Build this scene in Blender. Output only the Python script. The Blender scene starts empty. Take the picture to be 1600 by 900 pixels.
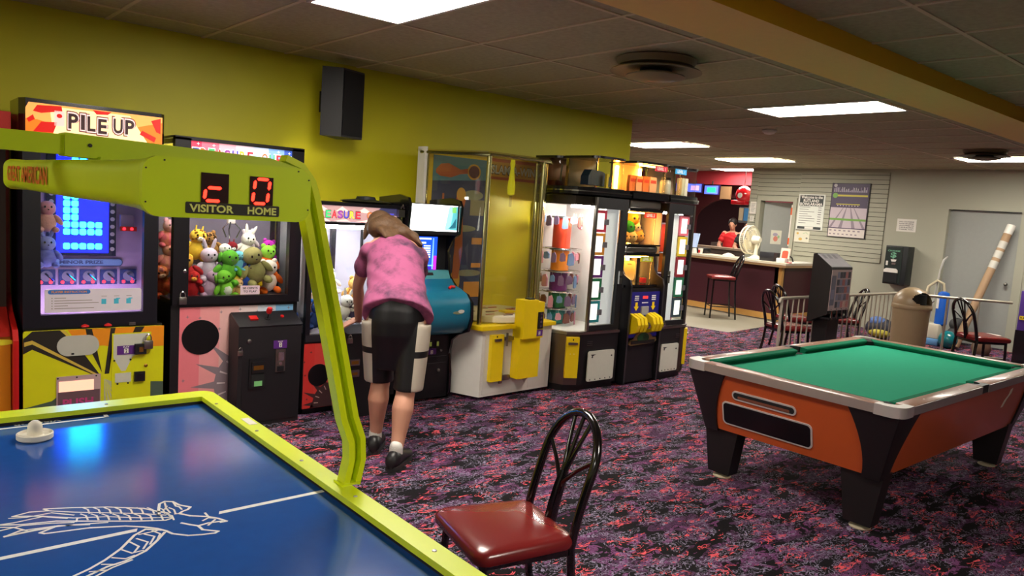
import bpy, bmesh, math, random
from mathutils import Vector, Matrix
PI = math.pi
V = Vector
random.seed(7)
SC = bpy.context.scene
COL = SC.collection

# ------------------------------------------------------------------ camera
cam_d = bpy.data.cameras.new('camera'); cam = bpy.data.objects.new('camera', cam_d); COL.objects.link(cam)
cam_d.sensor_width = 36.0; cam_d.lens = 1171.28 / 1600 * 36.0; cam_d.clip_start = 0.05; cam_d.clip_end = 100
yaw, pitch, roll = 0.86052937, -0.10811265, 0.06893168
fwd = V((math.cos(yaw)*math.cos(pitch), math.sin(yaw)*math.cos(pitch), math.sin(pitch)))
rgt = V((math.sin(yaw), -math.cos(yaw), 0)); upv = rgt.cross(fwd)
r2 = math.cos(roll)*rgt + math.sin(roll)*upv; u2 = -math.sin(roll)*rgt + math.cos(roll)*upv
mw = Matrix((r2, u2, -fwd)).transposed().to_4x4(); mw.translation = V((0, 0, 1.625))
cam.matrix_world = mw
SC.camera = cam
# ------------------------------------------------------------------ world and exposure
wd = bpy.data.worlds.new('world'); SC.world = wd; wd.use_nodes = True
wd.node_tree.nodes['Background'].inputs[0].default_value = (0.9, 0.85, 0.8, 1)
wd.node_tree.nodes['Background'].inputs[1].default_value = 0.05
SC.view_settings.view_transform = 'Standard'; SC.view_settings.look = 'None'
SC.view_settings.gamma = 1; SC.view_settings.use_curve_mapping = False
SC.view_settings.exposure = 0.0
PANEL = 40.0        # strength of the fluorescent ceiling panels
# centre X, centre Y of every 2 x 4 ft panel of the place
PANELS = [(2.10, 3.37), (6.33, 3.37), (8.72, 6.99), (11.06, 6.99), (13.05, 8.45), (11.06, 3.30),
          (2.10, -0.9), (-2.1, 3.37), (-2.1, -0.9), (14.6, 11.6), (8.72, 10.6)]

# ------------------------------------------------------------------ materials
def lin(c):
    return tuple(((x/255.0)/12.92 if x/255.0 <= 0.04045 else (((x/255.0)+0.055)/1.055)**2.4) for x in c)
MATS = {}
def mat(name, rgb, rough=0.5, metal=0.0, emit=None, es=0.0, coat=0.0, spec=0.5, mottle=0.0, mscale=20.0, bump=0.0, alpha=None):
    if name in MATS: return MATS[name]
    m = bpy.data.materials.new(name); m.use_nodes = True
    nt = m.node_tree; b = nt.nodes['Principled BSDF']
    c = lin(rgb)
    b.inputs['Base Color'].default_value = (*c, 1)
    b.inputs['Roughness'].default_value = rough; b.inputs['Metallic'].default_value = metal
    b.inputs['Specular IOR Level'].default_value = spec
    b.inputs['Coat Weight'].default_value = coat; b.inputs['Coat Roughness'].default_value = 0.08
    if emit is not None:
        b.inputs['Emission Color'].default_value = (*lin(emit), 1); b.inputs['Emission Strength'].default_value = es
    tc = nt.nodes.new('ShaderNodeTexCoord'); nz = nt.nodes.new('ShaderNodeTexNoise')
    nz.inputs['Scale'].default_value = mscale; nz.inputs['Detail'].default_value = 4
    nt.links.new(tc.outputs['Object'], nz.inputs['Vector'])
    amt = mottle if mottle > 0 else 0.04
    mx = nt.nodes.new('ShaderNodeMix'); mx.data_type = 'RGBA'
    mx.inputs[6].default_value = (*[x*(1-amt) for x in c], 1); mx.inputs[7].default_value = (*[min(1, x*(1+amt)) for x in c], 1)
    nt.links.new(nz.outputs['Fac'], mx.inputs[0]); nt.links.new(mx.outputs[2], b.inputs['Base Color'])
    if bump > 0:
        bp = nt.nodes.new('ShaderNodeBump'); bp.inputs['Strength'].default_value = bump; bp.inputs['Distance'].default_value = 0.01
        nt.links.new(nz.outputs['Fac'], bp.inputs['Height']); nt.links.new(bp.outputs['Normal'], b.inputs['Normal'])
    MATS[name] = m
    return m
def glass(name='clear_glass', tint=(245, 248, 245), refl=0.06, rough=0.02, haze=0.0):
    if name in MATS: return MATS[name]
    m = bpy.data.materials.new(name); m.use_nodes = True; nt = m.node_tree; nt.nodes.clear()
    o = nt.nodes.new('ShaderNodeOutputMaterial'); t = nt.nodes.new('ShaderNodeBsdfTransparent'); g = nt.nodes.new('ShaderNodeBsdfGlossy')
    t.inputs[0].default_value = (*lin(tint), 1); g.inputs['Roughness'].default_value = rough
    lw = nt.nodes.new('ShaderNodeLayerWeight'); lw.inputs['Blend'].default_value = 0.5
    pw = nt.nodes.new('ShaderNodeMath'); pw.operation = 'POWER'; pw.inputs[1].default_value = 4.0; nt.links.new(lw.outputs['Facing'], pw.inputs[0])
    fr = nt.nodes.new('ShaderNodeMath'); fr.operation = 'MULTIPLY_ADD'; fr.inputs[1].default_value = 0.6; fr.inputs[2].default_value = 0.035; nt.links.new(pw.outputs[0], fr.inputs[0])
    mx = nt.nodes.new('ShaderNodeMixShader')
    nt.links.new(fr.outputs[0], mx.inputs[0]); nt.links.new(t.outputs[0], mx.inputs[1]); nt.links.new(g.outputs[0], mx.inputs[2])
    last = mx
    if haze > 0:
        d = nt.nodes.new('ShaderNodeBsdfDiffuse'); d.inputs[0].default_value = (0.8, 0.8, 0.78, 1)
        m2 = nt.nodes.new('ShaderNodeMixShader'); m2.inputs[0].default_value = haze
        nt.links.new(mx.outputs[0], m2.inputs[1]); nt.links.new(d.outputs[0], m2.inputs[2]); last = m2
    nt.links.new(last.outputs[0], o.inputs[0]); MATS[name] = m
    return m

# ------------------------------------------------------------------ mesh builder
class Fr:
    """a flat frame: origin, right, up; its normal faces the viewer of the face"""
    def __init__(s, o, r, u): s.o = V(o); s.r = V(r).normalized(); s.u = V(u).normalized(); s.n = s.r.cross(s.u)
    def p(s, u, v, d=0): return s.o + s.r*u + s.u*v + s.n*d
def FY(x, y, z): return Fr((x, y, z), (1, 0, 0), (0, 0, 1))      # faces -Y
def FX(x, y, z): return Fr((x, y, z), (0, -1, 0), (0, 0, 1))     # faces -X
def FZ(x, y, z): return Fr((x, y, z), (1, 0, 0), (0, 1, 0))      # faces up
_fc = {}
def font_geo(s):
    if s in _fc: return _fc[s]
    cu = bpy.data.curves.new('f', 'FONT'); cu.body = s; cu.align_x = 'LEFT'; cu.resolution_u = 3; cu.offset = 0.03
    o = bpy.data.objects.new('f', cu); COL.objects.link(o)
    dg = bpy.context.evaluated_depsgraph_get(); me = bpy.data.meshes.new_from_object(o.evaluated_get(dg))
    vs = [v.co.copy() for v in me.vertices]; fs = [tuple(p.vertices) for p in me.polygons]
    bpy.data.objects.remove(o); bpy.data.curves.remove(cu); bpy.data.meshes.remove(me)
    x0 = min(v.x for v in vs); x1 = max(v.x for v in vs); y0 = min(v.y for v in vs); y1 = max(v.y for v in vs)
    _fc[s] = ([((v.x-x0)/(x1-x0), (v.y-y0)/max(1e-6, (y1-y0))) for v in vs], fs)
    return _fc[s]
class MB:
    def __init__(s): s.bm = bmesh.new()
    def _m(s, faces, m):
        for f in faces: f.material_index = m
    def face(s, pts, m=0):
        f = s.bm.faces.new([s.bm.verts.new(V(p)) for p in pts]); f.material_index = m; return s
    def hexa(s, P, m=0):   # 8 corners: bottom 4 ccw, top 4 ccw
        v = [s.bm.verts.new(V(p)) for p in P]
        for q in ((0,3,2,1),(4,5,6,7),(0,1,5,4),(1,2,6,5),(2,3,7,6),(3,0,4,7)):
            s.bm.faces.new([v[i] for i in q]).material_index = m
        return s
    def box(s, x0, x1, y0, y1, z0, z1, m=0, bev=0.0, seg=2):
        if bev > 0:
            t = bmesh.new()
            vs = [t.verts.new(V(p)) for p in ((x0,y0,z0),(x1,y0,z0),(x1,y1,z0),(x0,y1,z0),(x0,y0,z1),(x1,y0,z1),(x1,y1,z1),(x0,y1,z1))]
            for q in ((0,3,2,1),(4,5,6,7),(0,1,5,4),(1,2,6,5),(2,3,7,6),(3,0,4,7)): t.faces.new([vs[i] for i in q])
            bmesh.ops.bevel(t, geom=list(t.edges), offset=bev, segments=seg, profile=0.5, affect='EDGES')
            s.absorb(t, m); return s
        return s.hexa(((x0,y0,z0),(x1,y0,z0),(x1,y1,z0),(x0,y1,z0),(x0,y0,z1),(x1,y0,z1),(x1,y1,z1),(x0,y1,z1)), m)
    def absorb(s, t, m=None, M=None):
        mp = {}
        for v in t.verts: mp[v] = s.bm.verts.new(M @ v.co if M else v.co)
        for f in t.faces:
            try: g = s.bm.faces.new([mp[v] for v in f.verts]); g.material_index = f.material_index if m is None else m; g.smooth = f.smooth
            except ValueError: pass
        t.free()
    def fbox(s, F, u0, u1, v0, v1, d0, d1, m=0):   # box on a frame, depth along its normal
        P = [F.p(u0,v0,d0),F.p(u1,v0,d0),F.p(u1,v0,d1),F.p(u0,v0,d1),F.p(u0,v1,d0),F.p(u1,v1,d0),F.p(u1,v1,d1),F.p(u0,v1,d1)]
        return s.hexa(P, m)
    def poly(s, F, pts, d0, d1, m=0, m_side=None):     # extruded outline on a frame
        n = len(pts)
        a = [s.bm.verts.new(F.p(u, v, d0)) for u, v in pts]; b = [s.bm.verts.new(F.p(u, v, d1)) for u, v in pts]
        s.bm.faces.new(b).material_index = m
        s.bm.faces.new(a[::-1]).material_index = m
        for i in range(n):
            s.bm.faces.new((a[i], a[(i+1) % n], b[(i+1) % n], b[i])).material_index = m if m_side is None else m_side
        return s
    def flat(s, F, pts, d, m=0): s.face([F.p(u, v, d) for u, v in pts], m); return s
    def text(s, F, txt, u0, u1, v0, v1, d, m=0, slant=0.0):
        vs, fs = font_geo(txt)
        bv = [s.bm.verts.new(F.p(u0+(u1-u0)*a + slant*(v1-v0)*b, v0+(v1-v0)*b, d)) for a, b in vs]
        for f in fs:
            try: s.bm.faces.new([bv[i] for i in f]).material_index = m
            except ValueError: pass
        return s
    def disc(s, F, cu, cv, ru, rv, d0, d1, m=0, n=24):
        return s.poly(F, [(cu+ru*math.cos(2*PI*i/n), cv+rv*math.sin(2*PI*i/n)) for i in range(n)], d0, d1, m)
    def loft(s, rings, m=0, cap=True, closed=True):
        R = [[s.bm.verts.new(V(p)) for p in r] for r in rings]; n = len(R[0])
        for a, b in zip(R[:-1], R[1:]):
            for i in range(n if closed else n-1):
                s.bm.faces.new((a[i], a[(i+1) % n], b[(i+1) % n], b[i])).material_index = m
        if cap and closed:
            s.bm.faces.new(R[0][::-1]).material_index = m; s.bm.faces.new(R[-1]).material_index = m
        return s
    def tube(s, pts, r, n=8, m=0, loop=False, flat=None):
        P = [V(p) for p in pts]; k = len(P); rings = []
        up = None
        for i in range(k):
            if loop: t = P[(i+1) % k]-P[i-1]
            else: t = P[min(i+1, k-1)]-P[max(i-1, 0)]
            t.normalize()
            if up is None:
                up = V((0, 0, 1)) if abs(t.z) < 0.9 else V((1, 0, 0))
            a = t.cross(up)
            if a.length < 1e-6: a = t.orthogonal()
            a.normalize(); b = a.cross(t).normalized(); up = b
            rr = r[i] if isinstance(r, (list, tuple)) else r
            rb = rr if flat is None else rr*flat
            rings.append([P[i]+a*rr*math.cos(2*PI*j/n)+b*rb*math.sin(2*PI*j/n) for j in range(n)])
        if loop: rings.append(rings[0]); return s.loft(rings, m, cap=False)
        return s.loft(rings, m)
    def cyl(s, p0, p1, r0, r1=None, n=20, m=0):
        r1 = r0 if r1 is None else r1
        return s.tube([p0, p1], [r0, r1], n, m)
    def lathe(s, prof, c, n=28, m=0, axis=None):
        c = V(c); ax = V(axis or (0, 0, 1)).normalized(); a = ax.orthogonal().normalized(); b = ax.cross(a)
        rings = [[c+ax*z+(a*math.cos(2*PI*j/n)+b*math.sin(2*PI*j/n))*max(r, 1e-4) for j in range(n)] for r, z in prof]
        return s.loft(rings, m)
    def ball(s, c, r, m=0, rot=None, n=14):
        t = bmesh.new(); bmesh.ops.create_uvsphere(t, u_segments=n, v_segments=max(6, n*2//3), radius=1)
        r = (r, r, r) if not isinstance(r, (tuple, list)) else r
        M = Matrix.Translation(V(c)) @ (rot.to_4x4() if rot else Matrix.Identity(4)) @ Matrix.Diagonal((*r, 1))
        s.absorb(t, m, M); return s
def wloc(o):
    p = V((0, 0, 0))
    while o is not None: p += o.location; o = o.parent
    return p
def obj(name, mb, mats, parent=None, smooth=35, label=None, keep=False):
    me = bpy.data.meshes.new(name)
    bmesh.ops.remove_doubles(mb.bm, verts=mb.bm.verts, dist=1e-5)
    bmesh.ops.recalc_face_normals(mb.bm, faces=mb.bm.faces)
    if parent is not None and not keep:
        off = wloc(parent)
        if off.length > 0: bmesh.ops.translate(mb.bm, verts=mb.bm.verts, vec=-off)
    mb.bm.to_mesh(me); mb.bm.free()
    for m in (mats if isinstance(mats, (list, tuple)) else [mats]): me.materials.append(m)
    if smooth:
        me.shade_smooth(); me.set_sharp_from_angle(angle=math.radians(smooth))
    o = bpy.data.objects.new(name, me); COL.objects.link(o); o.parent = parent
    if label: o['label'] = label
    return o
def tag(o, label, cat, group=None, kind=None):
    o['label'] = label; o['category'] = cat
    if group: o['group'] = group
    if kind: o['kind'] = kind
    return o
def thing(name, label, cat, loc=(0, 0, 0), group=None):
    o = bpy.data.objects.new(name, None); COL.objects.link(o); o.location = loc; o.empty_display_size = 0.1
    return tag(o, label, cat, group)
def solo(name, mb, mats, label, cat, group=None, smooth=35, kind=None):
    """a thing that is one mesh; its origin goes to the middle of its base"""
    vs = [v.co for v in mb.bm.verts]
    x = (min(v.x for v in vs)+max(v.x for v in vs))/2; y = (min(v.y for v in vs)+max(v.y for v in vs))/2; z = min(v.z for v in vs)
    bmesh.ops.translate(mb.bm, verts=mb.bm.verts, vec=(-x, -y, -z))
    o = obj(name, mb, mats, None, smooth); o.location = (x, y, z)
    return tag(o, label, cat, group, kind)
def struct(name, mb, mats, smooth=0):
    o = obj(name, mb, mats, None, smooth); o['kind'] = 'structure'; return o
def dup(root, loc, rotz=0.0, label=None, group=None, mats=None, scale=None):
    r = root.copy(); COL.objects.link(r); r.location = loc; r.rotation_euler = (0, 0, rotz)
    if label: r['label'] = label
    if group: r['group'] = group
    if scale: r.scale = (scale, scale, scale)
    for ch in list(root.children):
        c = ch.copy(); COL.objects.link(c); c.parent = r
        for g in ch.children:
            d = g.copy(); COL.objects.link(d); d.parent = c
    return r

black = mat('black_laminate', (16, 15, 19), 0.45)
blackgl = mat('black_gloss', (14, 13, 17), 0.22, coat=0.4)
dark = mat('dark_interior', (10, 10, 12), 0.8)
chrome = mat('chrome', (205, 205, 205), 0.14, 1.0)
steel = mat('brushed_steel', (150, 145, 140), 0.32, 1.0)
white = mat('white_laminate', (225, 222, 214), 0.4)
yellowp = mat('yellow_paint', (232, 200, 8), 0.4)
redp = mat('red_plastic', (200, 25, 25), 0.3)
purp = mat('purple_sticker', (84, 34, 120), 0.5)
GL = glass()
plex = glass('plexiglass', (244, 243, 232), haze=0.012)
def rrect(u0, u1, v0, v1, r, n=5):
    out = []
    for cu, cv, a0 in ((u1-r, v0+r, -PI/2), (u1-r, v1-r, 0), (u0+r, v1-r, PI/2), (u0+r, v0+r, PI)):
        for i in range(n+1):
            a = a0+PI/2*i/n; out.append((cu+r*math.cos(a), cv+r*math.sin(a)))
    return out

# ================================================================== ROOM
CZ = 2.66; GY = 5.62; BX = 12.74
def carpet_material():
    m = bpy.data.materials.new('arcade_carpet'); m.use_nodes = True; nt = m.node_tree; N = nt.nodes; L = nt.links
    b = N['Principled BSDF']; b.inputs['Roughness'].default_value = 0.9; b.inputs['Specular IOR Level'].default_value = 0.15
    tc = N.new('ShaderNodeTexCoord')
    def mapped(sx, sy, off=0.0):
        mp = N.new('ShaderNodeMapping'); mp.inputs['Scale'].default_value = (sx, sy, 1); mp.inputs['Location'].default_value = (off, off*1.7, 0)
        mp.inputs['Rotation'].default_value = (0, 0, 0.707)
        L.new(tc.outputs['Object'], mp.inputs['Vector']); return mp.outputs[0]
    def noise(vec, sc, det=2, dist=0.0):
        n = N.new('ShaderNodeTexNoise'); n.inputs['Scale'].default_value = sc; n.inputs['Detail'].default_value = det
        n.inputs['Distortion'].default_value = dist; L.new(vec, n.inputs['Vector']); return n.outputs['Fac']
    def math1(op, a, b_=None, cl=False):
        k = N.new('ShaderNodeMath'); k.operation = op; k.use_clamp = cl
        for i, x in enumerate((a, b_)):
            if x is None: continue
            if isinstance(x, (int, float)): k.inputs[i].default_value = x
            else: L.new(x, k.inputs[i])
        return k.outputs[0]
    def line(f, c, w):          # thin contour of a noise
        return math1('LESS_THAN', math1('ABSOLUTE', math1('SUBTRACT', f, c)), w)
    def mix(fac, a, b_):
        k = N.new('ShaderNodeMix'); k.data_type = 'RGBA'
        for i, x in ((0, fac), (6, a), (7, b_)):
            if isinstance(x, tuple): k.inputs[i].default_value = (*lin(x), 1)
            elif isinstance(x, float): k.inputs[i].default_value = x
            else: L.new(x, k.inputs[i])
        return k.outputs[2]
    A = mapped(4.4, 11); B = mapped(8, 11, 3.3); Cc = mapped(5.5, 11.5, 9.1)
    ax = N.new('ShaderNodeSeparateXYZ'); L.new(mapped(1, 1), ax.inputs[0])
    colm = math1('MULTIPLY', math1('COSINE', math1('MULTIPLY', ax.outputs[0], 2*PI/0.36)), 0.045)     # rows of pink stars repeat every 36 cm
    patch = noise(A, 0.7, 3, 1.0)
    col = mix(math1('GREATER_THAN', patch, 0.53), (20, 18, 21), (84, 54, 84))
    p2 = noise(B, 0.7, 3, 1.5)
    col = mix(math1('GREATER_THAN', p2, 0.59), col, (116, 68, 112))
    col = mix(line(noise(B, 1.9, 3, 2.6), 0.47, 0.032), col, (16, 13, 17))
    sq = noise(B, 1.6, 2, 2.5)
    col = mix(math1('MULTIPLY', line(sq, 0.5, 0.022), math1('GREATER_THAN', noise(A, 0.9, 2, 0.5), 0.47)), col, (142, 134, 158))
    pk = noise(Cc, 1.15, 3, 2.0); reg = math1('ADD', noise(Cc, 1.1, 2, 0.6), colm)
    col = mix(math1('MULTIPLY', line(pk, 0.51, 0.020), math1('GREATER_THAN', reg, 0.55)), col, (226, 92, 100))
    pk2 = noise(Cc, 2.2, 2, 1.0)
    col = mix(math1('GREATER_THAN', math1('ADD', pk2, colm), 0.735), col, (226, 92, 100))
    L.new(col, b.inputs['Base Color'])
    bp = N.new('ShaderNodeBump'); bp.inputs['Strength'].default_value = 0.4; bp.inputs['Distance'].default_value = 0.004
    fz = noise(tc.outputs['Object'], 300, 2); L.new(fz, bp.inputs['Height']); L.new(bp.outputs[0], b.inputs['Normal'])
    return m
carpet = carpet_material()
m_green = mat('lime_wall_paint', (186, 180, 6), 0.55, mottle=0.05, mscale=3)
m_grey = mat('grey_green_wall_paint', (168, 168, 150), 0.6, mottle=0.03, mscale=3)
m_door = mat('grey_door_paint', (150, 153, 148), 0.5)
m_tile = mat('ceiling_tile', (166, 158, 128), 0.9, mottle=0.25, mscale=30, bump=0.3)
m_bar = mat('ceiling_tee_bar', (196, 180, 150), 0.6)
m_maroon = mat('maroon_wall_paint', (112, 26, 38), 0.7)
m_beam_under = mat('beam_tan_paint', (236, 202, 116), 0.7)
m_beam_side = mat('beam_yellow_paint', (214, 170, 10), 0.6)
m_vinyl = mat('beige_floor_tile', (142, 136, 118), 0.5, mottle=0.08, mscale=6)
mb = MB()
mb.face([(-4, -4, 0), (9.6, -4, 0), (9.6, 6.2, 0), (9.0, 8.5, 0), (8.2, 12, 0), (-4, 12, 0)], 0)
mb.face([(9.6, -4, 0), (18, -4, 0), (18, 5.9, 0), (12.7, 5.9, 0), (10.9, 6.35, 0), (9.6, 6.2, 0)], 0)
mb.face([(9.6, 6.2, 0), (10.9, 6.35, 0), (12.7, 5.9, 0), (18, 5.9, 0), (18, 12, 0), (8.2, 12, 0), (9.0, 8.5, 0)], 1)
struct('floor', mb, [carpet, m_vinyl])
mb = MB()
mb.face([(-4, -4, CZ), (-4, 14, CZ), (20, 14, CZ), (20, -4, CZ)], 0)
x = 3.02-0.61*11
while x < 18:
    mb.box(x-0.012, x+0.012, -4, 14, CZ-0.006, CZ, 1); x += 0.61
y = 4.0-1.22*6
while y < 14:
    mb.box(-4, 18, y-0.012, y+0.012, CZ-0.0055, CZ, 1); y += 1.22
struct('ceiling', mb, [m_tile, m_bar])
mb = MB(); mb.box(-4, 6.42, GY, GY+0.15, 0, CZ); struct('wall_left', mb, m_green)
mb = MB(); mb.box(-4.15, -4, -4, GY, 0, CZ); struct('wall_rear', mb, m_grey)
mb = MB(); mb.box(-4, 18, -4.15, -4, 0, CZ); struct('wall_right', mb, m_grey)
mb = MB(); mb.box(6.27, 6.42, GY+0.15, 14, 0, CZ, 0); mb.box(6.42, 18, 13.9, 14, 0, CZ, 0); struct('wall_side', mb, m_maroon)
# back wall: grey, with an open doorway (Y 7.15..7.81) and a closed door recess (Y 3.57..4.55)
mb = MB()
for y0, y1, z0, z1 in ((-4, 3.57, 0, CZ), (3.57, 4.55, 2.05, CZ), (4.55, 7.15, 0, CZ), (7.15, 7.81, 2.06, CZ), (7.81, 8.05, 0, CZ)):
    mb.box(BX, BX+0.14, y0, y1, z0, z1)
struct('wall_back', mb, m_grey)
# slat wall boards with dark grooves
mb = MB(); z = 1.10; k = 0
gro = mat('slat_groove', (50, 48, 42), 0.8)
for (y0, y1, za, zb) in ((5.50, 7.05, 1.10, 2.60), (7.05, 7.90, 2.16, 2.60), (7.90, 8.05, 1.10, 2.60)):
    mb.box(BX-0.006, BX, y0, y1, za, zb, 1)
    z = za
    while z < zb-0.01:
        mb.box(BX-0.02, BX-0.004, y0, y1, z+0.006, min(z+0.0745, zb), 0); z += 0.0765
struct('trim_1', mb, [m_grey, gro])
mb = MB(); mb.box(-4, 18, 2.015, 2.43, 2.555, CZ, 0); mb.bm.faces.ensure_lookup_table()
for f in mb.bm.faces:
    if abs(f.calc_center_median().y-2.015) < 1e-3: f.material_index = 1
struct('trim_2', mb, [m_beam_under, m_beam_side])
# closed door with frame
mb = MB(); mb.box(BX+0.07, BX+0.11, 3.57, 4.55, 0.01, 2.04)
d1 = struct('door_1', mb, m_door)
mb = MB()
mb.box(BX-0.015, BX-0.001, 4.552, 4.67, 0, 2.15); mb.box(BX-0.015, BX-0.001, 3.45, 3.568, 0, 2.15); mb.box(BX-0.015, BX-0.001, 3.568, 4.552, 2.048, 2.15)
obj('door_frame', mb, m_grey, d1, 0)
mb = MB(); mb.cyl((BX+0.07, 3.66, 0.98), (BX+0.03, 3.66, 0.98), 0.012); mb.ball((BX+0.015, 3.66, 0.98), 0.028); obj('door_knob', mb, steel, d1)
# doorway with a leaf ajar, a drawing and a strip
mb = MB(); mb.hexa(((BX+0.10, 7.79, 0.01), (BX+0.38, 7.22, 0.01), (BX+0.42, 7.24, 0.01), (BX+0.14, 7.81, 0.01), (BX+0.10, 7.79, 2.04), (BX+0.38, 7.22, 2.04), (BX+0.42, 7.24, 2.04), (BX+0.14, 7.81, 2.04)))
d2 = struct('door_2', mb, m_door)
mb = MB()
mb.box(BX-0.026, BX-0.001, 7.808, 7.88, 0, 2.13); mb.box(BX-0.026, BX-0.001, 7.08, 7.152, 0, 2.13); mb.box(BX-0.026, BX-0.001, 7.152, 7.808, 2.058, 2.13)
obj('door_frame', mb, m_grey, d2, 0)
mb = MB(); mb.box(BX+0.02, BX+0.06, 7.155, 7.20, 1.25, 2.0, 0)
for a, b_ in ((1.82, 1.95), (1.28, 1.40)): mb.box(BX+0.015, BX+0.065, 7.153, 7.203, a, b_, 1)
obj('door_closer_strip', mb, [white, mat('orange_plastic', (225, 90, 30), 0.5)], d2, 0)
mb = MB(); mb.box(BX+2.0, BX+2.1, 6.5, 9, 0, CZ); struct('wall_office', mb, m_grey)
# ------------------------------------------------------------------ far bowling room
mb = MB()
out = [(8.1, 0.0), (8.1, 2.64), (13.0, 2.64), (13.0, 0.0)]
# arch wall at X=14: solid above an arch from Y 8.2 to 10.15
FA = Fr((14.0, 0, 0), (0, -1, 0), (0, 0, 1))
arch = []
for i in range(17):
    a = PI*i/16; arch.append((9.05+1.15*math.cos(a), 1.62+0.52*math.sin(a)))
ol = [(8.0, 2.66), (8.0, 0.0), (7.9, 0)]
pts = [(-13.9, 0), (-10.2, 0)]+[(-y_, z_) for y_, z_ in arch]+[(-7.9, 0), (-7.6, 0), (-7.6, CZ), (-13.9, CZ)]
mb.poly(FA, pts, -0.1, 0.0, 0)
mb.box(13.6, 14.0, 7.6, 13.9, 2.42, CZ, 0)
struct('wall_arch', mb, mat('maroon_dark_paint', (88, 24, 32), 0.75))
mb = MB(); mb.box(17.4, 17.5, 6, 13.9, 0, CZ); struct('wall_lanes', mb, mat('very_dark_maroon', (52, 18, 26), 0.9))
mb = MB(); mb.box(13.58, 13.6, 7.6, 13.9, 2.38, CZ, 0); struct('trim_3', mb, mat('maroon_lit_face', (176, 52, 62), 0.7))  # lit face of the maroon bulkhead, the light put into its colour
# ================================================================== CEILING FIXTURES
m_lamp = mat('fluorescent_diffuser', (255, 252, 244), 0.5, emit=(255, 246, 232), es=PANEL)
m_fix = mat('fixture_white_metal', (210, 205, 198), 0.5)
lab = {0: 'large rectangular fluorescent panel nearest the camera, above the claw machines',
       1: 'bright fluorescent ceiling panel beside the tan beam, above the pool table',
       2: 'fluorescent ceiling panel just past the end of the lime green wall',
       3: 'fluorescent ceiling panel above the front of the snack counter',
       4: 'farthest fluorescent ceiling panel, partly cut off by the grey slat wall',
       5: 'fluorescent ceiling panel at the right edge near the grey door'}
proto = None
def ceiling_light(x, y, label):
    t = thing('ceiling_light', label, 'ceiling light', (x, y, CZ-0.012), 'fluorescent ceiling panels')
    mb = MB(); w, h = 0.292, 0.60
    for a in ((-w, w, -h, -h+0.02), (-w, w, h-0.02, h), (-w, -w+0.02, -h, h), (w-0.02, w, -h, h)):
        mb.box(x+a[0], x+a[1], y+a[2], y+a[3], CZ-0.016, CZ-0.004)
    obj('frame', mb, m_fix, t, 0)
    mb = MB(); mb.box(x-w+0.02, x+w-0.02, y-h+0.02, y+h-0.02, CZ-0.012, CZ-0.006)
    obj('diffuser', mb, m_lamp, t, 0)
    return t
for i, (x, y) in enumerate(PANELS):
    l = lab.get(i, 'fluorescent ceiling panel outside the picture, one of the rest of the grid')
    if proto is None: proto = ceiling_light(x, y, l)
    else: dup(proto, (x, y, CZ-0.012), 0, l)
m_vent = mat('old_vent_metal', (112, 98, 72), 0.6)
def diffuser(x, y, s, label):
    t = thing('ceiling_vent', label, 'air vent', (x, y, CZ-0.16*s), 'round ceiling air diffusers')
    mb = MB(); mb.lathe([(0.27*s, 0), (0.29*s, -0.01), (0.27*s, -0.055*s), (0.20*s, -0.06*s), (0.16*s, 0)], (x, y, CZ), 36); obj('collar', mb, m_vent, t)
    mb = MB(); mb.lathe([(0.17*s, -0.055*s), (0.32*s, -0.085*s), (0.33*s, -0.095*s), (0.18*s, -0.075*s)], (x, y, CZ), 36); obj('outer_cone', mb, m_vent, t)
    mb = MB(); mb.lathe([(0.12*s, -0.095*s), (0.21*s, -0.12*s), (0.215*s, -0.13*s), (0.10*s, -0.15*s), (0.01, -0.155*s)], (x, y, CZ), 36); obj('inner_cone', mb, m_vent, t)
    mb = MB(); mb.cyl((x, y, CZ-0.002), (x, y, CZ-0.11*s), 0.10*s, 0.12*s); obj('throat', mb, dark, t)
diffuser(3.98, 3.32, 0.92, 'round stepped ceiling air diffuser in front of the lime green wall')
diffuser(9.95, 3.25, 0.80, 'dark round ceiling air diffuser at the right edge of the picture')
t = thing('smoke_detector', 'small round white smoke detector on the ceiling', 'smoke detector', (7.55, 4.62, CZ-0.05))
mb = MB(); mb.lathe([(0.075, 0), (0.08, -0.012), (0.07, -0.03)], (7.55, 4.62, CZ-0.002)); obj('base', mb, m_fix, t)
mb = MB(); mb.lathe([(0.06, -0.03), (0.055, -0.042), (0.02, -0.052)], (7.55, 4.62, CZ-0.002)); obj('cover', mb, white, t)
# ------------------------------------------------------------------ wall speaker
t = thing('wall_speaker', 'large black loudspeaker hung high on the lime green wall', 'speaker', (2.83, 5.40, 2.06))
mb = MB(); mb.hexa(((2.575, 5.33, 2.06), (2.71, 5.25, 2.06), (2.93, 5.33, 2.06), (2.83, 5.56, 2.06), (2.575, 5.33, 2.57), (2.71, 5.25, 2.57), (2.93, 5.33, 2.57), (2.83, 5.56, 2.57)))
obj('cabinet', mb, mat('speaker_black', (15, 14, 18), 0.5), t, 0)
mb = MB(); mb.hexa(((2.718, 5.243, 2.075), (2.925, 5.318, 2.075), (2.923, 5.324, 2.075), (2.716, 5.249, 2.075), (2.718, 5.243, 2.555), (2.925, 5.318, 2.555), (2.923, 5.324, 2.555), (2.716, 5.249, 2.555)))
obj('grille', mb, mat('speaker_cloth', (13, 13, 16), 0.9), t, 0)
mb = MB(); mb.box(2.70, 2.76, 5.46, GY, 2.26, 2.42); obj('bracket', mb, black, t, 0)

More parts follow.
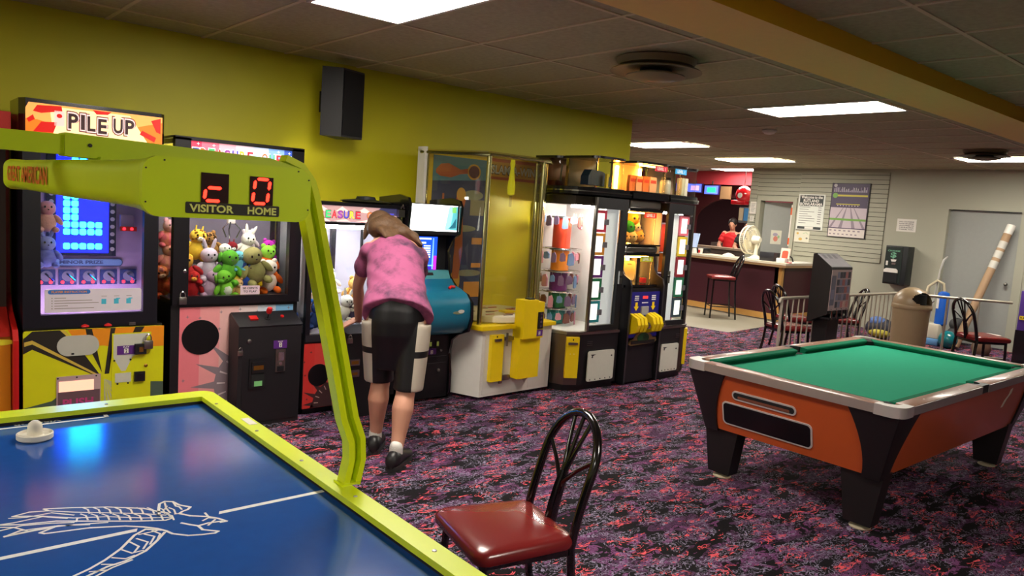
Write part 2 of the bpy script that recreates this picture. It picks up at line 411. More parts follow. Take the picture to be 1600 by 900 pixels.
# ================================================================== AIR HOCKEY TABLE
lime = mat('lime_enamel', (214, 230, 8), 0.33, coat=0.2)
limes = mat('lime_satin', (186, 208, 8), 0.38)
t = thing('air_hockey_table', 'blue air hockey table with lime rim and overhead scoreboard in the foreground', 'air hockey table', (0.38, 1.84, 0))
RX0, RX1, RY0, RY1 = -0.235, 0.995, 0.70, 2.925
mb = MB(); mb.box(RX0+0.05, RX1-0.05, RY0+0.05, RY1-0.05, 0.40, 0.79, 0, 0.02); obj('cabinet', mb, black, t)
for a, b_ in ((RX0+0.2, RY0+0.25), (RX1-0.2, RY0+0.25), (RX0+0.2, RY1-0.25), (RX1-0.2, RY1-0.25)):
    mb = MB(); mb.box(a-0.06, a+0.06, b_-0.06, b_+0.06, 0.0, 0.41, 0, 0.01); obj('leg', mb, black, t)
fieldm = mat('playfield_blue', (26, 80, 160), 0.13, coat=0.0, spec=0.7, mottle=0.10, mscale=25)
mark = mat('playfield_white_marking', (235, 238, 240), 0.25)
mb = MB(); mb.box(RX0+0.07, RX1-0.045, RY0+0.07, RY1-0.07, 0.785, 0.803, 0)
F = FZ(0, 0, 0.8036)
mb.flat(F, [(0.653, 1.832), (0.948, 1.832), (0.948, 1.848), (0.66, 1.848)], 0, 1)
mb.flat(F, [(0.0, 1.832), (0.462, 1.832), (0.468, 1.848), (0.0, 1.848)], 0, 1)
mb.flat(F, [(0.175, 2.81), (0.615, 2.81), (0.615, 2.822), (0.175, 2.822)], 0, 1)
for a in (0.603, 0.163): mb.flat(F, [(a, 2.81), (a+0.013, 2.81), (a+0.013, 2.855), (a, 2.855)], 0, 1)
mb.text(Fr((0.475, 2.852, 0.8036), (-1, 0, 0), (0, -1, 0)), 'VISITOR', 0, 0.14, 0, 0.022, 0, 1)
# line drawing of an eagle (ground points, metres)
BIRD = [([(0.531,1.8993),(0.5386,1.9347),(0.55,1.9691),(0.5652,1.9786),(0.5813,1.9674),(0.5891,1.9374),(0.6086,1.9108),(0.5983,1.8988),(0.5844,1.8942),(0.5735,1.8847),(0.5921,1.8577),(0.6268,1.8304),(0.6438,1.8076),(0.6552,1.7821),(0.6408,1.7832)],0.0034),([(0.5628,1.9699),(0.5561,1.9323),(0.5565,1.8998)],0.00234),([(0.5815,1.9587),(0.58,1.9345),(0.5857,1.9261),(0.5863,1.906)],0.00234),([(0.5614,1.9456),(0.5509,1.9273)],0.00234),([(0.5636,1.8875),(0.5735,1.8847),(0.581,1.8739)],0.00234),([(0.5616,1.8269),(0.5762,1.806),(0.5896,1.7903),(0.6149,1.7944),(0.6453,1.7881)],0.0034),([(0.5896,1.7903),(0.5917,1.764),(0.6194,1.7368),(0.6096,1.7313),(0.581,1.739),(0.5538,1.7501),(0.5268,1.7781),(0.5185,1.8018),(0.5047,1.8247),(0.4812,1.8493),(0.4481,1.8754),(0.3782,1.9066),(0.29,1.9242),(0.2818,1.9347),(0.3119,1.9501),(0.2721,1.9533),(0.2156,1.951),(0.2477,1.9683)],0.0034),([(0.6274,1.8571),(0.6268,1.8304)],0.00277),([(0.6079,1.8139),(0.6247,1.8239),(0.6438,1.8076)],0.00277),([(0.6107,1.7819),(0.6348,1.8053)],0.00277),([(0.5451,1.9066),(0.5094,1.9603),(0.4389,2.0122),(0.3666,2.0506),(0.3102,2.0748),(0.3172,2.058),(0.2792,2.0714),(0.2437,2.0622),(0.2715,2.0484),(0.3013,2.0304)],0.00298),([(0.2361,2.0548),(0.2706,2.0414),(0.3217,2.0412),(0.3626,2.001)],0.00255),([(0.2153,2.0264),(0.2412,2.0222),(0.3009,2.0276),(0.346,1.9881)],0.00277),([(0.215,2.0237),(0.2522,2.0039),(0.3221,1.9847),(0.3944,1.9407),(0.4722,1.8934),(0.5351,1.8612),(0.5522,1.8662)],0.00319),([(0.2114,1.9906),(0.2556,1.996),(0.3073,1.979),(0.3545,1.9561)],0.00277),([(0.2135,2.0103),(0.2379,1.9954),(0.2599,1.9608)],0.00255),([(0.2159,1.9536),(0.2862,1.9587),(0.3522,1.9428),(0.4185,1.9171)],0.00277),([(0.2477,1.9683),(0.3219,1.9555),(0.3817,1.9248)],0.00234),([(0.3172,2.058),(0.3659,2.0193),(0.431,1.9754),(0.4923,1.9337),(0.5436,1.8917)],0.00255),([(0.3013,2.0304),(0.3594,1.9831),(0.426,1.9519),(0.4944,1.9013),(0.5488,1.8729)],0.00234),([(0.5522,1.8662),(0.5497,1.9039),(0.5402,1.9175)],0.00298),([(0.3595,1.9575),(0.3653,1.9764),(0.3723,1.9753)],0.00213),([(0.3051,1.6801),(0.337,1.696),(0.3721,1.7212),(0.4117,1.7589),(0.4529,1.8139),(0.4823,1.8341),(0.5109,1.8107)],0.0034),([(0.327,1.666),(0.3692,1.6872),(0.4057,1.6939),(0.4531,1.7202),(0.4869,1.7585),(0.5139,1.7945)],0.0034),([(0.3417,1.6566),(0.3757,1.6772),(0.4186,1.6918)],0.00255),([(0.3344,1.6827),(0.3659,1.6718)],0.00234),([(0.3619,1.7036),(0.3867,1.6879)],0.00234),([(0.3861,1.7246),(0.4082,1.7045),(0.4277,1.7108)],0.00234),([(0.4124,1.7521),(0.4264,1.7242),(0.4499,1.726)],0.00234),([(0.436,1.7833),(0.4466,1.7501),(0.4317,1.7272)],0.00234),([(0.4526,1.7933),(0.4688,1.7629),(0.4519,1.7338)],0.00234),([(0.4732,1.8083),(0.489,1.7846),(0.4699,1.7488)],0.00234),([(0.4928,1.8175),(0.5034,1.7925),(0.4921,1.7689)],0.00234),([(0.4621,1.8124),(0.5014,1.8123)],0.00234),([(0.3888,2.0374),(0.3963,2.02),(0.3949,1.9924)],0.00213),([(0.3769,2.0001),(0.3852,1.9827),(0.384,1.9561)],0.00213),([(0.4102,2.0245),(0.4177,2.0072),(0.416,1.9797)],0.00213),([(0.3979,1.9875),(0.4062,1.9701),(0.4046,1.9435)],0.00213),([(0.4317,2.0117),(0.4391,1.9943),(0.4372,1.9669)],0.00213),([(0.4189,1.9748),(0.4271,1.9574),(0.4254,1.9309)],0.00213),([(0.4533,1.9988),(0.4606,1.9814),(0.4584,1.9541)],0.00213),([(0.4401,1.962),(0.4482,1.9446),(0.4462,1.9183)],0.00213),([(0.475,1.9858),(0.4822,1.9684),(0.4798,1.9412)],0.00213),([(0.4614,1.9492),(0.4694,1.9318),(0.4672,1.9055)],0.00213),([(0.4968,1.9727),(0.504,1.9554),(0.5013,1.9283)],0.00213),([(0.4827,1.9363),(0.4907,1.919),(0.4882,1.8928)],0.00213),([(0.5187,1.9596),(0.5258,1.9423),(0.5228,1.9153)],0.00213),([(0.5041,1.9234),(0.5121,1.9061),(0.5093,1.8799)],0.00213),([(0.5407,1.9464),(0.5477,1.9292),(0.5445,1.9022)],0.00213),([(0.5257,1.9104),(0.5335,1.8931),(0.5305,1.8671)],0.00213),([(0.5628,1.9332),(0.5697,1.916),(0.5662,1.8891)],0.00213),([(0.5473,1.8973),(0.5551,1.8801),(0.5518,1.8541)],0.00213)]
for pl, w in BIRD:
    P = [V((a, b_, 0)) for a, b_ in pl]
    for i in range(len(P)-1):
        d = (P[i+1]-P[i]); 
        if d.length < 1e-5: continue
        d.normalize(); n = V((-d.y, d.x, 0))*w; e = d*w*0.6
        q = [P[i]-e-n, P[i+1]+e-n, P[i+1]+e+n, P[i]-e+n]
        mb.face([(k.x, k.y, 0.8037+0.00002*(i % 3)) for k in q], 1)
obj('playfield', mb, [fieldm, mark], t, 0)
# rim: mitred frame with rounded corners and a thin dark inner skirt
def ring(mb, o, i, z0, z1, m):
    n = len(o)
    vo0 = [mb.bm.verts.new((a, b_, z0)) for a, b_ in o]; vo1 = [mb.bm.verts.new((a, b_, z1)) for a, b_ in o]
    vi0 = [mb.bm.verts.new((a, b_, z0)) for a, b_ in i]; vi1 = [mb.bm.verts.new((a, b_, z1)) for a, b_ in i]
    for k in range(n):
        j = (k+1) % n
        for q in ((vo1[k], vo1[j], vi1[j], vi1[k]), (vo0[j], vo0[k], vi0[k], vi0[j]), (vo0[k], vo0[j], vo1[j], vo1[k]), (vi0[j], vi0[k], vi1[k], vi1[j])):
            mb.bm.faces.new(q).material_index = m
mb = MB()
ro = rrect(RX0, RX1, RY0, RY1, 0.05, 6); ri = rrect(RX0+0.085, RX1-0.058, RY0+0.085, RY1-0.085, 0.004, 6)
ring(mb, ro, ri, 0.815, 0.832, 0)
obj('rim', mb, lime, t, 20)
mb = MB(); ring(mb, rrect(RX0+0.01, RX1-0.01, RY0+0.01, RY1-0.01, 0.05, 6), rrect(RX0+0.078, RX1-0.052, RY0+0.078, RY1-0.078, 0.004, 6), 0.76, 0.816, 0)
obj('skirt', mb, black, t, 20)
mb = MB()
for a, b_ in ((0.95, 2.72), (0.955, 2.35), (0.96, 2.02), (0.965, 1.70), (0.965, 1.33), (0.2, 2.87), (0.62, 2.875)):
    mb.lathe([(0.006, 0), (0.005, 0.002), (0.001, 0.0025)], (a, b_, 0.832), 10)
obj('rim_screw', mb, steel, t)
mb = MB(); mb.box(0.958, 0.985, 2.42, 2.50, 0.832, 0.8335); obj('tape_patch', mb, white, t, 0)
# posts (left one is the mirror image), seen as a channel with two ribs
def channel(path, parts, y0):
    mb = MB(); P = [V((a, 0, c)) for a, c in path]; k = len(P)
    for n0, n1, ya, yb in parts:
        rings = []
        for i in range(k):
            d = (P[min(i+1, k-1)]-P[max(i-1, 0)]).normalized(); n = V((d.z, 0, -d.x))
            rings.append([P[i]+n*a+V((0, y0+y, 0)) for a, y in ((n0, ya), (n1, ya), (n1, yb), (n0, yb))])
        mb.loft(rings, 0)
    return mb
right = [(0.998, 0.832), (1.012, 0.90), (1.008, 0.955), (0.983, 1.02), (0.918, 1.30), (0.846, 1.60), (0.832, 1.645), (0.808, 1.674), (0.77, 1.688)]
prof = ((-0.026, -0.008, -0.02, 0.02), (-0.008, 0.010, 0.004, 0.02), (0.010, 0.026, -0.02, 0.02))
obj('post', channel(right, prof, 1.80), lime, t, 30)
obj('post', channel([(0.76-a, c) for a, c in right], tuple((-b_, -a, c, d) for a, b_, c, d in prof), 1.80), lime, t, 30)
for xa, xb in ((0.965, 1.02), (-0.26, -0.205)):
    mb = MB(); mb.box(xa, xb, 1.775, 1.825, 0.832, 0.838); obj('post_foot', mb, lime, t, 0)
mb = MB(); mb.poly(FY(0, 1.765, 0), [(0.30, 1.665), (0.80, 1.655), (0.83, 1.662), (0.80, 1.683), (0.73, 1.700), (0.30, 1.712)], 0, -0.07, 0)
mb.box(-0.05, 0.30, 1.775, 1.825, 1.668, 1.708, 0)
mb.cyl((0.345, 1.762, 1.69), (0.345, 1.766, 1.69), 0.004, m=1)
obj('arm', mb, [limes, black], t, 20)
# scoreboard box
mb = MB()
def sec(y, g):   # cross section shrunk by g
    pts = rrect(0.2725+g, 0.511-g, 1.579+g*0.6, 1.660-g*0.4, 0.022, 5)
    return [(a, y, c) for a, c in pts]
mb.loft([sec(1.095, 0), sec(1.13, 0.004), sec(1.20, 0.008), sec(1.32, 0.010), sec(1.7, 0.0065), sec(2.36, 0.0065), sec(2.43, 0.006), sec(2.455, 0.0)])
F = Fr((0.2785, 0, 0), (0, -1, 0), (0, 0, 1))
mb.text(F, 'GREAT AMERICAN', -2.42, -1.82, 1.602, 1.641, 0.0015, 1)
mb.box(0.36, 0.42, 1.74, 1.86, 1.655, 1.668)
sb = obj('scoreboard', mb, [limes, mat('orange_red_lettering', (205, 70, 20), 0.4)], t, 40)
mb = MB(); mb.poly(FY(0, 1.08, 0), rrect(0.2725, 0.511, 1.579, 1.660, 0.022, 6), 0, -0.015, 0)
for a, b_ in ((0.277, 1.643), (0.277, 1.598), (0.507, 1.643), (0.507, 1.598), (0.30, 1.655), (0.49, 1.655)): mb.cyl((a, 1.079, b_), (a, 1.081, b_), 0.0012, n=8, m=1)
pn = obj('score_panel', mb, [mat('lime_panel_face', (188, 212, 6), 0.4), black], sb, 20)
mdark = mat('display_dark_red', (36, 5, 8), 0.25)
mled = mat('red_led_segment', (255, 60, 40), 0.4, emit=(255, 30, 18), es=9.0)
def digit(x0, x1, z0, z1, segs, label):
    mb = MB(); F = FY(0, 1.0785, 0); mb.fbox(F, x0, x1, z0, z1, -0.002, 0.0, 0)
    W = x1-x0; H = z1-z0; sl = 0.12
    L_, R_, B_, M_, T_ = x0+0.17*W, x1-0.2*W, z0+0.06*H, z0+0.50*H, z1-0.08*H
    th = 0.0022
    def P(x, z): return (x+(z-(z0+H/2))*sl, z)
    S = {'a': ((L_, T_), (R_, T_)), 'd': ((L_, B_), (R_, B_)), 'g': ((L_, M_), (R_, M_)), 'f': ((L_, M_), (L_, T_)), 'e': ((L_, B_), (L_, M_)), 'b': ((R_, M_), (R_, T_)), 'c': ((R_, B_), (R_, M_))}
    for s in segs:
        (xa, za), (xb, zb) = S[s]; g = 0.0022
        if za == zb: q = [P(xa+g, za), P(xa+g+th, za-th), P(xb-g-th, za-th), P(xb-g, za), P(xb-g-th, za+th), P(xa+g+th, za+th)]
        else: q = [P(xa, za+g), P(xa+th, za+g+th), P(xa+th, zb-g-th), P(xa, zb-g), P(xa-th, zb-g-th), P(xa-th, za+g+th)]
        mb.poly(F, q, 0.0, 0.0008, 1)
    obj('digit_display', mb, [mdark, mled], sb, 0, label)
digit(0.348, 0.386, 1.6015, 1.6425, 'deg', 'visitor score display')
digit(0.4165, 0.451, 1.6015, 1.6425, 'abcdef', 'home score display')
mb = MB(); F = FY(0, 1.0795, 0); mb.poly(F, rrect(0.328, 0.4615, 1.5855, 1.6012, 0.002, 3), -0.001, 0.0004, 0)
mb.text(F, 'VISITOR', 0.333, 0.394, 1.5875, 1.5985, 0.0008, 1); mb.text(F, 'HOME', 0.414, 0.457, 1.5875, 1.5985, 0.0008, 1)
obj('name_plate', mb, [mat('plate_dark_olive', (30, 28, 12), 0.5), mat('plate_lettering', (205, 212, 110), 0.5)], sb, 0)
# mallet
t = thing('air_hockey_mallet', 'white mushroom shaped mallet on the blue table near the far goal', 'mallet', (0.375, 2.665, 0.8045))
mb = MB(); mb.lathe([(0.001, 0.001), (0.046, 0.0), (0.05, 0.004), (0.05, 0.018), (0.046, 0.02), (0.041, 0.012), (0.026, 0.010), (0.001, 0.010)], (0.375, 2.665, 0.8045), 36)
mw_ = mat('mallet_white', (226, 220, 204), 0.35); obj('base', mb, mw_, t)
mb = MB(); mb.lathe([(0.026, 0.009), (0.021, 0.014), (0.02, 0.04), (0.017, 0.05), (0.009, 0.057), (0.001, 0.058)], (0.375, 2.665, 0.8045), 28); obj('knob', mb, mw_, t)

# ================================================================== CAFE CHAIRS AND STOOL
red_vinyl = mat('oxblood_vinyl', (122, 30, 30), 0.27, coat=0.25)
frame_m = mat('chair_black_enamel', (12, 9, 11), 0.18, coat=0.6)
def cafe_chair(name, label, cat, H, group, top):
    """local frame: front towards +Y, seat surface at height H"""
    t = thing(name, label, cat, (0, 0, 0), group)
    # padded seat: trapezoid, wider in front, domed
    mb = MB(); rings = []
    def outline(s, z, k=0.045):
        w0, w1, f, b_ = 0.222*s, 0.198*s, 0.222*s, -0.195*s
        pts = []
        cs = [(w0-k, f-k, 0), (-w0+k, f-k, PI/2), (-w1+k, b_+k, PI), (w1-k, b_+k, 1.5*PI)]
        for cx, cy, a0 in cs:
            for i in range(6):
                a = a0+PI/2*i/5; pts.append((cx+k*math.cos(a), cy+k*math.sin(a), z))
        return pts
    zz = H-0.062
    for s, z in ((0.94, 0.0), (0.99, 0.008), (1.0, 0.026), (0.985, 0.040), (0.93, 0.052), (0.76, 0.061), (0.4, 0.066)): rings.append(outline(s, zz+z))
    mb.loft(rings); obj('seat', mb, red_vinyl, t, 60)
    mb = MB(); r = 0.011; z = zz-0.014
    mb.box(-0.18, 0.18, 0.165, 0.185, z-0.012, z+0.014); mb.box(-0.17, 0.17, -0.185, -0.165, z-0.012, z+0.014)
    mb.box(-0.18, -0.16, -0.185, 0.185, z-0.012, z+0.014); mb.box(0.16, 0.18, -0.185, 0.185, z-0.012, z+0.014)
    obj('seat_frame', mb, frame_m, t, 0)
    for sx in (-1, 1):
        mb = MB(); mb.tube([(sx*0.17, 0.175, zz), (sx*0.178, 0.19, 0.0)], 0.0155); obj('leg', mb, frame_m, t)
        mb = MB(); mb.tube([(sx*0.172, -0.18, zz+0.02), (sx*0.176, -0.195, zz*0.6), (sx*0.18, -0.235, 0.0)], 0.0165); obj('leg', mb, frame_m, t)
    if name == 'bar_stool':
        mb = MB()
        for za in (0.20,):
            q = [(-0.176, 0.186, za), (0.176, 0.186, za), (0.177, -0.215, za), (-0.177, -0.215, za)]
            for i in range(4): mb.tube([q[i], q[(i+1) % 4]], 0.009)
        obj('footrest', mb, frame_m, t)
    # arched back, leaning backwards
    def B(x, s):     # s 0..1 up the back
        return (x, -0.185-0.13*s**1.3, zz+0.01+(top-zz-0.02)*s)
    mb = MB(); pts = []
    for i in range(7): s = i/6*0.60; pts.append(B(-0.172+0.0*s, s))
    for i in range(1, 14):
        a = PI-PI*i/14; pts.append(B(0.172*math.cos(a), 0.60+0.40*math.sin(a)))
    for i in range(7): s = 0.60*(1-i/6); pts.append(B(0.172, s))
    mb.tube(pts, 0.0175, 10); obj('back_frame', mb, frame_m, t, 60)
    mb = MB()
    base = B(0, 0.0); j = 0.50
    mb.tube([B(0, 0.0), B(0, 0.2), B(0, 0.38), B(0, j)], [0.030, 0.029, 0.027, 0.022], 8, flat=0.5)
    for ex in (-2, -1, 0, 1, 2):
        a = PI/2 - ex*0.37
        ce, se = 0.172*math.cos(a), 0.60+0.40*math.sin(a)
        if abs(ex) == 2: ce = 0.168*math.copysign(1, ex); se = 0.70
        x0 = ex*0.008
        q = [B(x0*0.5, 0.30), B(x0, 0.42 if abs(ex) == 2 else 0.5), B(x0+(ce-x0)*0.42, 0.42+(se-0.42)*0.42+(0.02 if abs(ex) == 2 else 0.05)), B(ce, se)]
        mb.tube(q, [0.0105, 0.0105, 0.009, 0.009], 6)
    obj('back_splat', mb, frame_m, t, 60)
    return t
ch = cafe_chair('cafe_chair', 'black fan back chair with oxblood seat in the foreground beside the air hockey table', 'chair', 0.44, 'black cafe chairs with oxblood seats', 0.845)
ch.location = (1.82, 2.05, 0); ch.rotation_euler = (0, 0, math.radians(76.6))
G_ = 'black cafe chairs with oxblood seats'
dup(ch, (8.46, 4.66, 0), math.radians(-115), 'black fan back chair nearest the pool table, behind the left end of the grey railing', G_)
dup(ch, (9.35, 5.05, 0), math.radians(-120), 'black fan back chair behind another chair, closest to the snack counter', G_)
dup(ch, (10.05, 4.78, 0), math.radians(49), 'black fan back chair behind the railing, between the ticket box and the trash can', G_)
dup(ch, (10.32, 3.14, 0), math.radians(-125), 'black fan back chair standing by the grey door at the right, papers on its seat', G_, scale=1.06)
st = cafe_chair('bar_stool', 'tall black stool with oxblood seat standing at the maroon counter', 'stool', 0.72, None, 1.07)
st.location = (10.9, 7.27, 0); st.rotation_euler = (0, 0, math.radians(49))
# ================================================================== SMALL SHARED PIECES
def lit(rgb, es=1.6):
    return mat('backlit_%d_%d_%d_%d' % (*rgb, int(es*10)), rgb, 0.5, emit=rgb, es=es)
brass = mat('brass', (190, 150, 70), 0.3, 1.0)
def padlock(x, y, z, s=1.0, m=None, label='small steel padlock', group=None):
    """hangs on a face that looks towards -Y; x,y,z is the top of the shackle"""
    t = thing('padlock', label, 'padlock', (x, y, z-0.062*s), group)
    mb = MB(); mb.box(x-0.018*s, x+0.018*s, y-0.016*s, y, z-0.062*s, z-0.026*s, 0, 0.003*s); obj('body', mb, m or steel, t)
    mb = MB(); mb.tube([(x-0.011*s, y-0.008*s, z-0.03*s), (x-0.011*s, y-0.008*s, z-0.012*s), (x-0.007*s, y-0.008*s, z-0.003*s), (x, y-0.008*s, z), (x+0.007*s, y-0.008*s, z-0.003*s), (x+0.011*s, y-0.008*s, z-0.012*s), (x+0.011*s, y-0.008*s, z-0.03*s)], 0.003*s, 6)
    obj('shackle', mb, chrome, t)
    return t
PC = {}
def pm(rgb):
    if rgb not in PC: PC[rgb] = mat('plush_%d_%d_%d' % rgb, rgb, 0.95, spec=0.1, mottle=0.12, mscale=60, bump=0.35)
    return PC[rgb]
def plush(x, y, z, s, body, head, label, ears='round', spots=None, rot=0, lean=0, cat='plush toy', group='plush toys heaped in the claw machine', muzzle=None, belly=None, limbs=None):
    """sitting soft toy: body with limbs, head with muzzle, eyes and ears. z is its lowest point"""
    t = thing('plush_toy', label, cat, (x, y, z), group)
    mb = MB(); B_ = (x, y, z+0.30*s)
    mb.ball(B_, (0.26*s, 0.22*s, 0.30*s), 0)
    for sx in (-1, 1):
        mb.ball((x+sx*0.20*s, y-0.20*s, z+0.09*s), (0.10*s, 0.19*s, 0.09*s), 2 if limbs else 0)
        mb.ball((x+sx*0.29*s, y-0.08*s, z+0.38*s), (0.085*s, 0.085*s, 0.19*s), 2 if limbs else 0, Matrix.Rotation(-sx*0.6, 3, 'Y'))
    if belly: mb.ball((x, y-0.06*s, z+0.30*s), (0.19*s, 0.18*s, 0.21*s), 1)
    obj('body', mb, [pm(body), pm(belly or body), pm(limbs or body)], t, 60)
    mb = MB(); H_ = (x, y-0.03*s, z+0.72*s)
    mb.ball(H_, (0.24*s, 0.22*s, 0.22*s), 0)
    if muzzle: mb.ball((x, y-0.19*s, z+0.67*s), (0.11*s, 0.10*s, 0.08*s), 1)
    if spots:
        rr = random.Random(int(x*1000))
        for k in range(14):
            a = rr.uniform(-1.2, 1.2); e = rr.uniform(-0.7, 1.1)
            p = V(H_)+V((0.235*s*math.sin(a)*math.cos(e), -0.215*s*math.cos(a)*math.cos(e), 0.215*s*math.sin(e)))
            mb.ball(p, 0.035*s, 2, n=8)
    h = obj('head', mb, [pm(head), pm(muzzle or head), pm(spots or head)], t, 60)
    mb = MB()
    for sx in (-1, 1): mb.ball((x+sx*0.085*s, y-0.235*s, z+0.77*s), (0.028*s, 0.02*s, 0.035*s), 0, n=8)
    mb.ball((x, y-0.27*s, z+0.69*s), (0.025*s, 0.02*s, 0.02*s), 0, n=8)
    obj('eye', mb, blackgl, h)
    if ears:
        for sx in (-1, 1):
            mb = MB()
            if ears == 'round': mb.ball((x+sx*0.17*s, y, z+0.90*s), (0.08*s, 0.04*s, 0.08*s), 0, n=10)
            elif ears == 'long': mb.ball((x+sx*0.12*s, y, z+1.02*s), (0.055*s, 0.03*s, 0.20*s), 0, Matrix.Rotation(sx*0.3, 3, 'Y'), n=10)
            elif ears == 'horn': mb.cyl((x+sx*0.09*s, y, z+0.90*s), (x+sx*0.10*s, y, z+1.04*s), 0.03*s, 0.02*s, 8)
            elif ears == 'floppy': mb.ball((x+sx*0.25*s, y, z+0.70*s), (0.05*s, 0.07*s, 0.15*s), 0, n=10)
            obj('ear', mb, pm(head), h, 60)
    t.rotation_euler = (math.radians(lean), math.radians(rot), 0)
    return t

# ================================================================== ORANGE MACHINE AT THE LEFT EDGE
t = thing('redemption_machine', 'orange arcade machine with red curved edging, cut off by the left edge', 'arcade machine', (0.35, 5.35, 0))
mb = MB(); mb.box(0.05, 0.60, 5.12, 5.58, 0.0, 0.68, 0); obj('lower_panel', mb, mat('orange_panel', (214, 132, 12), 0.4), t, 0)
mb = MB(); mb.poly(Fr((0.605, 0, 0), (0, 1, 0), (0, 0, 1)), [(5.06, 0), (5.58, 0), (5.58, 1.95), (5.45, 1.97), (5.40, 0.90), (5.30, 0.80), (5.10, 0.72), (5.06, 0.66)], -0.0, 0.028, 0)
obj('side_panel', mb, mat('red_edge_plastic', (182, 26, 22), 0.3), t, 0)
mb = MB(); mb.box(0.05, 0.60, 5.30, 5.58, 0.68, 1.93, 0); obj('cabinet_back', mb, mat('dark_brown_panel', (44, 24, 12), 0.5), t, 0)
mb = MB(); mb.hexa(((0.05, 5.10, 0.68), (0.60, 5.10, 0.68), (0.60, 5.32, 0.68), (0.05, 5.32, 0.68), (0.05, 5.12, 0.70), (0.60, 5.12, 0.70), (0.60, 5.32, 0.84), (0.05, 5.32, 0.84)))
obj('control_ramp', mb, mat('red_ramp', (150, 30, 22), 0.3), t, 0)
mb = MB(); mb.disc(FY(0, 5.119, 0), 0.56, 0.645, 0.058, 0.017, 0, 0.002); obj('sticker', mb, mat('yellow_sticker', (225, 215, 40), 0.5), t, 0)
mb = MB(); mb.box(0.05, 0.605, 5.12, 5.40, 1.80, 1.96, 0); obj('marquee', mb, lit((150, 28, 20), 0.3), t, 0)

# ================================================================== "PILE UP" MACHINE
t = thing('block_stacking_machine', 'yellow and black prize machine with PILE UP marquee and blue light grid', 'arcade machine', (1.03, 5.35, 0))
yel = mat('machine_yellow', (206, 206, 12), 0.4); ora = mat('machine_orange', (224, 138, 20), 0.4); ink = mat('machine_dark_print', (38, 34, 28), 0.4)
tan = mat('machine_tan_stripe', (200, 172, 70), 0.4); teal = mat('machine_grey_green', (70, 86, 72), 0.4); pale = mat('machine_pale', (176, 176, 140), 0.4)
mb = MB(); mb.box(0.66, 1.42, 5.10, 5.58, 0.0, 0.72, 0); obj('lower_cabinet', mb, black, t, 0)
mb = MB(); F = FY(0, 5.075, 0); mb.poly(F, rrect(0.655, 1.425, 0.07, 0.708, 0.015, 3), -0.02, 0.0, 0)
C_ = (1.075, 0.40)
def ray(pts, m, d=0.001): mb.flat(F, pts, d, m)
ray([(0.655, 0.56), (0.655, 0.708), (1.425, 0.708), (1.425, 0.60), C_, ], 1, 0.0004) if False else None
ray([(0.88, 0.708), (1.425, 0.708), (1.425, 0.575), (1.2, 0.575), (1.07, 0.60), (0.95, 0.60)], 1, 0.0005)
ray([(0.655, 0.665), (0.70, 0.708), (0.86, 0.708), (0.985, 0.53), (1.055, 0.42), (1.02, 0.42), (0.70, 0.60), (0.655, 0.575)], 2, 0.0009)
ray([(0.66, 0.645), (0.70, 0.655), (1.055, 0.415), (1.035, 0.415), (0.70, 0.632), (0.66, 0.62)], 3, 0.0013)
ray([(0.84, 0.708), (0.862, 0.708), (0.96, 0.60), (0.94, 0.60)], 3, 0.0013)
ray([(0.975, 0.708), (1.01, 0.708), (1.035, 0.60), (1.068, 0.43), (1.0, 0.58)], 2, 0.0009)
ray([(1.115, 0.708), (1.14, 0.708), (1.085, 0.42), (1.108, 0.42)], 2, 0.0009)
ray([(1.114, 0.708), (1.142, 0.708), (1.092, 0.42), (1.082, 0.42)], 2, 0.0010)
ray([(1.255, 0.708), (1.31, 0.708), (1.28, 0.66), (1.235, 0.66)], 2, 0.0010)
ray([(0.655, 0.25), (0.80, 0.28), (0.824, 0.30), (0.824, 0.07), (0.655, 0.07)], 4, 0.0008)
ray([(0.70, 0.07), (0.824, 0.16), (0.824, 0.07)], 3, 0.0012)
ray([(1.08, 0.39), (1.16, 0.35), (1.425, 0.34), (1.425, 0.07), (1.08, 0.07)], 5, 0.0008)
ray([(1.12, 0.37), (1.425, 0.34), (1.425, 0.25), (1.30, 0.24)], 4, 0.0012)
for k in range(4): ray([(1.085, 0.385), (1.10+0.05*k, 0.07), (1.12+0.05*k, 0.07)], 0, 0.0013)
pts_ = [(0.93+0.10*math.cos(a) if False else 0, 0) for a in (0,)]
obj('front_panel', mb, [yel, ora, ink, tan, teal, pale], t, 0)
mb = MB(); mb.poly(F, rrect(0.825, 1.05, 0.548, 0.672, 0.0615, 8), 0.001, 0.006); mb.fbox(F, 0.90, 0.915, 0.556, 0.566, 0.006, 0.007, 1); obj('oval_hatch', mb, [mat('hatch_grey', (178, 178, 166), 0.5), black], t, 20)
mb = MB(); mb.fbox(F, 1.122, 1.348, 0.10, 0.672, 0.0012, 0.004, 0)
mb.flat(F, [(1.13, 0.665), (1.34, 0.665), (1.30, 0.55), (1.24, 0.52), (1.20, 0.43), (1.175, 0.43), (1.13, 0.52)], 0.0045, 1)
mb.flat(F, [(1.345, 0.66), (1.345, 0.52), (1.29, 0.50), (1.25, 0.55)], 0.0047, 0)
mb.fbox(F, 1.140, 1.232, 0.358, 0.418, 0.0045, 0.006, 1)
for a, b_ in ((1.135, 0.50), (1.228, 0.50), (1.155, 0.35), (1.215, 0.35)): mb.disc(F, a, b_, 0.006, 0.006, 0.004, 0.007, 2, 10)
cd = obj('coin_door', mb, [yel, mat('door_grey', (190, 190, 176), 0.5), black], t, 0)
mb = MB(); mb.fbox(F, 1.150, 1.252, 0.535, 0.592, 0.0062, 0.0068, 0); mb.text(F, 'PLAY', 1.185, 1.22, 0.578, 0.588, 0.0072, 1); mb.fbox(F, 1.190, 1.215, 0.543, 0.573, 0.0068, 0.0071, 1); mb.text(F, '2', 1.197, 1.208, 0.547, 0.569, 0.0076, 2)
obj('price_sticker', mb, [purp, white, black], cd, 0)
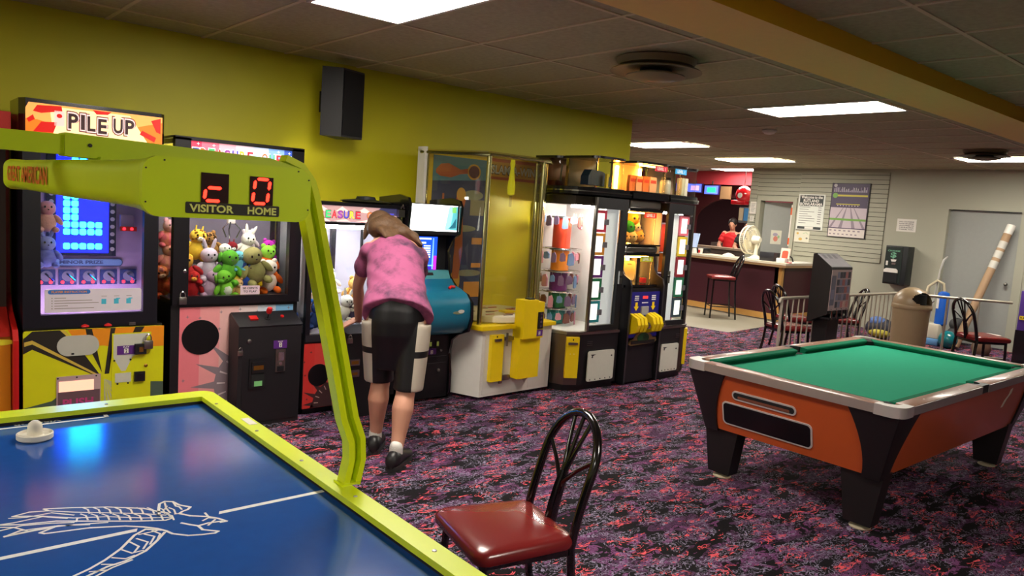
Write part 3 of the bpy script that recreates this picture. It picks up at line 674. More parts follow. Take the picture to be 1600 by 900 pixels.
mb = MB(); mb.fbox(F, 1.25, 1.315, 0.535, 0.60, 0.004, 0.03, 0); mb.fbox(F, 1.272, 1.296, 0.55, 0.582, 0.03, 0.033, 1); obj('coin_slot', mb, [black, brass], cd, 0)
mb = MB(); mb.fbox(F, 1.25, 1.312, 0.358, 0.42, 0.004, 0.02, 0); mb.fbox(F, 1.262, 1.300, 0.37, 0.408, 0.02, 0.022, 1); obj('coin_return', mb, [black, mat('dark_metal', (60, 56, 60), 0.4, 1.0)], cd, 0)
mb = MB(); mb.lathe([(0.011, 0), (0.011, 0.008), (0.004, 0.012)], (1.318, 5.072, 0.455), 12, axis=(0, -1, 0)); obj('lock_barrel', mb, brass, cd)
mb = MB(); mb.fbox(F, 0.823, 1.060, 0.10, 0.425, 0.0015, 0.006, 0); mb.fbox(F, 0.835, 1.022, 0.33, 0.395, 0.006, 0.009, 1); mb.fbox(F, 0.83, 1.055, 0.10, 0.33, 0.006, 0.008, 2)
mb.text(F, 'PUSH', 0.855, 1.02, 0.235, 0.285, 0.009, 3)
for a in (0.83, 0.93, 1.035): mb.disc(F, a, 0.415, 0.005, 0.005, 0.006, 0.009, 4, 8)
obj('prize_flap', mb, [mat('flap_pink_grey', (180, 150, 150), 0.4), lit((240, 190, 160), 0.9), mat('flap_mauve', (104, 78, 84), 0.3), mat('flap_pink_letters', (190, 60, 120), 0.4), black], t, 0)
mb = MB()
for u0, u1, v0, v1 in ((0.655, 0.744, 0.72, 1.82), (1.300, 1.385, 0.72, 1.82), (0.744, 1.300, 0.72, 0.80), (0.744, 1.300, 1.78, 1.82)): mb.box(u0, u1, 5.085, 5.13, v0, v1)
mb.box(0.66, 0.675, 5.13, 5.58, 0.72, 1.82); mb.box(1.37, 1.385, 5.13, 5.58, 0.72, 1.82); mb.box(0.66, 1.385, 5.56, 5.58, 0.72, 1.82); mb.box(0.66, 1.385, 5.10, 5.58, 1.80, 1.83); mb.box(0.66, 1.385, 5.10, 5.58, 0.715, 0.73)
obj('window_frame', mb, mat('navy_black_frame', (14, 14, 24), 0.35), t, 0)
mb = MB()
for a, m in ((0.975, 0), (1.10, 0)): mb.lathe([(0.022, 0), (0.02, 0.008), (0.004, 0.016)], (a, 5.08, 0.722), 14, m, axis=(0, 0, 1))
mb.box(1.22, 1.255, 5.07, 5.09, 0.72, 0.737, 1)
obj('frame_button', mb, [redp, steel], t)
mb = MB(); mb.box(0.744, 1.300, 5.10, 5.104, 0.80, 1.78); obj('window_glass', mb, GL, t, 0)
mb = MB(); mb.box(0.68, 1.365, 5.375, 5.40, 0.74, 1.80, 0); mb.box(0.68, 1.365, 5.17, 5.375, 0.735, 0.76, 1)
obj('playfield_board', mb, [mat('lilac_board', (176, 140, 196), 0.4), mat('pink_white_floor', (214, 190, 206), 0.3)], t, 0)
mb = MB(); mb.box(0.70, 1.35, 5.145, 5.16, 0.765, 0.785); obj('lamp_fill_strip', mb, lit((250, 235, 255), 40.0), t, 0)  # added glowing strip, hidden behind the lower frame to brighten the interior
FB = FY(0, 5.372, 0)
mb = MB(); mb.fbox(FB, 0.815, 1.20, 1.13, 1.79, 0, 0.02, 0); mb.fbox(FB, 0.865, 1.155, 1.15, 1.775, 0.02, 0.024, 1)
cw = 0.0455
cells = [(c, 0.0) for c in range(5)]+[(c, 0.09) for c in range(5)]+[(c, 0.135) for c in range(5)]+[(c, 0.18+0.043*k) for c in range(2) for k in range(4)]+[(c, 0.36+0.043*k) for c in range(1, 5) for k in range(5)]
for c, dz in cells: mb.poly(FB, rrect(0.902+c*0.0445, 0.902+c*0.0445+0.037, 1.172+dz, 1.172+dz+0.037, 0.010, 3), 0.024, 0.027, 2)
for k in range(12):
    for a in (0.838, 1.178): mb.disc(FB, a, 1.175+0.048*k, 0.013, 0.013, 0.02, 0.026, 3, 10)
obj('light_grid', mb, [mat('grid_navy', (16, 14, 60), 0.4), lit((12, 20, 255), 7.0), lit((40, 225, 255), 12.0), mat('pearl_bulb', (190, 170, 200), 0.3)], t, 0)
mb = MB(); mb.poly(FB, rrect(0.76, 1.245, 1.062, 1.112, 0.024, 5), 0, 0.006, 0); mb.poly(FB, rrect(0.765, 1.240, 1.067, 1.107, 0.019, 5), 0.006, 0.008, 1); mb.text(FB, 'MINOR PRIZE', 0.885, 1.13, 1.077, 1.099, 0.009, 0)
obj('minor_prize_strip', mb, [mat('strip_navy', (40, 44, 110), 0.4), mat('strip_blue', (110, 134, 200), 0.4)], t, 0)
for k in range(5):
    u = 0.765+0.116*k
    mb = MB(); mb.fbox(FB, u, u+0.098, 0.945, 1.042, 0, 0.012, 0)
    mb.disc(FB, u+0.05, 1.0, 0.034, 0.034, 0.012, 0.015, 1, 14)
    mb.tube([FB.p(u+0.045, 1.015, 0.015), FB.p(u+0.08, 0.975, 0.07)], 0.007, 8, 2)
    for a in (0.02, 0.072): mb.disc(FB, u+a, 0.962, 0.010, 0.010, 0.012, 0.02, 3, 10)
    obj('prize_lock', mb, [mat('lock_blue', (40, 50, 120), 0.4), mat('lock_grey', (120, 110, 150), 0.4), chrome, lit((255, 40, 60), 3.5)], t, 0)
mb = MB(); mb.fbox(FB, 1.22, 1.30, 1.30, 1.40, 0, 0.05, 0); mb.fbox(FB, 1.215, 1.315, 1.295, 1.325, 0.05, 0.054, 1)
for a in (1.24, 1.285): mb.disc(FB, a, 1.31, 0.009, 0.009, 0.054, 0.058, 2, 10)
obj('prize_sensor', mb, [mat('mauve_box', (150, 120, 160), 0.4), redp, lit((255, 40, 60), 3.5)], t, 0)
mb = MB(); FS = FY(0, 5.098, 0); mb.poly(FS, rrect(0.765, 1.292, 0.812, 0.952, 0.012, 3), 0, 0.003, 0)
mb.poly(FS, rrect(0.782, 1.005, 0.922, 0.948, 0.012, 4), 0.003, 0.004, 1); mb.text(FS, 'PLAYER INSTRUCTION', 0.80, 0.985, 0.929, 0.942, 0.005, 2)
for k, w in enumerate((0.06, 0.20, 0.235, 0.07, 0.21)): mb.fbox(FS, 0.815, 0.815+w, 0.896-0.0155*k, 0.900-0.0155*k, 0.003, 0.0035, 3); mb.fbox(FS, 0.80, 0.806, 0.895-0.0155*k, 0.901-0.0155*k, 0.003, 0.0035, 3)
for k in range(3):
    u = 1.065+0.07*k; mb.fbox(FS, u, u+0.027, 0.856, 0.888, 0.003, 0.0035, 4)
    if k: mb.fbox(FS, u+0.012, u+0.035, 0.886, 0.893, 0.003, 0.0037, 4)
    mb.fbox(FS, u, u+0.03, 0.904, 0.907, 0.003, 0.0035, 3)
obj('instruction_card', mb, [mat('card_white', (214, 206, 214), 0.5), mat('card_blue', (50, 110, 190), 0.5), mat('card_orange', (220, 140, 60), 0.5), mat('card_grey_text', (140, 130, 120), 0.5), mat('card_cyan', (70, 180, 205), 0.5)], t, 0)
plush(0.80, 5.25, 1.28, 0.20, (214, 150, 140), (220, 140, 150), 'pink plush toy inside the machine with the PILE UP marquee', group='prizes inside the block stacking machine', ears=None)
plush(0.795, 5.22, 1.07, 0.20, (120, 120, 200), (150, 150, 215), 'blue plush toy hanging left of the light grid under PILE UP', group='prizes inside the block stacking machine', ears='long')
# marquee
mb = MB(); sec_ = [(0.64, 5.12), (0.665, 5.05), (1.38, 5.05), (1.405, 5.08), (1.405, 5.45), (0.64, 5.45)]
mb.loft([[(a, b_, 1.83) for a, b_ in sec_], [(a, b_, 2.045) for a, b_ in sec_]], 0)
mq = obj('marquee_box', mb, blackgl, t, 0)
l1 = lit((250, 176, 90), 0.75); l2 = lit((205, 20, 12), 0.8); l3 = lit((245, 120, 24), 0.85); l4 = lit((250, 222, 170), 0.9); l5 = lit((120, 40, 24), 0.5); l6 = lit((225, 190, 180), 1.0)
mb = MB(); F = FY(0, 5.047, 0); mb.poly(F, [(0.665, 1.848), (1.385, 1.848), (1.385, 2.022), (0.68, 2.022), (0.665, 1.99)], -0.002, 0, 0)
fl = lambda p, m, d=0.001: mb.flat(F, p, d, m)
fl([(0.665, 1.85), (0.90, 1.85), (0.85, 1.90), (0.72, 1.93), (0.665, 1.93)], 2); fl([(1.10, 1.85), (1.385, 1.85), (1.385, 1.99), (1.25, 1.95)], 2)
fl([(0.80, 1.86), (1.30, 1.86), (1.20, 2.01), (0.78, 2.01)], 3, 0.0015)
fl([(0.70, 1.975), (0.72, 2.01), (0.84, 2.018), (0.845, 1.99), (0.74, 1.968)], 1, 0.002); fl([(0.70, 1.86), (0.74, 1.92), (0.82, 1.925), (0.80, 1.865)], 1, 0.002)
fl([(0.67, 1.93), (0.70, 1.955), (0.71, 1.93), (0.68, 1.91)], 1, 0.002)
fl([(1.32, 1.995), (1.375, 2.015), (1.375, 1.92), (1.35, 1.93)], 1, 0.002); fl([(1.255, 1.905), (1.27, 1.93), (1.35, 1.895), (1.34, 1.866)], 1, 0.002)
fl([(1.0, 2.018), (1.10, 2.018), (1.08, 2.0), (1.02, 1.995)], 1, 0.002); fl([(0.98, 1.85), (1.10, 1.85), (1.09, 1.865), (1.0, 1.87)], 1, 0.002)
fl([(0.805, 1.905), (0.855, 1.905), (0.855, 1.99), (0.805, 1.99)], 5, 0.002); mb.disc(F, 0.83, 1.962, 0.014, 0.012, 0.002, 0.0024, 1, 14)
xs = 0.872
for ch_, w in (('P', 0.056), ('I', 0.026), ('L', 0.048), ('E', 0.052), (' ', 0.014), ('U', 0.056), ('P', 0.056)):
    if ch_ != ' ':
        dv = {'L': -0.004, 'E': -0.012}.get(ch_, 0)
        mb.text(F, ch_, xs-0.007, xs+w+0.006, 1.884+dv, 1.998+dv, 0.003, 4)
        mb.text(F, ch_, xs-0.002, xs+w+0.002, 1.890+dv, 1.992+dv, 0.0036, 6); mb.text(F, ch_, xs+0.002, xs+w-0.003, 1.897+dv, 1.984+dv, 0.0042, 7)
    xs += w+0.008
obj('marquee_sign', mb, [l1, l2, l3, l4, l5, l6, lit((235, 205, 200), 1.0), lit((60, 34, 34), 0.4)], mq, 0)
padlock(1.325, 5.06, 0.66, 1.5, steel, 'large round padlock on the coin door of the yellow PILE UP machine')

# ================================================================== CLAW MACHINE 1
def starry(mb, F, u0, u1, v0, v1, cols, d, n=12):
    for i in range(n):
        a = u0+(u1-u0)*i/n; b_ = u0+(u1-u0)*(i+1)/n
        mb.flat(F, [(a, v0), (b_, v0), (b_, v1), (a, v1)], d, i*len(cols)//n)
def star4(mb, F, u, v, r, d, m): mb.flat(F, [(u+(r if k % 2 == 0 else r*0.28)*math.sin(PI*k/4), v+(r if k % 2 == 0 else r*0.28)*math.cos(PI*k/4)) for k in range(8)], d, m)
def gear(mb, F, cu, cv, R, d, m, m2, cl):
    """ship wheel print, clipped to a panel by the function cl"""
    pts = []
    for k in range(9):
        a = PI/2+k*PI/8*1.0
        for (da, rr) in ((-0.10, 0.78), (0.0, 1.25), (0.10, 0.78)): pts.append(cl(cu+R*rr*math.cos(a+da), cv+R*rr*math.sin(a+da)))
    pts.append(cl(cu, cv-R)); pts.append(cl(cu, cv)) if False else None
    mb.flat(F, pts+[cl(cu, cv)], d, m)
    for k in range(9):
        a = PI/2+0.1+k*PI/9; p = [cl(cu+R*rr*math.cos(a+da), cv+R*rr*math.sin(a+da)) for rr, da in ((0.55, 0), (0.72, 0), (0.72, 0.05), (0.55, 0.05))]
        mb.flat(F, p, d+0.0006, m2)
t = thing('claw_machine', 'wide black claw machine full of plush toys, padlocked, with a separate coin box in front', 'claw machine', (1.90, 5.35, 0))
X0, X1, Yf, Yb = 1.475, 2.345, 5.10, 5.58
mb = MB(); mb.box(X0, X1, Yf+0.01, Yb, 0.04, 0.835); mb.box(X0+0.03, X1-0.03, Yf+0.04, Yb, 0, 0.04); obj('lower_cabinet', mb, black, t, 0)
grad = [mat('print_pink_%d' % i, c, 0.45) for i, c in enumerate(((226, 120, 130), (228, 150, 152), (224, 176, 172), (220, 198, 196), (196, 204, 214), (120, 176, 214)))]
mb = MB(); F = FY(0, Yf+0.008, 0)
starry(mb, F, 1.530, 2.315, 0.14, 0.815, grad, 0.0, 24)
gp = mat('print_grey_wheel', (132, 116, 124), 0.5)
n0 = len(grad)
cl = lambda u, v: (min(max(u, 1.532), 2.313), min(max(v, 0.142), 0.81))
gear(mb, F, 2.02, 0.27, 0.33, 0.001, n0, n0+1, cl)
for a, b_ in ((1.58, 0.75), (1.66, 0.74), (1.80, 0.775), (1.93, 0.79), (2.05, 0.77), (2.16, 0.78), (2.28, 0.79), (1.56, 0.32), (1.79, 0.66), (1.60, 0.22)): star4(mb, F, a, b_, 0.014, 0.0012, n0)
mb.disc(F, 1.667, 0.61, 0.122, 0.118, 0, 0.004, n0+2, 36)
obj('front_panel', mb, grad+[gp, mat('print_pale_lines', (206, 190, 194), 0.5), mat('hole_black', (8, 8, 11), 0.35)], t, 0)
mb = MB()
for u0, u1, v0, v1 in ((X0, 1.572, 0.835, 1.92), (2.258, X1, 0.835, 1.92), (1.572, 2.258, 0.835, 0.89), (1.572, 2.258, 1.62, 1.70)): mb.box(u0, u1, Yf-0.02, Yf+0.035, v0, v1)
for a in (X0, X1-0.03): mb.box(a, a+0.03, Yb-0.03, Yb, 0.835, 1.92)
for v in (0.835, 1.70, 1.88):
    for a in (X0, X1-0.02): mb.box(a, a+0.02, Yf, Yb, v, v+0.03)
mb.box(X0, X1, Yf, Yb, 1.915, 1.93); mb.box(X0, X1, Yf-0.02, Yf+0.03, 1.905, 1.928)
obj('frame', mb, mat('claw_frame_black', (18, 16, 22), 0.32), t, 0)
mb = MB(); mb.box(1.572, 2.258, Yf+0.01, Yf+0.014, 0.89, 1.62); obj('front_glass', mb, GL, t, 0)
for a in (X0+0.012, X1-0.016):
    mb = MB(); mb.box(a, a+0.004, Yf+0.035, Yb-0.03, 0.865, 1.70); obj('side_glass', mb, GL, t, 0)
mb = MB(); mb.box(X0+0.03, X1-0.03, Yb-0.012, Yb-0.004, 0.85, 1.70, 0); mb.box(X0+0.02, X1-0.02, Yf+0.04, Yb-0.02, 0.838, 0.852, 0)
obj('back_mirror', mb, mat('grey_mirror_board', (120, 112, 130), 0.25), t, 0)
mb = MB(); mb.box(X0+0.06, X1-0.06, Yf+0.05, Yf+0.08, 1.66, 1.69); obj('lamp_fill_strip', mb, lit((255, 244, 236), 75.0), t, 0)  # added emissive strip that brightens the toys, no tube seen here
mb = MB(); mb.box(1.85, 2.0, 5.25, 5.42, 1.58, 1.66); mb.tube([(1.93, 5.33, 1.58), (1.93, 5.33, 1.42)], 0.006, m=1); mb.box(1.905, 1.955, 5.31, 5.35, 1.37, 1.42, 2, 0.005)
for k in range(3):
    a = 2*PI*k/3; mb.tube([(1.93+0.02*math.cos(a), 5.33+0.02*math.sin(a), 1.38), (1.93+0.07*math.cos(a), 5.33+0.07*math.sin(a), 1.33), (1.93+0.04*math.cos(a), 5.33+0.04*math.sin(a), 1.27)], 0.005, 6, 1)
obj('claw', mb, [black, chrome, mat('claw_white', (215, 205, 200), 0.4)], t)
mb = MB(); F = FY(0, Yf-0.003, 0)
mcols = [lit(c, 0.95) for c in ((230, 60, 90), (236, 110, 130), (240, 170, 180), (240, 214, 220), (200, 214, 235), (130, 170, 220), (60, 90, 180))]
mb.fbox(F, 1.53, 2.315, 1.735, 1.905, -0.01, -0.001, 3)
starry(mb, F, 1.53, 2.315, 1.735, 1.905, mcols, 0.0, 28); nm = len(mcols)
lc = [(60, 60, 170), (235, 120, 60), (60, 190, 110), (225, 50, 60), (150, 60, 160), (70, 70, 190), (235, 215, 60), (200, 40, 60)]
wht = lit((250, 246, 240), 1.0)
word = 'TREASURE QUEST'; u = 1.585; extra = [wht]+[lit(c, 0.7) for c in lc]
for i, c in enumerate(word):
    if c != ' ':
        vz = 0.012*math.cos((i-6.5)/7*1.2)
        mb.text(F, c, u-0.004, u+0.044, 1.788+vz, 1.862+vz, 0.001, nm); mb.text(F, c, u, u+0.040, 1.793+vz, 1.857+vz, 0.0016, nm+1+i % len(lc))
    u += 0.051
for a, b_ in ((1.55, 1.89), (1.62, 1.89), (1.72, 1.888), (2.16, 1.888), (2.24, 1.885), (2.29, 1.87)): star4(mb, F, a, b_, 0.012, 0.0012, nm)
obj('marquee', mb, mcols+extra, t, 0)
mb = MB(); F = FY(0, Yf+0.004, 0); mb.fbox(F, 1.925, 2.06, 0.893, 0.955, 0, 0.002, 0); mb.text(F, '50 CENTS', 1.94, 2.045, 0.930, 0.945, 0.003, 1); mb.text(F, 'TO PLAY', 1.945, 2.04, 0.908, 0.922, 0.003, 1)
obj('price_card', mb, [mat('card_pink_blue', (214, 190, 200), 0.5), black], t, 0)
mb = MB(); mb.lathe([(0.012, 0), (0.012, 0.008), (0.005, 0.012)], (1.548, Yf-0.02, 1.06), 12, axis=(0, -1, 0)); obj('lock_barrel', mb, chrome, t)
padlock(1.535, Yf-0.02, 0.925, 1.35, steel, 'steel padlock on the lower left window corner of the claw machine full of plush toys')
# coin box with joystick
cb = MB(); cb.poly(Fr((1.855, 0, 0), (0, 1, 0), (0, 0, 1)), [(4.93, 0), (5.10, 0), (5.10, 0.765), (5.08, 0.765), (4.92, 0.695)], 0.0, 0.445)
cbx = obj('coin_box', cb, mat('coin_box_black', (24, 22, 26), 0.5), t, 0)
FT = Fr((1.855, 4.92, 0.695), (1, 0, 0), (0, 0.16, 0.07))
mb = MB(); mb.fbox(FT, 0.0, 0.452, -0.004, 0.18, 0.0, 0.008); obj('top_plate', mb, mat('coin_top_black', (30, 28, 32), 0.35), cbx, 0)
mb = MB(); mb.fbox(FT, 0.10, 0.155, 0.07, 0.115, 0.008, 0.018, 0); obj('fire_button', mb, redp, cbx, 0)
mb = MB(); mb.disc(FT, 0.225, 0.085, 0.022, 0.022, 0.008, 0.012, 1); mb.tube([FT.p(0.225, 0.085, 0.01), FT.p(0.225, 0.085, 0.05)], 0.006, m=1); mb.lathe([(0.004, 0.045), (0.017, 0.055), (0.021, 0.075), (0.016, 0.095), (0.002, 0.102)], FT.p(0.225, 0.085, 0), 16, 0, axis=FT.n)
obj('joystick', mb, [redp, black], cbx)
mb = MB(); mb.disc(FT, 0.335, 0.10, 0.012, 0.012, 0.008, 0.018, 0); obj('start_button', mb, redp, cbx)
F = FY(0, 4.929, 0)
mb = MB(); mb.fbox(F, 1.885, 2.29, 0.03, 0.665, 0, 0.006); obj('coin_door', mb, mat('coin_door_black', (20, 18, 22), 0.45), cbx, 0)
F = FY(0, 4.922, 0)
mb = MB(); mb.fbox(F, 1.93, 2.05, 0.265, 0.475, 0, 0.008, 0); mb.fbox(F, 1.945, 2.035, 0.38, 0.455, 0.008, 0.02, 0); mb.fbox(F, 1.955, 2.025, 0.40, 0.43, 0.02, 0.022, 1); mb.fbox(F, 1.945, 2.035, 0.28, 0.37, 0.008, 0.012, 2); mb.fbox(F, 1.965, 2.02, 0.285, 0.32, 0.012, 0.014, 3)
obj('bill_acceptor', mb, [black, brass, dark, mat('green_note_print', (120, 190, 120), 0.5)], cbx, 0)
mb = MB(); mb.fbox(F, 2.098, 2.195, 0.535, 0.592, 0, 0.003, 0); mb.text(F, 'PLAY', 2.13, 2.165, 0.580, 0.588, 0.004, 1); mb.fbox(F, 2.138, 2.158, 0.545, 0.575, 0.003, 0.004, 1); mb.text(F, '2', 2.143, 2.153, 0.549, 0.572, 0.005, 2); obj('price_sticker', mb, [purp, white, black], cbx, 0)
mb = MB(); mb.fbox(F, 2.115, 2.185, 0.37, 0.53, 0, 0.006, 0); mb.fbox(F, 2.13, 2.17, 0.45, 0.51, 0.006, 0.014, 1); mb.disc(F, 2.15, 0.43, 0.012, 0.012, 0.006, 0.012, 1); mb.fbox(F, 2.128, 2.172, 0.375, 0.41, 0.006, 0.016, 2); obj('coin_mechanism', mb, [steel, chrome, black], cbx, 0)
mb = MB(); mb.lathe([(0.015, 0), (0.015, 0.01), (0.006, 0.014)], (1.925, 4.922, 0.60), 14, axis=(0, -1, 0)); obj('lock_barrel', mb, steel, cbx)
padlock(1.868, 4.925, 0.56, 0.9, steel, 'tiny padlock on the left edge of the black joystick coin box')
# toys behind the glass: u from window left, v from window bottom (metres), depth, size, ...
TOYS = [
 (.115, .255, .20, .20, (232, 190, 60), (236, 196, 70), 'yellow spotted giraffe toy at the upper left of the heap', 'horn', (150, 96, 30), (240, 222, 190)),
 (.26, .27, .24, .17, (150, 110, 60), (160, 118, 70), 'brown striped toy behind the white faced one', 'round', (70, 48, 30), None),
 (.295, .215, .13, .15, (60, 60, 64), (238, 236, 230), 'black toy with a white mask like face and dark eyes', None, None, None),
 (.38, .24, .20, .14, (120, 30, 40), (130, 34, 44), 'dark red toy with a pointed hat', 'horn', None, (240, 240, 240)),
 (.39, .19, .11, .13, (110, 190, 220), (120, 196, 222), 'light blue fluffy ball toy in the middle of the heap', None, None, None),
 (.47, .25, .24, .19, (226, 222, 212), (232, 228, 220), 'white winged toy behind the tan one', 'long', None, None),
 (.535, .10, .10, .25, (150, 142, 92), (156, 148, 98), 'tan bandaged mummy toy at the front right', None, None, None),
 (.625, .15, .20, .20, (240, 110, 40), (140, 200, 70), 'orange and green toy at the far right', 'round', None, None),
 (.64, .03, .17, .22, (232, 210, 204), (240, 224, 220), 'pale pink toy with orange feet at the right', 'round', None, None),
 (.645, .22, .28, .17, (170, 40, 160), (180, 50, 170), 'magenta toy against the right side glass', 'round', None, None),
 (.30, .10, .10, .22, (96, 170, 50), (92, 166, 52), 'green monster toy with flat black hair at the front', 'floppy', None, None),
 (.315, .0, .08, .19, (130, 200, 60), (120, 190, 60), 'lime green toy with a white belly at the very front', 'floppy', None, None),
 (.45, .02, .12, .24, (40, 72, 160), (60, 84, 170), 'dark blue toy with yellow arms in the middle', None, None, None),
 (.385, .01, .07, .12, (190, 140, 90), (200, 150, 100), 'small light brown bear lying above the price card', 'round', None, (225, 190, 150)),
 (.195, .12, .14, .21, (196, 178, 200), (204, 186, 208), 'lilac grey rabbit toy left of the green monster', 'long', None, None),
 (.19, .0, .12, .19, (186, 150, 180), (196, 160, 190), 'mauve toy at the bottom left', 'round', None, None),
 (.07, .09, .12, .21, (170, 34, 40), (206, 150, 60), 'red toy with a golden face mask at the left', None, None, None),
 (.06, .0, .09, .18, (160, 30, 34), (176, 40, 40), 'dark red toy in the lower left corner', 'round', None, (220, 150, 60)),
 (.165, .20, .24, .18, (150, 150, 164), (160, 160, 172), 'grey toy between the giraffe and the lilac rabbit', 'round', None, None),
 (-.03, .16, .30, .19, (230, 140, 130), (232, 150, 140), 'salmon pink toy pressed to the left side glass', 'round', None, None),
 (-.03, .33, .28, .18, (222, 110, 120), (236, 170, 180), 'pink toy high up by the left side glass', 'round', None, None),
 (-.03, .0, .30, .20, (200, 90, 50), (214, 120, 70), 'rust orange toy low down by the left side glass', 'round', None, (235, 190, 150)),
 (.56, .0, .22, .20, (236, 90, 40), (240, 120, 60), 'bright orange toy low behind the mummy', 'round', None, None),
 (.54, .30, .32, .16, (210, 200, 206), (214, 204, 212), 'pale toy high at the back on the right', 'round', None, None),
 (.24, .02, .28, .22, (120, 80, 60), (140, 96, 70), 'brown bear deep in the middle of the heap', 'round', None, (210, 180, 150)),
 (.40, .10, .30, .22, (224, 120, 160), (230, 130, 170), 'hot pink toy deep behind the blue ball', 'round', None, None),
]
for i, (u, v, dp, s, bc, hc, lb, er, sp, mz) in enumerate(TOYS):
    yy = Yf+0.035+dp*0.95+s*0.1
    plush(1.572+u+(0.0 if u > 0 else -0.012), yy+0.01, 0.853+v, s*1.16, bc, hc, lb+' (left claw)' if False else lb, er, sp, rot=[8, -14, 4, -6, 0, 12, -16, 6, -4, 10][i % 10], lean=[4, 8, 0, 10, 5][i % 5], muzzle=mz,
          belly=(226, 226, 214) if 'belly' in lb else None, limbs=(236, 206, 40) if 'yellow arms' in lb else ((240, 110, 40) if 'orange feet' in lb else None), group='plush toys in the left claw machine')
# ================================================================== CLAW MACHINE 2 (bright inside)
t = thing('claw_machine', 'brightly lit claw machine with TREASURE lettering that the person leans on', 'claw machine', (2.73, 5.28, 0))
X0, X1, Yf, Yb = 2.36, 3.11, 5.00, 5.56
mb = MB(); mb.box(X0, X1, Yf+0.01, Yb, 0.05, 0.60); mb.box(X0+0.03, X1-0.03, Yf+0.05, Yb, 0, 0.05); obj('lower_cabinet', mb, black, t, 0)
reds = [mat('print_red_%d' % i, c, 0.45) for i, c in enumerate(((206, 52, 48), (208, 64, 58), (206, 84, 78), (200, 104, 100)))]
mb = MB(); F = FY(0, Yf+0.006, 0); starry(mb, F, 2.365, 2.70, 0.05, 0.535, reds, 0.0, 12)
cl = lambda u, v: (min(max(u, 2.367), 2.698), min(max(v, 0.052), 0.53))
gear(mb, F, 2.60, 0.08, 0.20, 0.001, 4, 5, cl)
for a, b_ in ((2.42, 0.47), (2.38, 0.30), (2.40, 0.12), (2.60, 0.49), (2.37, 0.40)): star4(mb, F, a, b_, 0.012, 0.0012, 4)
mb.disc(F, 2.485, 0.295, 0.083, 0.083, 0, 0.004, 6, 30)
obj('front_panel', mb, reds+[mat('print_dark_wheel', (66, 40, 42), 0.5), mat('print_cream_lines', (200, 170, 160), 0.5), mat('hole_black2', (10, 8, 11), 0.35)], t, 0)
mb = MB(); mb.box(2.365, 2.70, 4.99, 5.02, 0.55, 0.60, 0); mb.box(2.38, 2.68, 5.03, 5.2, 0.56, 0.565, 0); obj('prize_chute_rim', mb, mat('chute_dark', (40, 38, 44), 0.3), t, 0)
mb = MB()
for u0, u1, v0, v1 in ((X0, X0+0.035, 0.60, 1.56), (X1-0.04, X1, 0.60, 1.56), (X0, X1, 1.405, 1.425)): mb.box(u0, u1, Yf-0.01, Yf+0.03, v0, v1)
for a in (X0, X1-0.03): mb.box(a, a+0.03, Yb-0.03, Yb, 0.60, 1.56)
mb.box(2.80, 2.84, Yb-0.05, Yb-0.02, 0.60, 1.42)
mb.box(X0, X1, Yf-0.02, Yb, 1.545, 1.57)
obj('frame', mb, MATS['claw_frame_black'], t, 0)
mb = MB(); mb.box(X0+0.035, X1-0.04, Yf, Yf+0.004, 0.60, 1.405); obj('front_glass', mb, GL, t, 0)
mb = MB(); mb.box(X0+0.035, X1-0.03, Yb-0.012, Yb-0.004, 0.60, 1.42, 0); mb.box(X0+0.02, X1-0.02, Yf+0.03, Yb-0.02, 0.59, 0.602, 0); mb.box(2.58, 2.72, Yb-0.02, Yb-0.012, 0.85, 1.20, 1); mb.box(X0+0.02, X0+0.03, Yf+0.03, Yb, 0.6, 1.42, 0); mb.box(X1-0.012, X1-0.004, Yf+0.03, Yb, 0.6, 1.42, 0)
obj('back_board', mb, [mat('bright_back_board', (214, 212, 226), 0.4), mat('back_door_blue_grey', (150, 160, 190), 0.4)], t, 0)
mb = MB(); mb.box(X0+0.06, X1-0.06, Yf+0.06, Yf+0.10, 1.375, 1.40); obj('lamp_fill_strip', mb, lit((250, 246, 255), 75.0), t, 0)
mb = MB(); mb.tube([(2.60, 5.2, 1.40), (2.57, 5.19, 1.33), (2.50, 5.18, 1.27), (2.44, 5.18, 1.20)], 0.008, m=0); mb.box(2.42, 2.50, 5.2, 5.28, 0.98, 1.08, 1, 0.01)
for k in range(3):
    a = 2*PI*k/3; mb.tube([(2.46+0.02*math.cos(a), 5.24+0.02*math.sin(a), 0.98), (2.46+0.07*math.cos(a), 5.24+0.07*math.sin(a), 0.92), (2.46+0.03*math.cos(a), 5.24+0.03*math.sin(a), 0.86)], 0.005, 6, 1)
mb.tube([(2.46, 5.24, 1.40), (2.46, 5.24, 1.08)], 0.004, m=1)
obj('claw', mb, [mat('cable_grey', (150, 150, 160), 0.4), chrome], t)
mb = MB(); F = FY(0, Yf-0.012, 0); l7 = lit((176, 140, 140), 0.9)
mb.fbox(F, X0+0.03, 3.075, 1.43, 1.545, -0.006, 0, 0)
for a in (2.40, 2.56, 2.74, 2.92): mb.flat(F, [(a, 1.505), (a+0.05, 1.54), (a+0.10, 1.51), (a+0.07, 1.50)], 0.0006, 1); mb.flat(F, [(a-0.02, 1.432), (a+0.08, 1.45), (a+0.12, 1.432)], 0.0006, 1)
mb.flat(F, [(2.88, 1.50), (3.075, 1.49), (3.075, 1.545), (2.93, 1.545)], 0.0008, 2)
word = 'TREASURE CHEST'; u = 2.385
for i, c in enumerate(word):
    if c != ' ': mb.text(F, c, u-0.003, u+0.042, 1.452, 1.512, 0.001, 3); mb.text(F, c, u, u+0.038, 1.456, 1.508, 0.0016, 4+i % 8)
    u += 0.048
obj('marquee', mb, [l7, lit((235, 190, 180), 1.1), lit((60, 60, 100), 0.5), lit((90, 70, 60), 0.4)]+[lit(c, 0.95) for c in lc], t, 0)
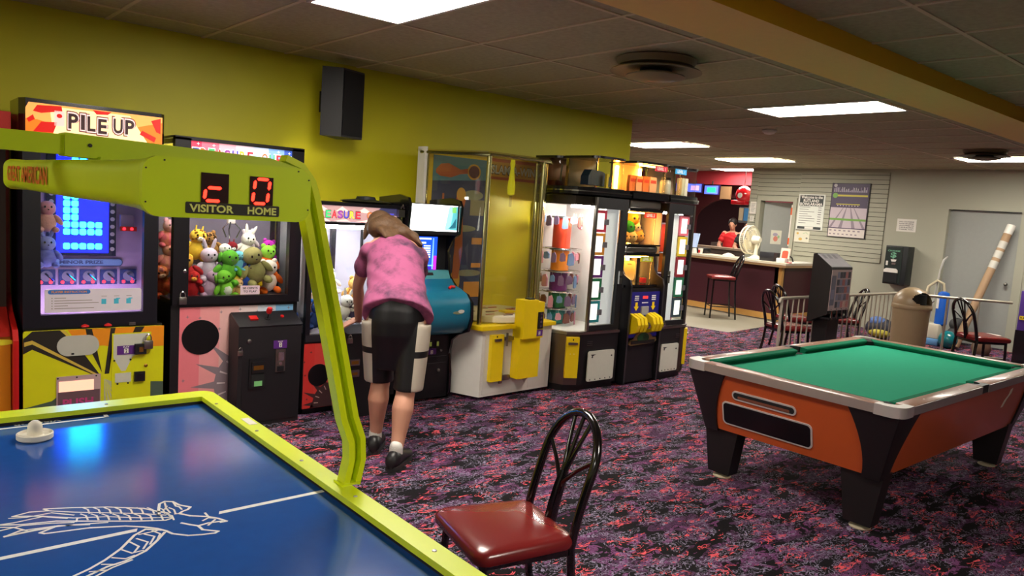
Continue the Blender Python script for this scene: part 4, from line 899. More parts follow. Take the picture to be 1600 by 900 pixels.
cbx2 = MB(); cbx2.poly(Fr((2.60, 0, 0), (0, 1, 0), (0, 0, 1)), [(4.80, 0), (5.00, 0), (5.00, 0.66), (4.80, 0.63)], 0.0, 0.36)
cb2 = obj('coin_box', cbx2, mat('coin_box_black', (24, 22, 26), 0.5), t, 0)
F = FY(0, 4.798, 0)
mb = MB(); mb.fbox(F, 2.62, 2.70, 0.395, 0.44, 0, 0.012, 0); mb.fbox(F, 2.632, 2.69, 0.405, 0.43, 0.012, 0.014, 1); mb.fbox(F, 2.62, 2.70, 0.31, 0.36, 0, 0.012, 0); mb.fbox(F, 2.64, 2.685, 0.325, 0.345, 0.012, 0.014, 1); obj('bill_acceptor', mb, [steel, brass], cb2, 0)
padlock(2.615, 4.797, 0.625, 1.0, steel, 'padlock on the coin box beside the hand of the person in pink')
mb = MB(); mb.box(2.95, 3.09, 4.93, 5.0, 0.1, 0.62, 0); obj('joystick_console', mb, black, t, 0)
T2 = [(2.47, .63, 5.10, .22, (40, 60, 110), (46, 66, 120), 'navy blue plush in the lower left of the bright claw machine', 'round'),
      (2.53, .84, 5.20, .22, (60, 130, 220), (90, 160, 230), 'bright blue fluffy plush in the upper left of the bright claw machine', 'long'),
      (2.47, .97, 5.28, .16, (240, 160, 70), (236, 140, 60), 'orange plush on top of the heap in the bright claw machine', 'round'),
      (2.60, .62, 5.09, .19, (226, 214, 200), (236, 226, 214), 'cream plush at the front of the bright claw machine', 'round'),
      (2.56, .72, 5.17, .20, (222, 176, 140), (236, 196, 160), 'peach coloured plush in the middle left of the bright claw machine', 'round'),
      (2.71, .68, 5.12, .22, (240, 236, 230), (244, 240, 236), 'white plush next to the person in the bright claw machine', 'long'),
      (2.80, .66, 5.10, .20, (70, 60, 90), (90, 80, 110), 'dark purple plush behind the hand of the person in pink', 'round'),
      (2.80, .80, 5.18, .22, (238, 180, 90), (242, 196, 110), 'yellow orange plush in the centre of the bright claw machine', 'round'),
      (2.70, .86, 5.28, .20, (244, 240, 234), (246, 240, 236), 'white plush at the back of the bright claw machine', 'round'),
      (2.90, .70, 5.15, .22, (200, 200, 214), (214, 214, 224), 'pale grey plush in the right of the bright claw machine', 'round'),
      (3.00, .66, 5.18, .22, (236, 150, 150), (240, 170, 170), 'pink plush in the right corner of the bright claw machine', 'round'),
      (2.62, .64, 5.30, .24, (236, 200, 180), (240, 210, 190), 'pale orange plush deep in the bright claw machine', 'round'),
      (2.42, .62, 5.20, .22, (60, 80, 140), (70, 90, 150), 'dusky blue plush against the left side of the bright claw machine', 'round'),
      (2.88, .62, 5.32, .24, (240, 236, 224), (240, 236, 224), 'ivory plush deep in the right of the bright claw machine', 'floppy')]
for i, (x, z, y, s, bc, hc, lb, er) in enumerate(T2):
    plush(x, y, z, s, bc, hc, lb, er, rot=[10, -12, 25, 0, -20, 5, -8][i % 7], lean=[5, 15, 0, 10][i % 4], group='plush toys in the bright claw machine', muzzle=(250, 240, 230) if i % 3 == 0 else None)

# ================================================================== VIDEO ARCADE CABINET
t = thing('arcade_cabinet', 'upright video arcade cabinet with bright marquee, blue screen and sea blue control panel', 'arcade machine', (3.39, 5.25, 0))
prof_ = [(4.98, 0), (5.36, 0), (5.36, 1.63), (5.05, 1.66), (4.93, 1.64), (4.90, 1.59), (4.92, 1.37), (4.99, 1.33), (5.06, 1.22), (5.02, 1.02), (4.90, 0.93), (4.76, 0.90), (4.69, 0.84), (4.68, 0.70), (4.72, 0.60), (4.86, 0.55), (4.93, 0.50), (4.96, 0.38), (4.93, 0.22), (4.93, 0.06)]
for x in (3.13, 3.62):
    mb = MB(); mb.poly(Fr((x, 0, 0), (0, 1, 0), (0, 0, 1)), prof_, 0, 0.022, 0); obj('side_panel', mb, blackgl, t, 0)
mb = MB(); mb.box(3.152, 3.62, 4.96, 5.35, 0.02, 0.58); obj('lower_cabinet', mb, black, t, 0)
mb = MB()
sec2 = [(4.98, 1.00), (4.93, 0.955), (4.84, 0.935), (4.76, 0.905), (4.715, 0.86), (4.70, 0.80), (4.70, 0.72), (4.73, 0.63), (4.80, 0.58), (4.97, 0.56), (4.99, 0.56)]
R_ = [[(x, a, b_) for a, b_ in sec2+[(5.0, 1.0)]] for x in (3.152, 3.62)]
mb.loft(R_, 0)
mb.disc(FY(0, 4.698, 0), 3.50, 0.765, 0.05, 0.012, 0, 0.002, 1); mb.disc(FY(0, 4.698, 0), 3.53, 0.775, 0.03, 0.014, 0, 0.0025, 2)
mb.tube([(3.50, 4.84, 0.94), (3.52, 4.84, 0.955), (3.56, 4.85, 0.95)], 0.012, m=3)
obj('control_panel', mb, [mat('sea_blue_print', (26, 112, 140), 0.3, mottle=0.35, mscale=3), mat('fish_print', (120, 130, 100), 0.4), mat('fish_print_light', (200, 200, 190), 0.4), redp], t, 50)
mb = MB(); mb.hexa(((3.152, 4.995, 1.00), (3.62, 4.995, 1.00), (3.62, 5.08, 1.00), (3.152, 5.08, 1.00), (3.152, 5.03, 1.065), (3.62, 5.03, 1.065), (3.62, 5.08, 1.065), (3.152, 5.08, 1.065)), 0)
F = Fr((0, 4.995, 1.0), (1, 0, 0), (0, 0.035, 0.065)); mb.fbox(F, 3.24, 3.27, 0.03, 0.045, 0, 0.002, 1); mb.fbox(F, 3.38, 3.46, 0.03, 0.055, 0, 0.002, 2)
obj('speaker_strip', mb, [mat('strip_teal', (70, 150, 160), 0.4), yellowp, black], t, 0)
mb = MB(); mb.box(3.152, 3.62, 5.085, 5.12, 1.06, 1.38, 0)
F = FY(0, 5.083, 0); mb.fbox(F, 3.20, 3.53, 1.065, 1.335, -0.001, 0.0015, 1)
mb.flat(F, [(3.20, 1.30), (3.35, 1.30), (3.35, 1.335), (3.20, 1.335)], 0.002, 2); mb.flat(F, [(3.35, 1.312), (3.47, 1.312), (3.47, 1.325), (3.35, 1.325)], 0.002, 3)
mb.text(F, 'TOURNAMENT', 3.21, 3.34, 1.306, 1.328, 0.0025, 3) ; mb.fbox(F, 3.28, 3.42, 1.278, 1.292, 0.0015, 0.002, 3)
for k in range(6):
    mb.fbox(F, 3.27, 3.345, 1.255-0.018*k, 1.265-0.018*k, 0.0015, 0.002, 3); mb.fbox(F, 3.40, 3.465, 1.255-0.018*k, 1.265-0.018*k, 0.0015, 0.002, 3)
mb.fbox(F, 3.20, 3.50, 1.095, 1.105, 0.0015, 0.002, 4); mb.fbox(F, 3.485, 3.497, 1.07, 1.325, 0.0015, 0.002, 4); mb.fbox(F, 3.20, 3.53, 1.065, 1.09, 0.0015, 0.0018, 5); mb.fbox(F, 3.50, 3.53, 1.065, 1.18, 0.0015, 0.0019, 2)
obj('screen', mb, [dark, lit((28, 80, 220), 1.6), lit((170, 40, 190), 1.6), lit((220, 235, 255), 1.8), lit((120, 180, 240), 1.5), lit((60, 30, 170), 1.3)], t, 0)
mb = MB(); mb.box(3.152, 3.62, 4.94, 5.35, 1.38, 1.60, 0); mb.box(3.155, 3.618, 4.93, 4.94, 1.36, 1.385, 0)
F = FY(0, 4.938, 0); mb.fbox(F, 3.16, 3.61, 1.39, 1.595, -0.002, 0.002, 1)
for k, c in enumerate((2, 3, 4)): mb.flat(F, [(3.44+0.05*k, 1.40), (3.52+0.045*k if k < 2 else 3.61, 1.40), (3.52+0.045*k if k < 2 else 3.61, 1.59), (3.48+0.045*k, 1.59), (3.46+0.05*k, 1.5)], 0.0024+0.0003*k, c)
mb.fbox(F, 3.555, 3.595, 1.54, 1.585, 0.003, 0.004, 5)
mb.flat(F, [(3.52, 1.41), (3.56, 1.44), (3.60, 1.50), (3.60, 1.42)], 0.0035, 6)
obj('marquee', mb, [black, lit((255, 255, 250), 5.0), lit((220, 250, 255), 2.4), lit((140, 220, 225), 1.6), lit((90, 180, 190), 1.1), lit((130, 210, 110), 1.0), lit((40, 110, 130), 0.9)], t, 0)
F = FY(0, 4.958, 0); mb = MB(); mb.fbox(F, 3.17, 3.60, 0.08, 0.54, 0, 0.006, 0); mb.fbox(F, 3.30, 3.60, 0.365, 0.368, 0.006, 0.008, 1); mb.fbox(F, 3.30, 3.60, 0.31, 0.313, 0.006, 0.008, 1)
mb.lathe([(0.014, 0), (0.014, 0.01), (0.005, 0.014)], (3.52, 4.952, 0.25), 12, 2, axis=(0, -1, 0)); obj('coin_door', mb, [black, mat('door_line_grey', (70, 70, 74), 0.5), steel], t, 0)
mb = MB()
for a in (3.41, 3.48): mb.fbox(F, a, a+0.035, 0.445, 0.50, 0.006, 0.012, 0); mb.fbox(F, a+0.008, a+0.027, 0.455, 0.49, 0.012, 0.014, 1)
mb.lathe([(0.011, 0), (0.011, 0.01), (0.005, 0.014)], (3.535, 4.952, 0.415), 12, 2, axis=(0, -1, 0))
obj('coin_slot', mb, [black, mat('slot_yellow_green', (130, 140, 60), 0.4, emit=(150, 160, 70), es=0.3), steel], t, 0)
mb = MB(); mb.fbox(F, 3.405, 3.49, 0.385, 0.435, 0.006, 0.008, 0); mb.fbox(F, 3.435, 3.457, 0.39, 0.42, 0.008, 0.009, 1); mb.text(F, '2', 3.440, 3.452, 0.393, 0.417, 0.0095, 2); obj('price_sticker', mb, [purp, white, black], t, 0)
# things lying on top of machines
mb = MB(); mb.box(3.06, 3.115, 4.94, 4.97, 1.485, 1.54); mb.tube([(3.07, 4.93, 1.55), (3.085, 4.925, 1.58), (3.10, 4.93, 1.55)], 0.006)
solo('hasp_lock', mb, steel, 'steel hasp between the TREASURE sign and the white marquee', 'lock')
mb = MB(); mb.lathe([(0.17, 0), (0.20, 0.012), (0.17, 0.02), (0.08, 0.028), (0.07, 0.05), (0.01, 0.055)], (2.93, 5.22, 1.572), 28, 0)
solo('black_lid', mb, mat('matte_black_plastic', (22, 26, 30), 0.5), 'flat black dish lying on top of the brightly lit claw machine', 'lid')

# ================================================================== SLAM-A-WIN
t = thing('bat_game_machine', 'white and yellow prize game with clear walls and SLAM-A-WIN sign', 'arcade machine', (4.20, 5.15, 0))
base = [(3.81, 4.76), (4.63, 4.80), (4.64, 5.02), (4.84, 5.34), (4.84, 5.54), (3.56, 5.54), (3.56, 5.39), (3.67, 5.36), (3.70, 5.02)]
mb = MB(); mb.loft([[(a, b_, 0.03) for a, b_ in base], [(a, b_, 0.598) for a, b_ in base]]); mb.box(3.9, 4.55, 4.85, 5.5, 0, 0.03, 1)
bs = obj('base_cabinet', mb, [white, black], t, 0)
def edge(a, b_, z0, z1, w, m, name, par, dz=0):
    pass
mb = MB(); shelf = [(3.77, 4.72), (4.645, 4.765), (4.65, 5.0), (4.85, 5.33), (4.85, 5.54), (3.55, 5.54), (3.55, 5.38), (3.66, 5.35), (3.69, 5.0)]
mb.loft([[(a, b_, 0.598) for a, b_ in shelf], [(a, b_, 0.632) for a, b_ in shelf]]); obj('shelf', mb, yellowp, t, 0)
mb = MB(); mb.lathe([(0.36, 0), (0.375, 0.01), (0.375, 0.055), (0.36, 0.065), (0.01, 0.065)], (4.20, 5.14, 0.634), 48, 0)
rr = random.Random(3)
for k in range(22):
    a = rr.uniform(0, 2*PI); r_ = rr.uniform(0.08, 0.34); w = 0.045
    mb.box(4.20+r_*math.cos(a)-w, 4.20+r_*math.cos(a)+w, 5.14+r_*math.sin(a)-0.008, 5.14+r_*math.sin(a)+0.008, 0.699, 0.7005+0.0002*k, 1+(k % 3 == 0))
mb.box(4.18, 4.30, 4.93, 5.02, 0.70, 0.715, 3)
obj('turntable', mb, [mat('cream_disc', (222, 212, 190), 0.35), mat('red_print', (180, 60, 50), 0.4), mat('dark_print', (70, 60, 60), 0.4), yellowp], t)
F = Fr((3.81, 4.76, 0), (0.82, 0.04, 0), (0, 0, 1))
mb = MB(); mb.fbox(F, 0.03, 0.50, 0.05, 0.56, 0, 0.004, 0); obj('front_door', mb, mat('door_white', (216, 214, 206), 0.4), t, 0)
mb = MB(); mb.fbox(F, 0.56, 0.78, 0.05, 0.56, 0, 0.003, 0); mb.disc(F, 0.64, 0.40, 0.008, 0.008, 0.003, 0.006, 1, 10); obj('side_door', mb, [MATS['door_white'], black], t, 0)
mb = MB(); mb.fbox(F, 0.075, 0.205, 0.16, 0.555, 0.002, 0.045, 0); mb.fbox(F, 0.095, 0.17, 0.505, 0.525, 0.045, 0.06, 1); mb.fbox(F, 0.12, 0.13, 0.535, 0.55, 0.045, 0.047, 2); obj('locking_bar_box', mb, [yellowp, steel, black], t, 0)
mb = MB(); mb.fbox(F, 0.15, 0.37, 0.50, 0.53, 0.012, 0.028, 0); mb.tube([F.p(0.225, 0.46, 0.06), F.p(0.225, 0.57, 0.06)], 0.010, 8, 0); mb.poly(F, rrect(0.24, 0.31, 0.49, 0.54, 0.02, 4), 0.028, 0.034, 0)
obj('hinge', mb, steel, t, 30); mb = MB(); mb.fbox(F, 0.20, 0.23, 0.13, 0.22, 0.01, 0.025, 0); mb.poly(F, rrect(0.22, 0.32, 0.155, 0.20, 0.02, 4), 0.01, 0.028, 0); obj('hinge', mb, steel, t, 30)
mb = MB(); mb.fbox(F, 0.335, 0.58, 0.17, 0.62, 0.005, 0.10, 0); mb.fbox(F, 0.335, 0.50, 0.52, 0.85, 0.02, 0.13, 0); mb.fbox(F, 0.50, 0.58, 0.52, 0.83, 0.02, 0.125, 0); mb.fbox(F, 0.42, 0.48, 0.85, 0.86, 0.04, 0.10, 1)
mb.flat(F, [(0.46, 0.171), (0.56, 0.171), (0.51, 0.10)], 0.01, 2)  # pale grey triangle below the coin tower
cbm = obj('coin_tower', mb, [yellowp, black, mat('pale_grey_plate', (180, 176, 166), 0.5)], t, 0)
mb = MB(); mb.fbox(F, 0.508, 0.565, 0.60, 0.745, 0.125, 0.135, 0)
for v in (0.625, 0.66, 0.695, 0.73): mb.disc(F, 0.536, v, 0.013, 0.013, 0.135, 0.14, 1, 10)
obj('coin_mechanism', mb, [black, chrome], cbm, 0)
mb = MB(); mb.fbox(F, 0.50, 0.575, 0.535, 0.59, 0.1255, 0.1275, 0); mb.fbox(F, 0.527, 0.547, 0.545, 0.575, 0.1275, 0.1285, 1); mb.text(F, '2', 0.532, 0.543, 0.548, 0.572, 0.129, 2); obj('price_sticker', mb, [purp, white, black], cbm, 0)
# tower: back board with art, posts, clear panes, roof
mb = MB(); mb.box(3.57, 4.86, 5.40, 5.44, 0.632, 2.06, 0); F = FY(0, 5.398, 0)
sk = 1; mb.fbox(F, 3.66, 4.25, 0.632, 2.02, 0, 0.002, 1)
mb.flat(F, [(3.66, 1.80), (4.25, 1.84), (4.25, 2.02), (3.66, 2.02)], 0.003, 2)
for a, b_, w, h in ((3.72, 1.60, .22, .07), (3.86, 1.40, .3, .06), (3.70, 1.15, .2, .08), (3.95, 1.0, .3, .06), (3.72, 0.80, .25, .07), (4.0, 1.70, .22, .09)): mb.disc(F, a+w/2, b_, w/2, h/2, 0.0025, 0.0035, 3, 16)
mb.poly(F, [(3.69, 1.90), (3.74, 1.95), (3.82, 1.96), (3.95, 1.915), (4.03, 1.93), (4.03, 1.885), (3.95, 1.875), (3.85, 1.84), (3.74, 1.845), (3.69, 1.87)], 0.003, 0.006, 4)
mb.disc(F, 4.10, 1.905, 0.075, 0.07, 0.003, 0.005, 5, 20); mb.disc(F, 4.10, 1.905, 0.058, 0.055, 0.005, 0.007, 6, 20)
mb.poly(F, [(3.93, 1.70), (4.00, 1.74), (4.03, 1.68), (4.0, 1.55), (4.02, 1.2), (3.99, 0.95), (3.92, 0.95), (3.93, 1.2), (3.94, 1.5), (3.91, 1.62)], 0.004, 0.007, 4)
mb.disc(F, 3.955, 0.93, 0.055, 0.10, 0.004, 0.006, 5, 20); mb.disc(F, 3.97, 1.70, 0.05, 0.06, 0.006, 0.008, 5, 16)
mb.fbox(F, 3.77, 3.79, 1.50, 1.70, 0.003, 0.005, 4)
for (a, b_, c, d_) in ((4.12, 4.25, 1.26, 1.32), (4.13, 4.25, 1.05, 1.09), (4.06, 4.25, 0.78, 0.92)): mb.fbox(F, a, b_, c, d_, 0.003, 0.006, 7)
mb.fbox(F, 4.08, 4.24, 1.52, 1.66, 0.003, 0.005, 8)
mb.fbox(F, 4.27, 4.85, 1.86, 2.05, 0, 0.004, 4); mb.fbox(F, 4.28, 4.84, 1.885, 2.02, 0.004, 0.006, 5); mb.text(F, 'SLAM-A-WIN', 4.285, 4.83, 1.905, 1.995, 0.007, 10); mb.text(F, 'SLAM-A-WIN', 4.291, 4.826, 1.912, 1.989, 0.0085, 11)
mb.fbox(F, 4.28, 4.84, 0.632, 1.84, 0, 0.006, 9)
obj('back_board', mb, [yellowp, mat('art_navy', (48, 54, 106), 0.5), mat('art_light_blue', (90, 140, 170), 0.5), mat('art_cloud', (140, 140, 120), 0.5), mat('art_orange', (190, 96, 44), 0.5), mat('art_gold', (214, 160, 50), 0.5), mat('art_maroon', (92, 30, 40), 0.5), mat('art_orange_card', (220, 150, 60), 0.5), mat('art_grey_card', (140, 130, 100), 0.5), mat('board_yellow', (226, 208, 20), 0.4), mat('art_black', (26, 22, 24), 0.5), mat('art_white', (214, 210, 200), 0.5)], t, 0)
roof = [(3.53, 5.46), (3.53, 5.40), (3.80, 4.80), (4.50, 4.84), (4.65, 4.98), (4.86, 5.40), (4.86, 5.46)]
gold = mat('champagne_metal', (190, 184, 130), 0.25, 1.0)
mb = MB(); mb.loft([[(a, b_, 2.035) for a, b_ in roof], [(a, b_, 2.055) for a, b_ in roof]]); obj('roof', mb, plex, t, 0)
mb = MB(); 
for i in range(1, 5): mb.tube([(*roof[i], 2.03), (*roof[i+1], 2.03)], 0.013, 8)
obj('roof_rail', mb, gold, t)
posts = [(3.58, 5.38), (3.82, 4.83), (4.46, 4.87), (4.61, 5.01), (4.83, 5.37)]
for a, b_ in posts:
    mb = MB(); mb.cyl((a, b_, 0.63), (a, b_, 2.04), 0.021, n=14); obj('post', mb, gold, t)
for (a, b_), (c, d_) in zip(posts[:-1], posts[1:]):
    mb = MB(); mb.hexa(((a, b_, 0.635), (c, d_, 0.635), (c, d_+0.005, 0.635), (a, b_+0.005, 0.635), (a, b_, 2.03), (c, d_, 2.03), (c, d_+0.005, 2.03), (a, b_+0.005, 2.03))); obj('clear_pane', mb, plex, t, 0)
mb = MB(); mb.box(3.535, 3.56, 5.34, 5.45, 0.64, 2.075); obj('side_board', mb, white, t, 0)
mb = MB(); mb.lathe([(0.018, 0), (0.022, -0.03), (0.016, -0.08), (0.035, -0.24), (0.03, -0.30), (0.01, -0.31)], (4.28, 5.08, 2.03), 18, 0); mb.cyl((4.28, 5.08, 1.72), (4.28, 5.08, 1.62), 0.012, m=1); obj('bat', mb, [mat('bat_yellow', (236, 230, 20), 0.4, emit=(236, 230, 20), es=0.3), plex], t)

# ================================================================== PRIZE CASES
def arc_pts(n=8): return []
LEFT = [(4.90, 5.36), (4.70, 5.06), (4.66, 4.95), (4.665, 4.82), (4.72, 4.70), (4.83, 4.64), (4.90, 4.635), (5.33, 4.62)]
RIGHT = [(5.90, 4.60), (6.26, 4.61), (6.34, 4.62), (6.43, 4.67), (6.50, 4.74), (6.54, 4.84), (6.54, 5.10)]
def offs(P, d):   # move an outline towards (cx, 5.3)
    cx = sum(p[0] for p in P)/len(P); out = []
    for a, b_ in P:
        v = V((cx-a, 5.3-b_)); v.normalize(); out.append((a+v.x*d, b_+v.y*d))
    return out
prize_mats = [mat('prize_print_%d' % i, c, 0.5) for i, c in enumerate(((120, 70, 60), (214, 70, 60), (110, 140, 180), (226, 170, 70), (130, 100, 130), (110, 160, 130), (220, 150, 170), (170, 170, 180)))]
def prize_unit(P, x_in, sgn, label, labelw):
    cx = sum(p[0] for p in P)/len(P)
    t = thing('prize_case', label, 'prize machine', (cx, 5.0, 0))
    back = [(P[-1][0], 5.54), (P[0][0], 5.54)]
    def slab(z0, z1, d=0.0, m=0, mbx=None):
        k = mbx or MB(); Q = offs(P, d)+back if d else P+back
        k.loft([[(a, b_, z0) for a, b_ in Q], [(a, b_, z1) for a, b_ in Q]], m); return k
    obj('base_cabinet', slab(0.05, 0.52), black, t, 30)
    obj('plinth', slab(0.0, 0.05, 0.03), black, t, 30)
    mb = slab(0.52, 0.545, -0.012); obj('counter_rim', mb, steel, t, 30)
    mb = slab(0.545, 0.552, 0.01); obj('display_floor', mb, white, t, 0)
    # yellow lock box on the steel corner
    i0 = [i for i in range(len(P)-1)]
    seg = (3, 5) if sgn < 0 else (1, 3)
    mb = MB(); Q = [(a, b_) for a, b_ in P[seg[0]:seg[1]+1]]; Qi = offs(Q, 0.03)
    for (a, b_), (c, d_) in zip(Q[:-1], Q[1:]):
        mb.hexa(((a, b_-0.004, 0.06), (c, d_-0.004, 0.06), (c, d_+0.02, 0.06), (a, b_+0.02, 0.06), (a, b_-0.004, 0.515), (c, d_-0.004, 0.515), (c, d_+0.02, 0.515), (a, b_+0.02, 0.515)))
    obj('corner_plate', mb, mat('corner_steel_brown', (120, 108, 100), 0.35, 1.0), t, 30)
    A, B2 = (P[4], P[5]) if sgn < 0 else (P[2], P[4])
    d = V((B2[0]-A[0], B2[1]-A[1], 0)).normalized(); F = Fr((A[0], A[1], 0), d, (0, 0, 1))
    W_ = 0.12
    mb = MB(); mb.fbox(F, 0.0, W_, 0.13, 0.50, 0.003, 0.035, 0); mb.fbox(F, 0.015, 0.10, 0.435, 0.455, 0.035, 0.05, 1); mb.fbox(F, 0.055, 0.065, 0.47, 0.487, 0.035, 0.037, 2)
    for a in (0.04, 0.075): mb.disc(F, a, 0.35, 0.004, 0.004, 0.035, 0.037, 3, 8)
    obj('locking_bar_box', mb, [yellowp, steel, black, white], t, 0)
    # white hatch
    F = FY(0, 4.616, 0) if sgn < 0 else FY(0, 4.598, 0)
    u0, u1 = (4.93, 5.28) if sgn < 0 else (5.95, 6.23)
    mb = MB(); mb.poly(F, rrect(u0, u1, 0.085, 0.365, 0.02, 4), 0, 0.012, 0)
    for k in range(5): mb.disc(F, u0+0.04+(u1-u0-0.08)*k/4, 0.10, 0.006, 0.006, 0.012, 0.015, 1, 8)
    mb.disc(F, u0+0.05, 0.31, 0.008, 0.008, 0.012, 0.015, 1, 8); mb.disc(F, u1-0.04, 0.31, 0.008, 0.008, 0.012, 0.015, 1, 8); mb.flat(F, [(u0+0.03, 0.335), (u0+0.10, 0.335), (u0+0.05, 0.315)], 0.0125, 1)
    obj('service_hatch', mb, [mat('hatch_offwhite', (196, 196, 184), 0.45), black], t, 0)
    mb = MB()
    for k in range(3): mb.fbox(F, u0-0.02 if sgn < 0 else u1-0.05, (u0+0.05) if sgn < 0 else u1+0.02, 0.42+0.016*k, 0.424+0.016*k, 0, 0.003, 0)
    obj('vent_slots', mb, steel, t, 0)
    # upper: glass around the curve, door frame, posts
    Z0, Z1 = 0.552, 1.74
    curved = P[:7] if sgn < 0 else P[1:]
    mb = MB(); Qo = offs(P, 0.012); Qc = Qo[:7] if sgn < 0 else Qo[1:]
    mb.loft([[(a, b_, Z0) for a, b_ in Qc], [(a, b_, Z1-0.06) for a, b_ in Qc]], 0, cap=False, closed=False); obj('curved_glass', mb, GL, t, 60)
    mb = slab(Z1-0.06, Z1+0.02, 0.015, 0); obj('top_band', mb, mat('smoked_band', (52, 46, 38), 0.3, 0.6), t, 30)
    mb = MB(); du0, du1 = (4.90, 5.32) if sgn < 0 else (5.90, 6.30)
    yf = 4.615 if sgn < 0 else 4.60
    wu0, wu1 = (4.915, 5.245) if sgn < 0 else (5.985, 6.285)
    F = FY(0, yf, 0)
    for a, b_, c, d_ in ((du0, wu0, Z0, Z1+0.02), (wu1, du1, Z0, Z1+0.02), (wu0, wu1, Z0, 0.60), (wu0, wu1, 1.66, Z1+0.02)): mb.fbox(F, a, b_, c, d_, -0.03, 0, 0)
    obj('door_frame', mb, black, t, 0)
    mb = MB(); xe = 4.895 if sgn < 0 else 6.305
    mb.box(xe-0.012, xe+0.012, yf-0.005, yf+0.02, Z0, Z1+0.02); obj('door_edge', mb, steel, t, 0)
    mb = MB(); mb.fbox(F, wu0, wu1, 0.60, 1.66, -0.02, -0.016, 0); obj('door_glass', mb, GL, t, 0)
    # prize boards in the door
    cols = [(205, 50, 80), (222, 140, 40), (110, 40, 120), (30, 110, 70), (40, 130, 140)]
    if sgn > 0: cols = [(230, 110, 130), (230, 190, 60), (150, 30, 50), (30, 110, 80), (50, 70, 80)]
    n = 5; hh = (1.64-0.61)/n
    bu0, bu1 = (wu0+0.01, wu0+0.155) if sgn < 0 else (wu1-0.155, wu1-0.01)
    for k in range(n):
        z1 = 1.645-hh*k; z0 = z1-hh+0.01
        mb = MB(); mb.fbox(F, bu0, bu1, z0, z1, -0.045, -0.03, 0); mb.fbox(F, bu0+0.022, bu1-0.035, z0+0.025, z1-0.025, -0.03, -0.027, 1)
        mb.fbox(F, bu1-0.03, bu1+0.012, (z0+z1)/2-0.03, (z0+z1)/2+0.02, -0.03, -0.012, 2)
        obj('prize_board', mb, [mat('board_%d_%d_%d' % cols[k], cols[k], 0.5, emit=cols[k], es=0.25), lit((250, 246, 244), 1.1), mat('lock_grey_box', (90, 86, 92), 0.4)], t, 0)
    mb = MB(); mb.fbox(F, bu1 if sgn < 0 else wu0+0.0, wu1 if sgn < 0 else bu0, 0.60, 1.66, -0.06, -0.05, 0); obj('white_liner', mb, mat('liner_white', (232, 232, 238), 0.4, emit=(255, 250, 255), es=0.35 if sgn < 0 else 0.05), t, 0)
    mb = MB(); mb.fbox(F, wu1+0.005 if sgn < 0 else wu0-0.045, wu1+0.045 if sgn < 0 else wu0-0.005, 0.98, 1.10, 0, 0.02, 0); mb.disc(F, (wu1+0.025) if sgn < 0 else wu0-0.025, 1.05, 0.012, 0.012, 0.02, 0.03, 1, 10); obj('door_lock', mb, [chrome, black], t, 20)
    # interior column, shelves, back panel, lamp
    colx, coly = (4.94, 5.08) if sgn < 0 else (6.24, 4.97)
    mb = MB()
    for k, (z0, z1, m) in enumerate(((1.27, 1.55, 0), (1.06, 1.25, 1), (0.87, 1.04, 2), (0.71, 0.85, 3), (0.56, 0.69, 4))):
        mb.cyl((colx, coly, z0), (colx, coly, z1), 0.085, n=24, m=m); mb.cyl((colx, coly, z1), (colx, coly, z1+0.015), 0.105, n=24, m=5)
    obj('colour_column', mb, [mat('col_red', (220, 70, 40), 0.4), mat('col_orange', (226, 130, 30), 0.4), mat('col_purple', (104, 36, 100), 0.4), mat('col_green', (26, 110, 60), 0.4), mat('col_teal', (30, 130, 130), 0.4), steel], t, 40)
    mb = MB(); mb.box(P[0][0]+0.02, P[-1][0]-0.02, 5.40, 5.42, 0.552, 1.70, 0)
    if sgn > 0: mb.box(5.92, 5.93, 4.70, 5.4, 0.552, 1.70)
    else: mb.box(5.29, 5.30, 4.70, 5.4, 0.552, 1.70)
    obj('interior_panel', mb, mat('interior_white', (228, 224, 220), 0.5), t, 0)
    mb = MB()
    for z in (0.705, 0.865, 1.055, 1.265):
        for r_ in ((0.15, 0.20) if sgn < 0 else (0.18, 0.22)):
            mb.tube([(colx+r_*math.cos(a), coly+r_*math.sin(a), z) for a in [2*PI*i/20 for i in range(20)]], 0.003, 5, loop=True)
    obj('wire_rack', mb, chrome, t)
    mb = MB(); mb.box(colx-0.15, colx+0.15, 4.80, 4.83, 1.655, 1.675); obj('lamp_fill_strip', mb, lit((255, 250, 242), 260.0 if sgn < 0 else 60.0), t, 0)
    # hanging prizes, each a thing
    k = 0
    for z in (0.865, 1.055, 1.265, 1.60, 0.705):
        for a in range(9):
            an = math.radians(155+a*26) if sgn < 0 else math.radians(165+a*26)
            rr_ = 0.18 if sgn < 0 else 0.20
            px, py = colx+rr_*math.cos(an), coly+rr_*math.sin(an)
            if py > coly+0.08: continue
            h = (0.10, 0.085, 0.12, 0.07)[k % 4]; w = (0.028, 0.036, 0.024)[k % 3]
            mb = MB(); mb.tube([(px, py, z), (px, py, z-0.03)], 0.0012, 4, 1)
            mb.poly(Fr((px, py, z-0.03-h), (-math.sin(an), math.cos(an), 0), (0, 0, 1)), [(-w, 0.01), (-w*0.4, 0), (w, 0.008), (w, h*0.7), (w*0.3, h), (-w*0.8, h*0.9)], -0.006, 0.006, 0)
            pz = solo('hanging_prize', mb, [prize_mats[(k*5+3) % 8] if k % 2 else prize_mats[(k*3) % 8], white], 'small carded prize on the wire rack of the %s' % labelw, 'prize', 'carded prizes in the %s' % labelw, 20)
            k += 1
    # tier board for the top cases
    mb = slab(1.775, 1.80, -0.015); mb2 = slab(1.81, 1.84, 0.0, 0, mb); obj('upper_tier', mb, blackgl, t, 30)
    mb = slab(1.80, 1.81, -0.02); obj('tier_rim', mb, chrome, t, 30)
    return t
prize_unit(LEFT, 5.33, -1, 'left glass prize case with a white lit interior and orange, purple and green column', 'left prize case')
